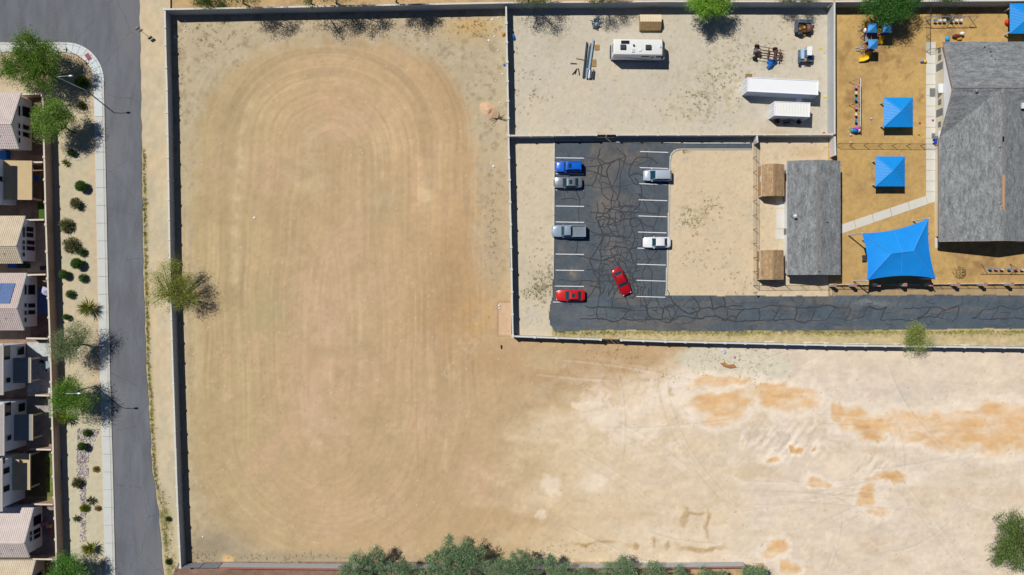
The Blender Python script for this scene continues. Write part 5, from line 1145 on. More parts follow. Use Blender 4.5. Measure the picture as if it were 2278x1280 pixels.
for a in (('rough grey green bush below the largest clipped ball', 175, 455, 14, rb, rc_, 'rough'), ('rough grey green bush touching the wall shadow', 151, 502, 15, rb, rc_, 'rough'), ('largest rough grey green bush of the strip', 162, 545, 17, rb, rc_, 'rough'), ('dark rough bush at the lower end of the river rocks', 176, 1073, 12, (70, 72, 46), (140, 138, 96), 'rough')):
    bush('sage_bush', *a)
for a in (('soft grey green bush beside the largest rough bush', 185, 561, 11, fb1, fb2, 'fine'), ('soft grey green bush below the clipped balls', 188, 619, 11, fb1, fb2, 'fine'), ('soft grey green bush above the big yucca', 160, 655, 11, fb1, fb2, 'fine'), ('soft green bush above the river rocks', 197, 962, 10, fb1, fb2, 'fine'), ('yellow green low bush near the lower agaves', 190, 1129, 10, (96, 108, 20), (150, 156, 50), 'fine'),
          ('dry brown grass tuft below the rock bed', 215, 1043, 7, (140, 116, 64), (190, 164, 104), 'fine'), ('dry brown grass tuft beside the yellow green bush', 219, 1130, 6, (140, 112, 64), (186, 156, 100), 'fine'), ('dark green palm like shrub under the corner tree', 186, 186, 17, (36, 64, 22), (104, 124, 52), 'fine'), ('scrubby bush at the edge of the corner tree shade', 184, 236, 9, (84, 84, 44), (150, 142, 88), 'fine')):
    bush('desert_bush', *a)
for a in (('big spiky yucca beside the pavement', 203, 685, 24, yb, yc, 'yucca'), ('spiky yucca under the lower lamp tree', 152, 928, 19, yb, yc, 'yucca'), ('spiky yucca near the bottom edge of the strip', 205, 1215, 20, yb, yc, 'yucca')):
    bush('yucca', *a)
for a in (('cholla like cactus between two clipped balls', 149, 363, 9, (110, 120, 60), (170, 172, 108), 'agave'), ('agave beside the dry grass tuft', 205, 1112, 12, (86, 90, 66), (146, 146, 112), 'agave'), ('small agave lowest on the river rocks', 173, 1152, 9, (92, 94, 60), (150, 148, 104), 'agave')):
    bush('agave', *a)
# verge shrubs
for a in (('small dark green weed bush on the verge above the footway end', 376, 1248, 7, (40, 66, 30), (96, 120, 60), 'fine'), ('small weed bush among the verge grass', 376, 1154, 5, (60, 80, 50), (116, 126, 84), 'fine')):
    bush('weed_bush', *a)
# river rocks
def scatter(name, label, cat, pts, size, cols, m=None, flat=.6):
    n = len(pts); base = np.array([(-1, -1, 0), (1, -1, 0), (1, 1, 0), (-1, 1, 0), (-.6, -.6, 1), (.6, -.6, 1), (.6, .6, 1), (-.6, .6, 1)], float)
    f = np.array([(4, 5, 6, 7), (0, 1, 5, 4), (1, 2, 6, 5), (2, 3, 7, 6), (3, 0, 4, 7)])
    a = rng.uniform(0, 6.28, n); s_ = rng.uniform(.5, 1.4, (n, 1)) * size
    V = base[None] * rng.uniform(.7, 1.3, (n, 8, 1)) * np.stack([s_ * rng.uniform(.7, 1.2, (n, 1)), s_, s_ * flat], -1)
    ca, sa = np.cos(a)[:, None], np.sin(a)[:, None]; X = V[..., 0] * ca - V[..., 1] * sa; Y = V[..., 0] * sa + V[..., 1] * ca
    W_ = np.stack([X + pts[:, 0:1], Y + pts[:, 1:2], V[..., 2] + pts[:, 2:3]], -1).reshape(-1, 3); F = (f[None] + np.arange(n)[:, None, None] * 8).reshape(-1, 4)
    C = np.repeat(np.array(cols, float)[rng.integers(0, len(cols), n)] * rng.uniform(.85, 1.15, (n, 1)), 8, 0)
    me = fast_mesh(name, W_, F); set_col(me, lin(np.clip(C, 0, 255)) / WHITE); o = link(name, me, leaf_mat('stone_piece', 0.0)); return tag(o, label, cat, None, 'stuff')
n = 2400; uu = rng.uniform(166, 222, n); vv = rng.uniform(955, 1205, n)
keep = np.where(vv < 1000, (uu > 172 - (vv - 960) * .0) & (uu < 222 - (vv - 955) * .45), np.where(vv < 1062, (uu > 170) & (uu < 197 + fbm(vv / 20, vv * 0, 3, 2) * 4), (uu > 178) & (uu < 191)))
uu, vv = uu[keep], vv[keep]; scatter('river_rocks', 'bed of grey violet river rocks in the planting strip', 'rocks', np.stack([(uu - CX) * S, (CY - vv) * S, np.zeros(len(uu)) + .01], -1), .11, [(160, 150, 154), (186, 178, 180), (128, 118, 124), (204, 198, 196), (172, 150, 140)])
# weeds
def tufts(name, label, pts, hgt, c1, c2, per=9):
    n = len(pts); P = np.repeat(pts, per, 0) + rng.normal(size=(n * per, 3)) * np.array([.09, .09, 0]); D = rng.normal(size=(n * per, 3)) * np.array([1, 1, .35]) + np.array([0, 0, .7])
    m = rng.random((len(P), 1)); C = np.array(c1, float) * (1 - m) + np.array(c2, float) * m
    V, F, CC = blades(P, D, rng.uniform(.5, 1.3, len(P)) * hgt, np.full(len(P), .05), C)
    o = foliage(name, V, F, CC, None); return tag(o, label, 'weeds', None, 'stuff')
def spots(cl):
    out = []
    for cu, cv, ru, rv, n_ in cl:
        out.append(np.stack([rng.normal(cu, ru, n_), rng.normal(cv, rv, n_)], -1))
    q = np.concatenate(out); return np.stack([(q[:, 0] - CX) * S, (CY - q[:, 1]) * S, np.zeros(len(q)) + .01], -1)
tufts('weeds', 'green and brown weeds scattered over the motorhome yard gravel', spots([(1605, 170, 26, 22, 50), (1575, 215, 34, 22, 70), (1545, 245, 40, 20, 36), (1700, 95, 50, 30, 30), (1640, 120, 34, 24, 30), (1170, 180, 14, 34, 26), (1200, 212, 22, 5, 10), (1740, 150, 40, 40, 14)]), .24, (132, 134, 84), (178, 168, 120))
tufts('weeds', 'green weeds in the gravel beside the parking lot', spots([(1205, 640, 14, 22, 120), (1180, 650, 14, 8, 40), (1225, 620, 6, 20, 40), (1195, 560, 16, 30, 20)]), .24, (132, 134, 84), (180, 168, 120))
tufts('weeds', 'weeds on the gravel island', spots([(1540, 490, 16, 18, 70), (1580, 460, 14, 14, 30), (1560, 570, 26, 30, 25), (1640, 620, 20, 24, 16), (1520, 340, 10, 6, 10)]), .24, (130, 136, 84), (178, 168, 118))
vv = rng.uniform(330, 1290, 900); re = np.interp(vv, [30, 320, 600, 800, 900, 1040, 1130, 1280], [309, 315, 319, 325, 331, 338, 352, 370]); wd = np.where(vv > 1090, 11, 3.2)
uu = re + 3 + np.abs(rng.normal(0, 1, 900)) * wd
tufts('weeds', 'yellow green weeds along the edge of the street', np.stack([(uu - CX) * S, (CY - vv) * S, np.zeros(900) - .02], -1), .26, (120, 118, 56), (186, 172, 108), 7)
uu = rng.uniform(1236, 2300, 1500); vv = 738 + np.abs(rng.normal(0, 5, 1500)) - (uu - 1236) * .002
tufts('grass', 'dry yellow grass along the driveway edge', np.stack([(uu - CX) * S, (CY - vv) * S, np.zeros(1500) + .01], -1), .2, (146, 148, 70), (200, 186, 124), 7)
tufts('weeds', 'dry brown weeds along the top of the dirt lot', spots([(470, 80, 30, 26, 70), (690, 50, 60, 12, 70), (1050, 62, 30, 14, 80), (620, 1240, 90, 6, 60), (450, 1236, 20, 8, 30), (1240, 1222, 60, 10, 30), (1095, 480, 10, 80, 60), (400, 180, 4, 70, 50), (900, 60, 50, 14, 40)]), .22, (120, 92, 62), (178, 150, 108), 7)
tufts('weeds', 'grey green weeds at the rubble patch below the wall', spots([(1600, 800, 50, 20, 90), (1690, 815, 24, 22, 60), (1380, 790, 40, 12, 40), (1480, 840, 30, 12, 24)]), .2, (120, 112, 70), (166, 150, 106), 6)
# ------------------------------------------------------------------ cars
M_tyre = mat('tyre_rubber', (30, 30, 32), .9, .1, 5); M_rim = mat('rim_alloy', (150, 154, 160), .35, .05, 3, metal=.7); M_cgl = mat('car_glass', (28, 66, 78), .06, .05, 1, spec=.9)  # teal seen in reflections is put into the car glass colour
M_lamp = mat('lamp_clear', (226, 230, 234), .15, .03, 2); M_tail = mat('lamp_red', (120, 14, 16), .2, .05, 2); M_under = mat('car_trim_black', (26, 26, 28), .7, .1, 3)
def paint(name, c, metal=.0): return mat(name, c, .28, .03, .6, spec=.5, metal=metal, coat=.6)
def car(label, uv, heading, L, W_, Hc, paint_m, kind='sedan', sunroof=False, rails=False):
    """heading: direction the nose points, degrees counter-clockwise from east"""
    base = G(uv[0], uv[1]); a = math.radians(heading)
    t = thing('parked_car' if kind != 'pickup' else 'pickup_truck', label, 'car' if kind != 'pickup' else 'pickup truck', (base[0], base[1], .034), 'vehicles in the parking lot', a)
    M = ORG[t]; hl, hw = L / 2, W_ / 2; belt = .62 * Hc if kind != 'sedan' else .60 * Hc
    # lower body: stations nose -> tail (x, half width factor, bottom z, shoulder z, deck z)
    if kind == 'sedan': st = [(1, .60, .34, .50, .56), (.965, .80, .26, .58, .66), (.88, .93, .22, .66, .74), (.66, .985, .2, .76, .84), (.42, 1, .2, .84, .92), (.0, 1, .2, .87, .95), (-.45, 1, .2, .90, .98), (-.72, .985, .2, .90, .99), (-.9, .93, .24, .86, .95), (-.975, .80, .30, .78, .86), (-1, .62, .36, .60, .68)]
    elif kind == 'suv': st = [(1, .70, .38, .62, .72), (.97, .86, .28, .76, .86), (.88, .95, .26, .86, .95), (.62, 1, .25, .93, 1.02), (.38, 1, .25, .98, 1.06), (0, 1, .25, 1.0, 1.08), (-.6, 1, .25, 1.02, 1.10), (-.9, .97, .28, 1.0, 1.08), (-.98, .9, .32, .92, 1.0), (-1, .84, .40, .7, .78)]
    elif kind == 'van': st = [(1, .58, .36, .54, .6), (.96, .80, .28, .66, .74), (.86, .93, .24, .78, .88), (.64, .99, .22, .88, .97), (.42, 1, .22, .93, 1.01), (0, 1, .22, .96, 1.04), (-.6, 1, .22, .99, 1.07), (-.9, .96, .26, .97, 1.05), (-.98, .86, .32, .88, .96), (-1, .76, .42, .66, .74)]
    else: st = [(1, .66, .42, .70, .78), (.97, .84, .34, .84, .94), (.88, .95, .32, .96, 1.04), (.62, 1, .32, 1.02, 1.10), (.40, 1, .32, 1.04, 1.12), (0, 1, .32, 1.05, 1.13), (-.12, 1, .32, 1.05, 1.13), (-.14, 1, .32, 1.05, 1.08), (-.96, 1, .34, 1.04, 1.07), (-1, .97, .40, .96, 1.0)]
    sc_ = Hc / {'sedan': 1.45, 'suv': 1.72, 'van': 1.70, 'pickup': 1.85}[kind]
    rings = []
    for x, wf, z0, zs, zd in st:
        w_ = hw * wf; z0, zs, zd = z0 * sc_, zs * sc_, zd * sc_
        ring = [(-w_ * .9, z0), (-w_ * .985, z0 + .14), (-w_, (z0 + zs) / 2), (-w_ * .985, zs - .05), (-w_ * .93, zs + .02), (-w_ * .6, zd - .012), (-w_ * .25, zd), (w_ * .25, zd), (w_ * .6, zd - .012), (w_ * .93, zs + .02), (w_ * .985, zs - .05), (w_, (z0 + zs) / 2), (w_ * .985, z0 + .14), (w_ * .9, z0)]
        rings.append([M @ Vector((x * hl, y, z)) for y, z in ring])
    body = smooth_angle(MB().loft(rings).build('body', paint_m, t), 40)
    # cabin
    if kind == 'sedan': cb = dict(x=(.38, .06, -.44, -.74), zb=(.90, .97), top=1.45, wb=.90, wt=.70)
    elif kind == 'suv': cb = dict(x=(.40, .20, -.86, -.97), zb=(1.03, 1.07), top=1.72, wb=.92, wt=.76)
    elif kind == 'van': cb = dict(x=(.56, .16, -.78, -.97), zb=(.96, 1.03), top=1.70, wb=.92, wt=.74)
    else: cb = dict(x=(.44, .22, -.06, -.14), zb=(1.10, 1.11), top=1.85, wb=.92, wt=.76)
    x1, x2, x3, x4 = [v_ * hl for v_ in cb['x']]; zf, zr = cb['zb'][0] * sc_ - .03, cb['zb'][1] * sc_ - .03; zt = cb['top'] * sc_; wb, wt = hw * cb['wb'], hw * cb['wt']
    rx = lambda x, y, z: M @ Vector((x, y, z))
    c_ = MB(); B0 = [(x1, -wb * .9, zf), (x1, wb * .9, zf), (x4, wb * .9, zr), (x4, -wb * .9, zr)]
    mid = [(x2 + .12, -wt * 1.0, zt - .06), (x2 + .12, wt * 1.0, zt - .06), (x3 - .1, wt * .98, zt - .07), (x3 - .1, -wt * .98, zt - .07)]
    tp = [(x2 - .12, -wt * .8, zt), (x2 - .12, wt * .8, zt), (x3 + .1, wt * .8, zt - .01), (x3 + .1, -wt * .8, zt - .01)]
    c_.loft([[rx(*p) for p in B0], [rx(*p) for p in mid], [rx(*p) for p in tp]])
    cab = smooth_angle(c_.build('roof', paint_m, t), 25)
    def pane(name, q, n_off, m_=M_cgl, inset=.1):
        P = [Vector(p) for p in q]; cen_ = sum(P, Vector()) / 4; nn = (P[1] - P[0]).cross(P[3] - P[0]).normalized()
        if nn.dot(Vector(n_off)) < 0: nn = -nn
        P = [p.lerp(cen_, inset) + nn * .012 for p in P]
        return MB().add([M @ p for p in P] + [M @ (p - nn * .01) for p in P], [(0, 1, 2, 3), (0, 4, 5, 1), (1, 5, 6, 2), (2, 6, 7, 3), (3, 7, 4, 0)]).build(name, m_, t)
    pane('windscreen', [B0[0], B0[1], mid[1], mid[0]], (1, 0, .5), inset=.07); pane('rear_window', [B0[3], B0[2], mid[2], mid[3]], (-1, 0, .5), inset=.1)
    for s_ in (0, 1):
        q = [B0[0], B0[3], mid[3], mid[0]] if s_ == 0 else [B0[1], B0[2], mid[2], mid[1]]
        P = [Vector(p) for p in q]
        for f0, f1 in ((.06, .5), (.54, .94)):
            qq = [P[0].lerp(P[1], f0), P[0].lerp(P[1], f1), P[3].lerp(P[2], f1), P[3].lerp(P[2], f0)]
            pane('side_window', qq, (0, -1 if s_ == 0 else 1, .2), inset=.1)
    if sunroof: MB().box(None, (.5 if kind == 'sedan' else .55, wt * 1.1, .02), M=M @ Matrix.Translation((x2 - .55, 0, zt + .008))).build('sunroof', M_cgl, t)
    if rails:
        for s_ in (-1, 1): MB().tube([M @ Vector((x2 - .2, s_ * wt * .86, zt + .04)), M @ Vector((x3 + .15, s_ * wt * .86, zt + .03))], .025, 5).build('roof_rail', M_under, t)
    r_ = .33 * (1.15 if kind in ('pickup', 'suv') else 1)
    for fx in (.60, -.60):
        for s_ in (-1, 1):
            c0 = Vector((fx * hl, s_ * (hw - .11), r_)); d = Vector((0, s_ * .11, 0))
            wl = MB().tube([M @ (c0 - d), M @ (c0 + d)], r_, 16).build('wheel', M_tyre, t, True); MB().tube([M @ (c0 + d * .9), M @ (c0 + d * 1.12)], r_ * .62, 12).build('rim', M_rim, wl)
    for s_ in (-1, 1):
        MB().ball(M @ Vector((x1 - .35, s_ * (hw + .09), zf + .12)), .1, 8, 6, (.8, 1.2, .8)).build('wing_mirror', paint_m, t, True)
        z = st[1][3] * sc_
        MB().box(None, (.24, .36, .12), M=M @ Matrix.Translation((hl * .93, s_ * hw * .62, z - .02)) @ Matrix.Rotation(-s_ * .45, 4, 'Z')).build('headlight', M_lamp, t)
        z = st[-2][3] * sc_
        MB().box(None, (.10, .32, .14), M=M @ Matrix.Translation((-hl * .955, s_ * hw * .66, z - .06)) @ Matrix.Rotation(s_ * .3, 4, 'Z')).build('tail_light', M_tail, t)
    MB().box(None, (.05, hw * .9, .14), M=M @ Matrix.Translation((hl * .985, 0, .42))).build('grille', M_under, t)
    if kind == 'pickup':
        b = MB(); zb_ = 1.10 * sc_; x0, xe = -.15 * hl, -.985 * hl
        for (ya, yb) in ((-hw * .97, -hw * .86), (hw * .86, hw * .97)): b.box(None, (x0 - xe, yb - ya, .42), M=M @ Matrix.Translation(((x0 + xe) / 2, (ya + yb) / 2, zb_ - .02 + .10)))
        b.box(None, (.08, hw * 1.72, .42), M=M @ Matrix.Translation((xe + .04, 0, zb_ + .08))); b.box(None, (.06, hw * 1.72, .42), M=M @ Matrix.Translation((x0 - .03, 0, zb_ + .08)))
        b.build('bed_side', paint_m, t)
        MB().box(None, (x0 - xe - .16, hw * 1.70, .02), M=M @ Matrix.Translation(((x0 + xe) / 2, 0, zb_ + .01))).build('bed_liner', mat('bed_liner_grey', (122, 134, 146), .7, .1, 3), t)
    return t
car('bright blue boxy car with dark sunroof at the head of the row', gp(1265.5, 371, .8), 180, 4.35, 1.82, 1.72, paint('paint_blue', (10, 100, 214)), 'suv', True, True)
car('grey sedan with dark sunroof parked beside the blue car', gp(1263.5, 406.5, .8), 180, 4.75, 1.84, 1.44, paint('paint_grey', (124, 130, 142), .2), 'sedan', True)
car('silver blue pickup truck with an open bed', gp(1265, 514.5, .8), 180, 5.65, 1.98, 1.82, paint('paint_slate', (150, 170, 188), .15), 'pickup')
car('silver family car alone on the far side of the lot', gp(1463, 390.5, .8), 180, 4.7, 1.88, 1.66, paint('paint_silver', (188, 198, 210), .15), 'van')
car('white compact sedan beside the gravel island', gp(1461.5, 539.5, .8), 180, 4.6, 1.8, 1.44, paint('paint_white', (236, 238, 240)), 'sedan')
car('bright red sedan with sunroof parked in the last bay', gp(1269.5, 657.5, .8), 180, 4.8, 1.84, 1.44, paint('paint_red', (206, 30, 32)), 'sedan', True)
car('dark red sedan standing askew in the middle of the lot', gp(1382.5, 626, .8), -65, 4.75, 1.84, 1.44, paint('paint_crimson', (176, 14, 26)), 'sedan')

# ------------------------------------------------------------------ motorhome
rvb = G(*gp(1421, 112, 1.6)); rv = thing('motorhome', 'white motorhome with dark roof vents in the gravel yard', 'motorhome', (rvb[0], rvb[1], 0), None, math.radians(-.6)); M = ORG[rv]
L, W_, Hh = 8.7, 2.5, 3.15; hl, hw = L / 2, W_ / 2
M_rv = mat('rv_white', (238, 238, 234), .5, .03, .8); M_rvd = mat('rv_dark', (56, 64, 76), .5, .1, 2); M_rvs = mat('rv_stripe', (92, 84, 84), .6, .1, 2)
def rvring(x, wf, z0, z1, rr=.1): w_ = hw * wf; return [M @ Vector((x, y, z)) for y, z in ((-w_, z0), (-w_, z1 - rr), (-w_ + rr * .5, z1 - rr * .3), (-w_ + rr * 1.4, z1), (w_ - rr * 1.4, z1), (w_ - rr * .5, z1 - rr * .3), (w_, z1 - rr), (w_, z0))]
smooth_angle(MB().loft([rvring(-hl, .985, .45, Hh - .12), rvring(-hl + .12, 1, .42, Hh), rvring(hl - 1.0, 1, .40, Hh), rvring(hl - .78, 1, .40, Hh - .06), rvring(hl - .12, .97, .40, 1.7), rvring(hl, .92, .42, 1.35)]).build('body', M_rv, rv), 35)
MB().add([M @ Vector(p) for p in ((hl - .80, -hw * .97, Hh - .03), (hl - .80, hw * .97, Hh - .03), (hl - .09, hw * .94, 1.75), (hl - .09, -hw * .94, 1.75), (hl - .86, -hw * .97, Hh - .10), (hl - .86, hw * .97, Hh - .10), (hl - .16, hw * .94, 1.68), (hl - .16, -hw * .94, 1.68))], [(0, 3, 2, 1), (4, 5, 6, 7), (0, 4, 7, 3), (1, 2, 6, 5), (0, 1, 5, 4)]).build('windscreen', M_rvd, rv)
def rbox(nm, c, d, m_): return MB().box(None, d, M=M @ Matrix.Translation(c)).build(nm, m_, rv)
rbox('solar_panel', (-2.5, .72, Hh + .05), (1.35, .52, .05), mat('rv_solar', (34, 40, 56), .2, .1, 3, spec=.6))
for x in (-2.85, 1.25):
    o = MB().loft([[M @ Vector((x + sx * a_, -.1 + sy * b_, z)) for sx, sy in ((-1, -1), (1, -1), (1, 1), (-1, 1))] for a_, b_, z in ((.44, .36, Hh), (.46, .38, Hh + .22), (.36, .3, Hh + .3))]).build('air_conditioner', M_rvd, rv)
rbox('skylight', (-1.2, -.66, Hh + .05), (.42, .55, .1), mat('rv_skylight', (196, 214, 222), .3, .05, 2)); rbox('roof_vent', (-.05, -.5, Hh + .06), (.4, .4, .12), M_rv); rbox('roof_vent', (3.3, .1, Hh + .06), (.45, .45, .12), mat('rv_skylight', (0, 0, 0)))
MB().tube([M @ Vector((-1.1, .2, Hh)), M @ Vector((-1.1, .2, Hh + .2))], .16, 10).build('antenna', M_rvd, rv)
for x, z, w_, h_ in ((.95, 2.2, 1.3, .5), (2.15, 2.05, .5, .45), (3.35, 2.15, 1.25, .7)): rbox('side_window', (x, -hw - .012, z), (w_, .03, h_), M_rvd)
for x, z, w_, h_ in ((-2.2, 2.2, 1.2, .5), (1.0, 2.2, 1.2, .5)): rbox('side_window', (x, hw + .012, z), (w_, .03, h_), M_rvd)
rbox('door', (2.15, -hw - .008, 1.35), (.72, .03, 1.9), mat('rv_door', (214, 212, 204), .5, .03, 1)); rbox('rear_window', (-hl - .012, .1, 2.1), (.03, 1.3, .55), M_rvd)
MB().add([M @ Vector(p) for p in ((-4.1, -hw - .02, 1.9), (-2.4, -hw - .02, 1.9), (2.1, -hw - .02, .9), (1.2, -hw - .02, .85), (-2.4, -hw - .02, 1.78), (-4.1, -hw - .02, 1.8))], [(0, 1, 2, 3, 4, 5)]).build('stripe', M_rvs, rv)
for fx in (-2.2, 2.6):
    for s_ in (-1, 1): c0 = Vector((fx, s_ * (hw - .2), .42)); MB().tube([M @ (c0 - Vector((0, s_ * .14, 0))), M @ (c0 + Vector((0, s_ * .16, 0)))], .42, 16).build('wheel', M_tyre, rv, True)
rbox('skirt', (0, 0, .38), (L * .9, W_ * .96, .2), M_rvd); rbox('rear_bumper', (-hl - .15, 0, .5), (.2, W_ * .9, .16), M_rvd)
for s_ in (-1, 1): rbox('wing_mirror', (hl - .6, s_ * (hw + .22), 2.0), (.18, .22, .4), M_rvd)

# ------------------------------------------------------------------ containers
M_ctr = mat('container_white', (244, 245, 247), .5, .02, .6); M_cts = mat('container_side', (206, 212, 220), .6, .05, 1)
def container(label, c4, h, ribs_roof, mtop):
    P = [Vector(G(u, v, h)) for u, v in c4]; c = sum(P, Vector()) / 4; d = (P[1] - P[0]); L = d.length; W_ = (P[3] - P[0]).length; a = math.atan2(d.y, d.x)
    t = thing('shipping_container', label, 'container', (c.x, c.y, .02), 'shipping containers in the yard', a); M = ORG[t]; hl, hw = L / 2, W_ / 2
    z0, z1 = .14, h - .02
    for s_ in (-1, 1):                   # corrugated sides
        V = []; n = int(L / .28) * 4; prof = (0, 0, -.04, -.04)
        for i in range(n + 1):
            x = -hl + .1 + (L - .2) * i / n; y = s_ * (hw - .03 + prof[i % 4])
            V += [M @ Vector((x, y, z0 + .1)), M @ Vector((x, y, z1 - .1))]
        MB().add(V, [(2 * i, 2 * i + 2, 2 * i + 3, 2 * i + 1) for i in range(n)]).build('side_wall', M_cts, t)
    V = []; n = int(L / .25) * 4 if ribs_roof else 4
    for i in range(n + 1):
        x = -hl + .05 + (L - .1) * i / n; z = z1 - .03 + ((0, 0, .03, .03)[i % 4] if ribs_roof else 0); V += [M @ Vector((x, -hw + .06, z)), M @ Vector((x, hw - .06, z))]
    MB().add(V, [(2 * i, 2 * i + 2, 2 * i + 3, 2 * i + 1) for i in range(n)]).build('roof', mtop, t)
    f = MB()
    for y in (-hw + .05, hw - .05):
        for z in (z0, z1 - .02): f.box(None, (L, .1, .14), M=M @ Matrix.Translation((0, y, z)))
    for x in (-hl + .05, hl - .05):
        for y in (-hw + .06, hw - .06): f.box(None, (.12, .13, z1 - z0 + .18), M=M @ Matrix.Translation((x, y, (z0 + z1) / 2)))
        for z in (z0, z1 - .02): f.box(None, (.1, W_ - .1, .142), M=M @ Matrix.Translation((x, 0, z)))
    f.build('frame', M_ctr, t)
    for s_ in (-1, 1):
        dr = MB().box(None, (.05, hw - .1, z1 - z0 - .16), M=M @ Matrix.Translation((-hl + .02, s_ * (hw / 2 - .03), (z0 + z1) / 2))).build('door', M_ctr, t)
        for q in (-.22, .22): MB().tube([M @ Vector((-hl - .03, s_ * hw / 2 + q, z0 + .05)), M @ Vector((-hl - .03, s_ * hw / 2 + q, z1 - .05))], .025, 6).build('lock_bar', M_metal, dr)
    MB().box(None, (.05, W_ - .2, z1 - z0 - .1), M=M @ Matrix.Translation((hl - .03, 0, (z0 + z1) / 2))).build('end_wall', M_cts, t)
    return t
container('long white shipping container beside the tall pale wall', [(1662.8, 172), (1821, 180), (1820, 211.5), (1662, 204)], 2.6, False, M_ctr)
container('short white shipping container with ribbed roof', [(1723, 225.6), (1802.5, 228.8), (1801, 261), (1722, 257.4)], 2.55, True, mat('container_cream', (236, 236, 230), .55, .03, .8))

# ------------------------------------------------------------------ junk in the yard
M_rust = mat('rust', (120, 82, 66), .9, .3, 4, c2=(86, 58, 50)); M_steelb = mat('steel_blue_grey', (92, 108, 124), .5, .15, 3, metal=.3); M_tarp = mat('tarp_blue', (24, 106, 186), .6, .25, 3, .8, 4); M_ply = mat('plywood', (206, 184, 148), .9, .12, 2); M_plyd = mat('plywood_worn_shaded', (158, 130, 92), .9, .2, 3); M_yel = mat('yellow_plastic', (240, 190, 10), .45, .05, 1)
def blob(name, label, cat, pts, hgt, m_, group=None, seed=1):
    """crumpled cloth or junk heap with an irregular outline; pts map outline"""
    P = [Vector(G(*p)) for p in pts]; c = sum(P, Vector()) / len(P); rings = []
    rr = random.Random(seed)
    for k, (s_, z) in enumerate(((1, 0), (.92, .35), (.7, .7), (.42, .95), (.15, 1.0))):
        rings.append([c.lerp(p, s_ * rr.uniform(.85, 1.1)) + Vector((0, 0, hgt * z * rr.uniform(.6, 1.15) + .01)) for p in P])
    o = MB().loft(rings).build(name, m_); tag(o, label, cat, group); o['kind'] = 'thing'; return rebase(o)
# truck chassis
ch = thing('truck_chassis', 'rusty bare truck chassis with four wheels in the weeds', 'chassis', G(1703, 122), None, math.radians(-9)); M = ORG[ch]
for y in (-.42, .42): MB().box(None, (4.7, .12, .16), M=M @ Matrix.Translation((0.1, y, .62))).build('frame_rail', M_rust, ch)
for y in (-.98, .98): MB().box(None, (2.6, .07, .1), M=M @ Matrix.Translation((-.2, y * .95, .66))).build('side_rail', M_rust, ch)
for x in (-2.1, -1.2, .2, 1.4, 2.1, 2.4): MB().box(None, (.14, 2.0 if x in (.2, 1.4, 2.1) else 1.2, .12), M=M @ Matrix.Translation((x, 0, .66))).build('cross_member', M_rust, ch)
for y in (-.8, -.3, .3, .8): MB().box(None, (1.3, .06, .06), M=M @ Matrix.Translation((2.1, y, .74))).build('bed_bar', M_rust, ch)
for x in (-1.75, 1.3):
    MB().tube([M @ Vector((x, -1.0, .4)), M @ Vector((x, 1.0, .4))], .07, 6).build('axle', M_rust, ch)
    for y in (-1.05, 1.05): w_ = MB().tube([M @ Vector((x, y - .13, .4)), M @ Vector((x, y + .13, .4))], .4, 16).build('wheel', M_tyre, ch, True); MB().tube([M @ Vector((x, y - .14, .4)), M @ Vector((x, y + .14, .4))], .2, 10).build('rim', M_rust, w_)
en = MB(); en.box(None, (.8, .55, .5), M=M @ Matrix.Translation((-1.75, 0, .85))); en.box(None, (.4, .3, .3), M=M @ Matrix.Translation((-1.75, 0, 1.2))); en.build('engine', mat('engine_grey', (120, 112, 110), .6, .25, 5), ch)
MB().ball(M @ Vector((-1.5, .1, 1.25)), .2, 10, 6, (1, 1, .6)).build('air_filter', mat('bright_metal', (206, 210, 214), .3, .05, 2, metal=.5), ch)
for y in (.35, -.5): MB().ball(M @ Vector((-2.45, y, .85)), .17, 10, 6).build('headlight', M_lamp, ch, True)
blob('tarp', 'crumpled blue tarp draped at the back of the truck chassis', 'tarp', [(1708, 134), (1716, 131), (1724, 135), (1728, 131), (1727, 138), (1722, 146), (1714, 150), (1708, 156), (1704, 150), (1710, 145), (1705, 140)], .9, M_tarp, None, 3)
# rusted car body
rc0 = thing('rusted_car', 'rusted open car body with brown rounded hood', 'car', G(1785, 66), None, math.radians(-4)); M = ORG[rc0]
MB().loft([[M @ Vector((x, y * w_, z)) for y, z in ((-1, .35), (-1, zt * .75), (-.7, zt), (0, zt * 1.06), (.7, zt), (1, zt * .75), (1, .35))] for x, w_, zt in ((1.45, .35, .75), (1.3, .58, .95), (.9, .66, 1.08), (.45, .66, 1.08))]).build('hood', mat('rust_smooth', (116, 84, 74), .5, .2, 3), rc0, True)
MB().box(None, (1.5, 1.3, .08), M=M @ Matrix.Translation((-.35, 0, .45))).build('floor_pan', M_rust, rc0)
for y in (-.72, .72): MB().box(None, (1.5, .08, .5), M=M @ Matrix.Translation((-.35, y, .7))).build('door_panel', M_rust, rc0)
for x, y in ((-.05, .1), (-.7, -.2)): MB().tube([M @ Vector((x, y, .5)), M @ Vector((x, y, .75))], .24, 12).build('yellow_can', mat('ochre', (196, 150, 60), .7, .2, 3), rc0)
for k in range(4): MB().box(None, (.05, 1.1, .05), M=M @ Matrix.Translation((-.9 + k * .22, 0, .85))).build('seat_bar', M_rust, rc0)
MB().box(None, (2.4, .55, .07), M=M @ Matrix.Translation((.15, 1.0, 1.0))).build('running_board', M_steelb, rc0); MB().box(None, (.45, 2.1, .5), M=M @ Matrix.Translation((-1.35, .15, .8))).build('rear_panel', M_steelb, rc0)
for x in (-.6, .95):
    for y in (-.85, .85): MB().tube([M @ Vector((x, y - .1, .36)), M @ Vector((x, y + .1, .36))], .36, 14).build('wheel', M_tyre, rc0, True)
MB().ball(M @ Vector((-.6, -1.0, .75)), .5, 10, 6, (1, .5, .6)).build('fender', mat('fender_grey', (70, 76, 84), .5, .1, 3), rc0, True)
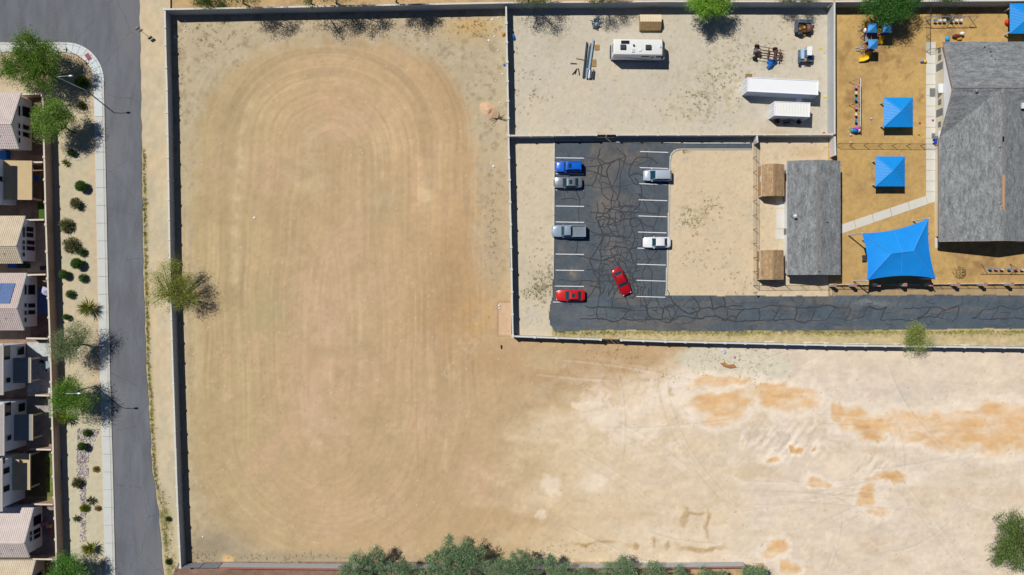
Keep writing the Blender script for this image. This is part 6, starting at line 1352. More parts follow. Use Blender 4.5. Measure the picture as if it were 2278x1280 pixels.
for u, v, c_, nm in ((1801, 74, (20, 100, 190), 'blue'), (1788, 79, (226, 170, 60), 'orange')):
    p = G(u, v); o = MB().tube([(p[0], p[1], 0), (p[0], p[1], .35)], [.2, .17], 10).build('bucket', mat('bucket_' + nm, c_, .5, .1, 2)); tag(o, f'small {nm} bucket beside the rusted car body', 'bucket', 'buckets by the rusted car', 'thing'); rebase(o)
# utility cart
ct = thing('utility_cart', 'small white topped utility cart below the rusted car body', 'cart', G(1788, 128)); M = ORG[ct]
MB().box(None, (2.2, 1.9, .5), M=M @ Matrix.Translation((0, 0, .6))).build('body', mat('cart_blue_grey', (92, 116, 140), .5, .2, 3), ct)
MB().box(None, (.85, 1.45, .06), M=M @ Matrix.Translation((.2, .45, 1.85))).build('roof', M_ctr, ct)
for x in (-.2, .6):
    for y in (-.2, 1.1): MB().tube([M @ Vector((x, y, .8)), M @ Vector((x, y, 1.85))], .03, 6).build('roof_post', M_under, ct)
MB().box(None, (.5, 1.7, .35), M=M @ Matrix.Translation((-.65, .25, 1.0))).build('hood', mat('cart_pale', (176, 204, 226), .5, .1, 2), ct)
MB().box(None, (.35, 1.0, .3), M=M @ Matrix.Translation((-1.15, -.75, .9))).build('side_box', M_steelb, ct)
MB().box(None, (.6, .8, .3), M=M @ Matrix.Translation((.25, -.7, .95))).build('seat', M_rvd, ct)
MB().box(None, (.3, .5, .3), M=M @ Matrix.Translation((-.2, -.75, 1.05))).build('tool_box', mat('tan_leather', (176, 140, 110), .7, .1, 3), ct)
for y in (.25, .65): MB().box(None, (.35, .2, .2), M=M @ Matrix.Translation((1.0, y, 1.0))).build('battery', M_ctr, ct)
for x in (-.75, .85):
    for y in (-.9, .95): MB().tube([M @ Vector((x, y - .12, .32)), M @ Vector((x, y + .12, .32))], .32, 14).build('wheel', M_tyre, ct, True)
# pipes
def bar_thing(name, label, cat, a, b, wd, ht, z, m_, group=None, tube=False):
    A, B = Vector(G(*a)), Vector(G(*b)); A.z = B.z = z
    o = (MB().tube([A, B], wd / 2, 8) if tube else MB().bar(A, B, wd, ht)).build(name, m_); tag(o, label, cat, group, 'thing'); return rebase(o)
M_pv = mat('beam_pale', (170, 190, 208), .4, .08, 2, metal=.3); M_pd = mat('beam_dark', (62, 74, 88), .5, .1, 2, metal=.3)
for k, (a, b, wd, m_) in enumerate((((1305, 95), (1296.5, 174), .22, M_pd), ((1311, 104), (1301, 172), .16, M_steelb), ((1314, 98), (1304.5, 166), .18, M_pd), ((1319, 89), (1309.5, 157), .3, M_pv), ((1306, 154), (1304, 176), .2, M_pv), ((1311, 158), (1309, 176), .2, M_ctr), ((1315, 158), (1313, 176), .2, M_steelb), ((1320, 157), (1318, 176), .2, M_pd))):
    bar_thing('steel_beam', ['dark steel beam on the outer side of the stack', 'thin blue grey beam second in the stack', 'dark beam in the middle of the stack', 'longest pale steel beam lying on top of the stack', 'short pale offcut at the lower end of the stack', 'short white offcut beside the pale one', 'short blue grey offcut near the lower pallet', 'short dark offcut at the edge of the stack'][k], 'beam', a, b, wd, .22, .28 if k < 4 else .36, m_, 'steel beams stacked in the yard')
for k, (a, b, wd, m_) in enumerate((((1269, 142), (1283, 142.4), .14, M_under), ((1273, 167), (1284, 153), .14, M_under), ((1279, 165.5), (1282, 157), .14, M_under), ((1289, 168), (1286.5, 153), .14, M_under), ((1282, 131), (1299, 134), .12, mat('wood_brown', (136, 96, 62), .9, .1, 3)))):
    bar_thing('plank_offcut', ['dark offcut lying level beside the beams', 'longest dark slanting offcut beside the beams', 'short dark slanting offcut beside the beams', 'dark offcut leaning the other way beside the beams', 'thin brown timber lying against the beams'][k], 'offcut', a, b, wd, .1, .06, m_, 'loose offcuts beside the beams')
def pallet(label, u0, v0, u1, v1, m_):
    a, b = G(u0, v0), G(u1, v1); t = thing('pallet', label, 'pallet', ((a[0] + b[0]) / 2, (a[1] + b[1]) / 2, 0), 'wooden pallets')
    n = 6; w_ = (a[1] - b[1]) / n
    for k in range(n): MB().box(((a[0] + b[0]) / 2, a[1] - w_ * (k + .5), .13), (b[0] - a[0], w_ * .78, .02)).build('slat', m_, t)
    for x in (a[0] + .08, (a[0] + b[0]) / 2, b[0] - .08): MB().box((x, (a[1] + b[1]) / 2, .06), (.09, a[1] - b[1], .11)).build('bearer', m_, t)
M_pal = mat('pallet_wood', (178, 144, 96), .9, .15, 3)
pallet('wooden pallet beside the upper end of the steel beams', 1322, 100, 1333, 112, M_pal); pallet('wooden pallet beside the lower end of the steel beams', 1316, 132.5, 1326, 148.5, M_pal); pallet('worn pallet behind the corner of the long container', 1657.5, 165, 1672.5, 174, M_plyd)
# wooden hut
ht = thing('wooden_hut', 'low plywood hut with slopes coloured sunlit and shaded against the wall', 'hut', G(1447, 50))
a, b = G(1423.5, 33, .9), G(1471, 66, .9); ym = G(0, 48.5, 1.25)[1]
for k in range(8):
    x0 = a[0] + (b[0] - a[0]) * k / 8 + .01; x1 = a[0] + (b[0] - a[0]) * (k + 1) / 8 - .01
    m_ = MB(); slab_roof(m_, [(x0, a[1], .95), (x0, ym, 1.3), (x1, ym, 1.3), (x1, a[1], .95)], .05); m_.build('board', mat('plywood_sunlit', (226, 210, 178), .9, .1, 2), ht)  # north slope painted paler: its sunlit look is put into the colour
    m_ = MB(); slab_roof(m_, [(x0, ym, 1.3), (x0, b[1], .55), (x1, b[1], .55), (x1, ym, 1.3)], .05); m_.build('board', M_plyd, ht)  # south slope painted darker to carry the side turned from the sun
MB().box(((a[0] + b[0]) / 2, (a[1] + b[1]) / 2, .28), (b[0] - a[0] - .1, a[1] - b[1] - .1, .5)).build('wall', M_plyd, ht)
jh = thing('junk_heap', 'heap of grey metal scraps in the tree shade', 'junk heap', G(1327, 55)); jm = [M_steelb, M_pd, M_pv, M_rvd, mat('scrap_grey', (140, 142, 152), .6, .3, 4)]
for k in range(22):
    p = Vector(G(R.gauss(1327, 3.4) + (k % 5) * .6 - 1, R.gauss(55, 6))); a_ = R.uniform(0, 3.1)
    (MB().box((p.x, p.y, R.uniform(.12, .45)), (R.uniform(.3, .9), R.uniform(.12, .4), R.uniform(.1, .3)), a_) if k % 3 else MB().tube([p + Vector((0, 0, .2)), p + Vector((math.cos(a_) * .9, math.sin(a_) * .9, .5))], .07, 6)).build('scrap_piece', jm[k % 5], jh)
blob('tarp', 'small blue tarp against the shaded wall of the yard', 'tarp', [(1139, 74), (1143, 75), (1146, 82), (1148, 89), (1144, 92), (1140, 86), (1138, 80)], .4, M_tarp, None, 8)
for u, v, c_, lab in ((1825.5, 107.5, (232, 196, 60), 'upper yellow cone base by the tall pale wall'), (1835.5, 215.5, (232, 206, 80), 'lower yellow cone base by the tall pale wall'), (1833, 297, (200, 60, 60), 'red cap lying in the corner of the yard')):
    p = G(u, v); o = MB().tube([(p[0], p[1], .01), (p[0], p[1], .12)], [.25, .2], 10).build('traffic_cone_base', mat('cone_%d' % v, c_, .6, .1, 3)); tag(o, lab, 'cone base', None, 'thing'); rebase(o)
for u, v, lab, m_ in ((1752, 275, 'dark scooter parked in the short container shadow', M_rvd), (1773, 274, 'round grill standing in the short container shadow', M_under), (1726, 272, 'brown crate in the short container shadow', M_rust), (1775, 223, 'white cooler between the two containers', M_ctr)):
    p = G(u, v); t = thing('yard_item', lab, lab.split()[1] if lab.split()[0] != 'white' else 'cooler', (p[0], p[1], 0))
    t.name = {'dark': 'scooter', 'round': 'grill', 'brown': 'crate', 'white': 'cooler'}[lab.split()[0]]
    if 'grill' in lab: MB().tube([p, (p[0], p[1], .75)], .06, 6).build('stem', m_, t); MB().ball((p[0], p[1], .8), .42, 14, 8, (1, 1, .6)).build('bowl', m_, t, True); MB().box((p[0] + .1, p[1] + .2, 1.0), (.2, .3, .04)).build('lid_handle', M_metal, t)
    elif 'scooter' in lab:
        MB().box((p[0], p[1], .5), (1.2, .3, .3)).build('frame', m_, t); MB().box((p[0] + .3, p[1], .75), (.5, .35, .14)).build('seat', M_metal, t)
        for dx in (-.55, .55): MB().tube([(p[0] + dx, p[1] - .08, .28), (p[0] + dx, p[1] + .08, .28)], .28, 12).build('wheel', M_tyre, t)
    else: MB().box((p[0], p[1], .3), (.7, .6, .6)).build('box', m_, t); MB().box((p[0], p[1], .63), (.74, .64, .06)).build('lid', m_, t)

# ------------------------------------------------------------------ playground
M_bl2 = mat('roof_blue_plastic', (62, 150, 220), .45, .03, 1); M_pg = mat('play_frame_blue', (20, 60, 140), .5, .05, 2); M_grp = mat('galvanised', (172, 176, 184), .4, .05, 2, metal=.4); M_brw = mat('play_deck_brown', (150, 92, 74), .7, .1, 2)
pg = thing('play_structure', 'climbing frame with three small blue roofs and yellow slides', 'play structure', G(1940, 92))
roofs = [(1941, 62.5), (1974, 62), (1942.5, 98)]; hr = 2.65; tw_ = []
for u, v in roofs:
    c = Vector(G(u, v, hr)); s_ = .76; tw_.append(c)
    rr_ = [Vector((c.x + sx * s_, c.y + sy * s_, hr)) for sx, sy in ((-1, 1), (1, 1), (1, -1), (-1, -1))]; ap_ = c + Vector((0, 0, .65))
    MB().add(rr_ + [ap_] + [p - Vector((0, 0, .08)) for p in rr_], [(0, 4, 1), (1, 4, 2), (2, 4, 3), (3, 4, 0), (0, 1, 6, 5), (1, 2, 7, 6), (2, 3, 8, 7), (3, 0, 5, 8), (5, 6, 7, 8)]).build('roof', M_bl2, pg)
    for sx, sy in ((-1, 1), (1, 1), (1, -1), (-1, -1)): MB().tube([(c.x + sx * .6, c.y + sy * .6, 0), (c.x + sx * .6, c.y + sy * .6, hr)], .05, 8).build('post', M_pg, pg)
    MB().box((c.x, c.y, 1.2), (1.3, 1.3, .08)).build('deck', M_brw, pg)
    for sy in (-1, 1): MB().box((c.x, c.y + sy * .62, 1.6), (1.2, .05, .6)).build('guard_panel', M_pg if sy < 0 else M_yel, pg)
def slide(path, wd, m_=M_yel):
    L_, Rr = [], []
    P = [Vector(p) for p in path]; rings = []
    for i, p in enumerate(P):
        d = (P[min(i + 1, len(P) - 1)] - P[max(i - 1, 0)]); d.z = 0; d.normalize(); n_ = Vector((-d.y, d.x, 0)); h = Vector((0, 0, .18))
        rings.append([p + n_ * wd / 2 + h, p + n_ * (wd / 2 - .05), p - n_ * (wd / 2 - .05), p - n_ * wd / 2 + h, p - n_ * (wd / 2 + .03), p - n_ * wd / 2 - Vector((0, 0, .05)), p + n_ * wd / 2 - Vector((0, 0, .05)), p + n_ * (wd / 2 + .03)])
    return MB().loft(rings).build('slide', m_, pg, True)
def sp(u, v, z): return G(u, v, z)
slide([sp(1934, 112, 1.3), sp(1934.5, 117, 1.1), sp(1932, 123, .8), sp(1927, 128, .55), sp(1920, 131, .35), sp(1911, 132, .25)], .85)
slide([sp(1963.5, 79, 1.25), sp(1961, 86, .85), sp(1959, 92, .5), sp(1958, 98.5, .3)], .85)
slide([sp(1931, 52, 1.5), sp(1927.5, 52, 1.4), sp(1925.5, 57, 1.1), sp(1926, 63, .8)], .6)
br = MB(); a, b = Vector(sp(1928.5, 74, 1.2)), Vector(sp(1929.5, 96, 1.2)); br.bar(a, b, .7, .08); br.build('bridge', M_grp, pg)
for dx in (-.4, .4): MB().tube([a + Vector((dx, 0, .55)), b + Vector((dx, 0, .55))], .04, 6).build('bridge_rail', M_grp, pg)
MB().bar(Vector(sp(1952, 69, 1.2)), Vector(sp(1962, 69, 1.2)), 1.0, .1).build('bridge', M_yel, pg)
MB().tube([sp(1944, 77, 1.0), sp(1944.1, 77, 1.08)], .75, 16).build('table_disc', M_brw, pg)
for dy in (0, 6): 
    A, B = Vector(sp(1903, 107 + dy, .1)), Vector(sp(1931, 100 + dy - 1, 1.25)); MB().tube([A, B], .05, 6).build('ladder_rail', M_grp, pg)
for k in range(6):
    f = k / 6 + .08; A = Vector(sp(1903, 107, .1)).lerp(Vector(sp(1931, 99, 1.25)), f); B = Vector(sp(1903, 113, .1)).lerp(Vector(sp(1931, 105, 1.25)), f); MB().tube([A, B], .035, 5).build('rung', M_grp, pg)
MB().ball(sp(1924, 68, 1.5), .42, 12, 8, (.5, 1, 1)).build('activity_panel', M_ctr, pg, True)
for v0 in (70, 82):
    A = Vector(sp(1915, v0, 0)); MB().tube([A, A + Vector((.9, .35, 1.3))], .04, 6).build('handrail', M_pg, pg)

def swing(label, a, b, h, seats, spread, msts):
    """A-frame swing; a,b map ends of the top beam on the ground line"""
    A, B = Vector(G(*a)), Vector(G(*b)); d = (B - A).normalized(); n_ = Vector((-d.y, d.x, 0)); t = thing('swing_set', label, 'swing set', (A + B) / 2, 'swing sets of the playground')
    up = Vector((0, 0, h)); MB().tube([A + up, B + up], .06, 8).build('top_beam', M_grp, t)
    for f in (0, .5, 1):
        p = A.lerp(B, f)
        for s_ in (-1, 1): MB().tube([p + n_ * s_ * spread, p + up], .05, 6).build('leg', M_grp if f != .5 else M_cpost, t)
    for i, (f, c_) in enumerate(seats):
        p = A.lerp(B, f); se = MB().box((p.x, p.y, .55), (.5, .22, .05), math.atan2(d.y, d.x)); se = MB().loft([[p + d * (.3 * math.cos(q)) * k_ + n_ * (.2 * math.sin(q)) * k_ + Vector((0, 0, z_)) for q in np.linspace(0, 2 * math.pi, 10, endpoint=False)] for k_, z_ in ((.7, .5), (1, .56), (1, .72), (.8, .70))]).build('seat', c_, t)
        for s_ in (-.22, .22): MB().tube([p + d * s_ + Vector((0, 0, .7)), p + d * s_ + up], .015, 4).build('chain', M_chain, se)
M_pk = mat('seat_pink', (226, 130, 180), .5, .05, 2); M_sb = mat('seat_blue', (60, 140, 200), .5, .05, 2); M_ss = mat('seat_white', (226, 230, 238), .5, .05, 2); M_sc = mat('seat_cream', (232, 214, 186), .5, .05, 2)
swing('long swing set with white and blue bucket seats below the top wall', gp(2075, 37, 2.3), gp(2176, 36, 2.3), 2.3, [(.2, M_sb), (.3, M_ss), (.4, M_ss), (.57, M_sb), (.67, M_ss), (.77, M_ss)], .9, None)
swing('swing set running down the wall side with pink and blue seats', (1900, 183), (1900, 288), 2.1, [(.12, M_pk), (.25, M_sc), (.38, M_sb), (.56, M_pk), (.7, M_sc), (.84, M_sb)], .9, None)
swing('swing set below the school building with pastel seats', gp(2200, 598, 1.9), gp(2330, 600, 1.9), 1.9, [(.12, M_sb), (.22, M_pk), (.32, M_sc), (.45, M_sb), (.57, M_pk), (.67, M_sc)], .9, None)
# climbing dome
dm = thing('climbing_dome', 'grey metal climbing dome in the lower playground', 'climbing dome', G(*gp(2138.5, 606, .7))); c = dm.location.copy(); r_ = 1.0
N_, K_ = 8, 3; pts = {}
for j in range(K_ + 1):
    ph = math.pi / 2 * j / K_
    for i in range(N_): aa = 2 * math.pi * (i + .5 * (j % 2)) / N_; pts[j, i] = c + Vector((r_ * math.cos(ph) * math.cos(aa), r_ * math.cos(ph) * math.sin(aa), 1.25 * math.sin(ph)))
m_ = MB()
for j in range(K_):
    for i in range(N_):
        m_.tube([pts[j, i], pts[j, (i + 1) % N_]], .022, 4); m_.tube([pts[j, i], pts[j + 1, i]], .022, 4); m_.tube([pts[j, i], pts[j + 1, (i - 1 + (j % 2)) % N_ if False else (i + (j % 2) - (1 - j % 2) * 0) % N_]], .022, 4)
m_.build('bars', M_cpost, dm)['kind'] = 'stuff'
# toys
def toy(name, label, cat, u, v, parts):
    p = Vector(G(u, v)); t = thing(name, label, cat, p)
    for nm, off, d, c_ in parts: MB().ball(p + Vector(off), 1, 12, 8, d).build(nm, mat('toy_%d_%d_%d' % c_, c_, .5, .05, 2), t, True)
toy('play_house', 'turquoise and pink toy play house below the wall side swing', 'play house', 1899, 291, [('base', (0, 0, .35), (.75, .45, .38), (40, 170, 190)), ('roof', (.25, .3, .75), (.5, .3, .18), (236, 90, 190)), ('wall', (.0, -.1, .7), (.45, .35, .25), (30, 110, 220)), ('slide', (.6, -.1, .6), (.2, .35, .2), (236, 236, 240))])
toy('rocking_toy', 'brown and white ride on toy beside the school roof', 'ride on toy', *gp(2133, 80, .4), [('body', (-.4, -.05, .45), (.75, .32, .28), (110, 56, 52)), ('head', (.45, .3, .6), (.4, .3, .3), (236, 236, 232)), ('base', (.2, -.4, .25), (.5, .3, .2), (216, 150, 40))])
toy('toy_tunnel', 'small bright blue toy near the corner of the school roof', 'toy', *gp(2108, 86, .3), [('body', (0, 0, .3), (.36, .42, .3), (40, 160, 232))])
toy('toy_car', 'small yellow and blue toy beside the concrete path', 'toy car', *gp(2056, 137, .3), [('body', (.2, 0, .25), (.3, .22, .22), (240, 200, 20)), ('nose', (-.3, 0, .25), (.32, .2, .2), (90, 130, 210))])
toy('toy_rider', 'red and yellow toy under the edge of the corner shelter', 'toy', *gp(2241, 50, .3), [('body', (0, 0, .35), (.4, .45, .35), (226, 40, 24)), ('back', (.25, .45, .4), (.25, .2, .3), (240, 206, 40))])
for u, v, c_, lab in ((1937, 265, (210, 200, 226), 'pale lilac ball between the swing and the blue shelter'), (2045, 274, (220, 60, 120), 'pink ball beside the upper blue shelter'), (2042.5, 299, (236, 176, 30), 'orange ball near the wire fence'), (1891, 301, (232, 206, 210), 'pale pink ball below the toy play house'), (1891.5, 318, (236, 190, 180), 'peach ball against the wire fence'), (2074, 268, (190, 70, 170), 'purple ball on the concrete path')):
    p = G(u, v); o = MB().ball((p[0], p[1], .17), .17, 12, 8).build('play_ball', mat('ball_%d_%d' % (u, v), c_, .5, .05, 2), None, True); tag(o, lab, 'ball', 'play balls', 'thing'); rebase(o)
bn = thing('bench', 'dark bench at the edge of the big sail shadow', 'bench', G(1920, 575)); p = bn.location
MB().box((p.x, p.y, .45), (.7, 1.0, .06)).build('seat', M_cpost, bn)
for dy in (-.4, .4): MB().box((p.x, p.y + dy, .22), (.6, .06, .44)).build('leg', M_grp, bn)
pb = thing('climbing_post', 'dark blue climbing post half hidden below the big sail', 'climbing post', G(1918, 536)); p = pb.location
MB().tube([p, p + Vector((0, 0, 1.6))], .07, 8).build('post', M_pg, pb); MB().tube([p + Vector((0, 0, 1.6)), p + Vector((1.2, .1, 1.6))], .07, 8).build('arm', M_pg, pb)
cn = thing('stroller', 'blue stroller parked by the school door', 'stroller', G(2078, 316)); p = cn.location
MB().box((p.x, p.y, .5), (.5, .7, .3)).build('seat', mat('stroller_blue', (30, 70, 190), .7, .1, 3), cn); MB().box((p.x - .1, p.y + .55, .6), (.7, .5, .4)).build('hood', M_door, cn)
for dx, dy in ((-.25, -.3), (.25, -.3), (-.25, .3), (.25, .3)): MB().tube([(p.x + dx - .03, p.y + dy, .15), (p.x + dx + .03, p.y + dy, .15)], .15, 8).build('wheel', M_tyre, cn)

# ------------------------------------------------------------------ street lamps and signs
M_lampp = mat('lamp_pole', (176, 186, 190), .4, .05, 2, metal=.4)
def lamp(label, base, h, arm, head_m):
    p = Vector(G(*base)); t = thing('street_lamp', label, 'street lamp', p, 'street lamps'); a = Vector(arm)
    MB().tube([p, p + Vector((0, 0, h * .5)), p + Vector((0, 0, h))], [.11, .09, .07], 10).build('pole', M_lampp, t, True)
    e = p + Vector((0, 0, h)) + a; MB().tube([p + Vector((0, 0, h - .02)), p + Vector((0, 0, h)) + a * .4 + Vector((0, 0, .22)), e + Vector((0, 0, .25))], [.05, .05, .045], 8).build('arm', M_lampp, t, True)
    d = a.normalized(); MB().ball(e + d * .25 + Vector((0, 0, .22)), .4, 14, 8, (1.0 if abs(d.x) > .5 else .45, .45 if abs(d.x) > .5 else 1.0, .28)).build('lamp_head', head_m, t, True)
    MB().tube([p, p + Vector((0, 0, .25))], .2, 10).build('base', M_kerb, t)
lamp('street lamp with a curved arm beside the corner tree', (195, 203.5), 7.7, (2.0, .1, 0), M_lampp)
lamp('street lamp with a curved arm over the lower tree', (212.5, 859.5), 7.7, (2.0, .0, 0), M_lampp)
M_sgn = mat('sign_green', (20, 90, 60), .5, .03, 2); M_sgy = mat('sign_back', (150, 152, 154), .5, .05, 2, metal=.4)
p = Vector(G(172, 124)); t = thing('street_sign', 'thin street name sign post at the corner of the pavement', 'street sign', p)
MB().tube([p, p + Vector((0, 0, 3.0))], .04, 8).build('post', M_sgy, t); MB().box((p.x, p.y, 2.95), (.8, .03, .22)).build('name_plate', M_sgn, t); MB().box((p.x, p.y, 2.72), (.03, .8, .22)).build('name_plate', M_sgn, t)
p = Vector(G(323, 76)); t = thing('road_sign', 'road sign on two slanted plates at the street bend', 'road sign', p)
MB().tube([p, p + Vector((0, 0, 2.7))], .04, 8).build('post', M_sgy, t)
for z in (2.3, 1.4): MB().box((p.x, p.y + .03, z), (.75, .02, .75 if z > 2 else .55), math.radians(35)).build('sign_plate', M_sgy, t)
p = Vector(G(1676, 651)); t = thing('road_sign', 'small sign post at the fence corner beside the driveway', 'road sign', p); MB().tube([p, p + Vector((0, 0, 1.6))], .035, 8).build('post', M_sgy, t); MB().box((p.x, p.y, 1.5), (.45, .03, .3), .8).build('sign_plate', M_under, t)
# antenna light on the classroom roof
p = Vector(G(1759, 481.5, 3.2)); t = thing('floodlight', 'small floodlight on a thin mast above the classroom roof', 'floodlight', p); MB().tube([p - Vector((0, 0, .3)), p + Vector((0, 0, 1.1))], .04, 8).build('mast', M_sgy, t); MB().box((p.x + .25, p.y, 1.1 + p.z), (.45, .3, .12)).build('lamp_head', M_ctr, t)

# ------------------------------------------------------------------ dirt mound, branch, litter, backyard things
P0 = Vector(G(1087, 246)); V = []; F = []; n = 26
for j in range(n):
    for i in range(n):
        x, y = (i / (n - 1) - .5) * 2, (j / (n - 1) - .5) * 2; q = math.hypot(x * 1.0 + y * .45, y * 1.15)
        z = max(0, 1 - q) ** 1.0 * .6 * (1 + float(fbm(np.array([x * 2.5]), np.array([y * 2.5]), 3, 3)[0]) * .35) - .03; V.append((P0.x + x * 1.5, P0.y + y * 1.7, z))
F = [(j * n + i, j * n + i + 1, (j + 1) * n + i + 1, (j + 1) * n + i) for j in range(n - 1) for i in range(n - 1)]
o = link('dirt_mound', fast_mesh('dirt_mound', V, F), mat('mound_soil', (216, 180, 146), .95, .1, 2, .5, 5)); tag(o, 'small heap of orange soil near the yard wall', 'mound', None, 'thing'); rebase(o)
dbm = MB(); b0 = Vector(G(1108, 264))
for k in range(16):
    a = R.uniform(-.3, 1.6) if k > 4 else R.uniform(2.6, 4.0); L_ = R.uniform(.6, 2.0); e = b0 + Vector((math.cos(a) * L_, math.sin(a) * L_, R.uniform(.1, .5))); dbm.tube([b0 + Vector((0, 0, .08)), b0.lerp(e, .5) + Vector((R.uniform(-.15, .15), R.uniform(-.15, .15), .1)), e], [.05, .035, .012], 5)
o = dbm.build('dead_branch', mat('dead_wood', (96, 70, 58), .9, .2, 4)); tag(o, 'dead branch lying beside the heap of orange soil', 'branch', None, 'thing'); rebase(o)
M_lit = mat('litter_white', (236, 238, 240), .6, .05, 4); k = 0
for (u, v, s_) in ((412, 46, .35), (413, 58, .3), (411, 70, .3), (390, 82, .45), (420, 64, .22), (450, 138, .22), (566, 485, .42), (1087, 91, .5), (1100, 82, .35), (940, 64, .3), (948, 100, .28), (1095, 44, .45), (1108, 40, .3), (973, 87, .24), (1108, 112, .3), (1098, 370, .4), (1118, 165, .35), (1103, 180, .25), (452, 1194, .3), (832, 1217, .25), (1112, 229, .22), (1110, 680, .4), (1111, 686, .35), (668, 1099, .22), (640, 1135, .18), (900, 1110, .18), (1095, 230, .18), (995, 92, .2), (910, 757, .18), (1640, 281, .22), (1410, 96, .001), (2012, 885, .16), (1846, 870, .16), (2035, 845, .18)):
    if s_ < .1: continue
    p = G(u, v); m_ = MB(); q = [Vector((p[0] + R.uniform(.3, .6) * s_ * math.cos(a), p[1] + R.uniform(.3, .6) * s_ * math.sin(a), .03 + R.uniform(0, .1))) for a in np.linspace(0, 5.3, 6)]; c_ = Vector((p[0], p[1], .16 * s_ + .1))
    m_.add(q + [c_] + [x - Vector((0, 0, .02 + x.z)) for x in q], [(i, (i + 1) % 6, 6) for i in range(6)] + [(i, 7 + i, 7 + (i + 1) % 6, (i + 1) % 6) for i in range(6)])
    o = m_.build('litter_scrap', M_lit); tag(o, 'crumpled scrap of white litter ' + ('in the top corner of the long wall' if u < 430 and v < 90 else 'near the white capped wall' if u > 930 and v < 260 else 'lying on the pale sand below the driveway wall' if u > 1700 else 'lying by the rectangular pit strip' if 1105 < u < 1115 and v > 600 else 'lying alone in the motorhome yard gravel' if u > 1600 else 'on the straight of the track' if v == 485 else 'below the heap of orange soil' if v == 370 else 'on the lower dirt lot' if v > 700 else 'lying near the street side of the dirt lot'), 'litter', 'white litter scraps on the dirt', 'thing'); rebase(o)
blob('cloth_heap', 'heap of pale cloth and rags below the driveway wall', 'rags', [(1602, 780), (1608, 775), (1614, 778), (1616, 784), (1611, 788), (1606, 784)], .35, mat('rag_pale', (206, 206, 222), .9, .2, 5), None, 4)
blob('plastic_bag', 'pink plastic bag below the driveway wall', 'bag', [(1632, 793), (1636, 792), (1637, 796), (1634, 799), (1631, 797)], .25, mat('bag_pink', (206, 160, 190), .6, .1, 4), None, 6)
blob('brick_heap', 'rusty brown rubble heap below the driveway wall', 'rubble', [(1600, 808), (1612, 806), (1618, 812), (1632, 810), (1640, 818), (1626, 822), (1610, 817)], .18, mat('rubble_brown', (176, 124, 84), .95, .3, 4), None, 7)
blob('plastic_bag', 'bright blue plastic bag beside the white capped wall', 'bag', [(1119, 142), (1124, 143), (1124, 148), (1120, 148)], .25, mat('bag_blue', (20, 120, 220), .6, .1, 4), None, 9)
blob('black_bag', 'dark bottle shaped bag below the corner of the parking lot wall', 'bag', [(1113, 768), (1117, 768), (1117, 776), (1114, 777)], .3, mat('bag_dark', (50, 56, 60), .6, .1, 4), None, 10)
blob('cardboard', 'orange brown carton against the white capped wall', 'carton', [(1116, 73), (1124, 73), (1124, 82), (1117, 82)], .35, mat('carton', (196, 140, 70), .9, .1, 3), None, 11)
# back yards
def ybox(name, label, cat, u, v, d, c_, rz=0, lid=None):
    p = G(u, v); t = thing(name, label, cat, (p[0], p[1], .06)); MB().box((p[0], p[1], .06 + d[2] / 2), d, rz).build('body', mat('yb_%d_%d_%d' % c_, c_, .6, .1, 3), t)
    MB().box((p[0], p[1], .06 + d[2] + .03), (d[0] * 1.05, d[1] * 1.05, .06), rz).build('lid', mat('yb_%d_%d_%d' % (lid or c_), lid or c_, .6, .1, 3), t)
ybox('wheeled_bin', 'blue wheeled bin below the cream tiled house', 'bin', *gp(28, 592, 1), (1.4, .7, 1.0), (20, 90, 170)); ybox('wheeled_bin', 'dark green wheeled bin beside the blue one', 'bin', *gp(50, 592, 1), (1.3, .7, 1.0), (30, 56, 46))
ybox('wheeled_bin', 'blue bin at the picture edge below the first tiled house', 'bin', *gp(6, 345, 1), (1.2, 1.3, 1.0), (20, 90, 150)); ybox('storage_box', 'dark storage box behind the cream tiled house', 'box', *gp(97, 597, .8), (1.0, .7, .8), (60, 60, 70)); ybox('patio_chair', 'blue chair on the lawn behind the white house', 'chair', *gp(81, 396, .5), (.7, .7, .5), (30, 110, 200))
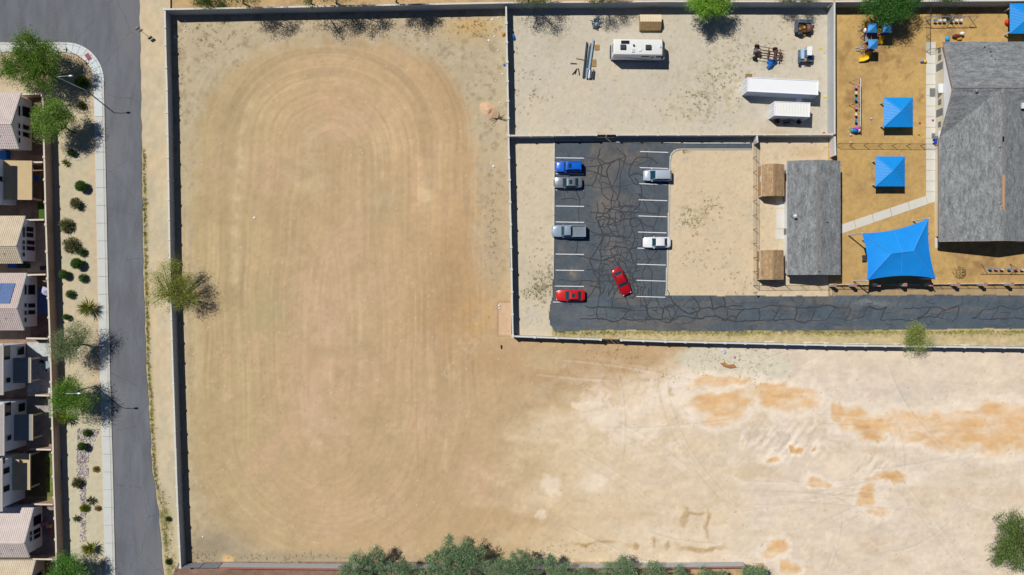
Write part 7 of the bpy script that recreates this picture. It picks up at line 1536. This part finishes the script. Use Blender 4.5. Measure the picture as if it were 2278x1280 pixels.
ybox('storage_box', 'pink toy chest on the lowest patio', 'box', *gp(98, 1167, .5), (.8, .5, .5), (190, 120, 150)); ybox('storage_box', 'yellow toy chest on the lowest patio', 'box', *gp(107, 1172, .5), (.7, .5, .4), (206, 190, 110)); ybox('storage_box', 'red toy chest on the lowest patio', 'box', *gp(110, 1184, .5), (.8, .6, .4), (176, 90, 110))
def parasol(label, u, v, h, r_, c_):
    p = Vector(G(*gp(u, v, h))); t = thing('parasol', label, 'parasol', p); MB().tube([p, p + Vector((0, 0, h))], .03, 6).build('pole', M_grp, t); q = [p + Vector((r_ * math.cos(a), r_ * math.sin(a), h - .35)) for a in np.linspace(.4, 2 * math.pi + .4, 4, endpoint=False)]
    MB().add(q + [p + Vector((0, 0, h))], [(0, 1, 4), (1, 2, 4), (2, 3, 4), (3, 0, 4), (3, 2, 1, 0)]).build('canopy', mat('parasol_%d' % u, c_, .8, .05, 2), t)
parasol('pale square parasol behind the house with solar panels', 97, 648, 1.9, .85, (190, 190, 212))
p = Vector(G(*gp(104, 812, .7))); t = thing('patio_table', 'round glass patio table behind the shaded two storey house', 'table', p); MB().tube([p + Vector((0, 0, .7)), p + Vector((0, 0, .74))], .62, 20).build('table_top', mat('glass_top', (150, 170, 176), .1, .05, 2), t); MB().tube([p, p + Vector((0, 0, .7))], .05, 8).build('leg', M_grp, t)
for k in range(3):
    a = k * 2.1 + .5; q = p + Vector((math.cos(a), math.sin(a), 0)) * .95; c_ = thing('patio_chair', ['patio chair nearest the planting strip at the glass table', 'patio chair toward the house at the glass table', 'patio chair below the glass table'][k], 'chair', q, 'chairs round the glass table'); MB().box((q.x, q.y, .5), (.5, .5, .06), a).build('seat', M_rvd, c_); MB().box((q.x + math.cos(a) * .25, q.y + math.sin(a) * .25, .75), (.06, .5, .5), a).build('backrest', M_rvd, c_)
p = Vector(G(*gp(78, 258, .9))); t = thing('air_unit', 'grey air conditioning unit behind the first tiled house', 'air conditioner', p); MB().box((p.x, p.y - 2.9 + 3, .45), (.8, .8, .9)).build('body', M_grp, t); MB().tube([(p.x, p.y + .1, .9), (p.x, p.y + .1, .93)], .3, 14).build('fan', M_under, t)
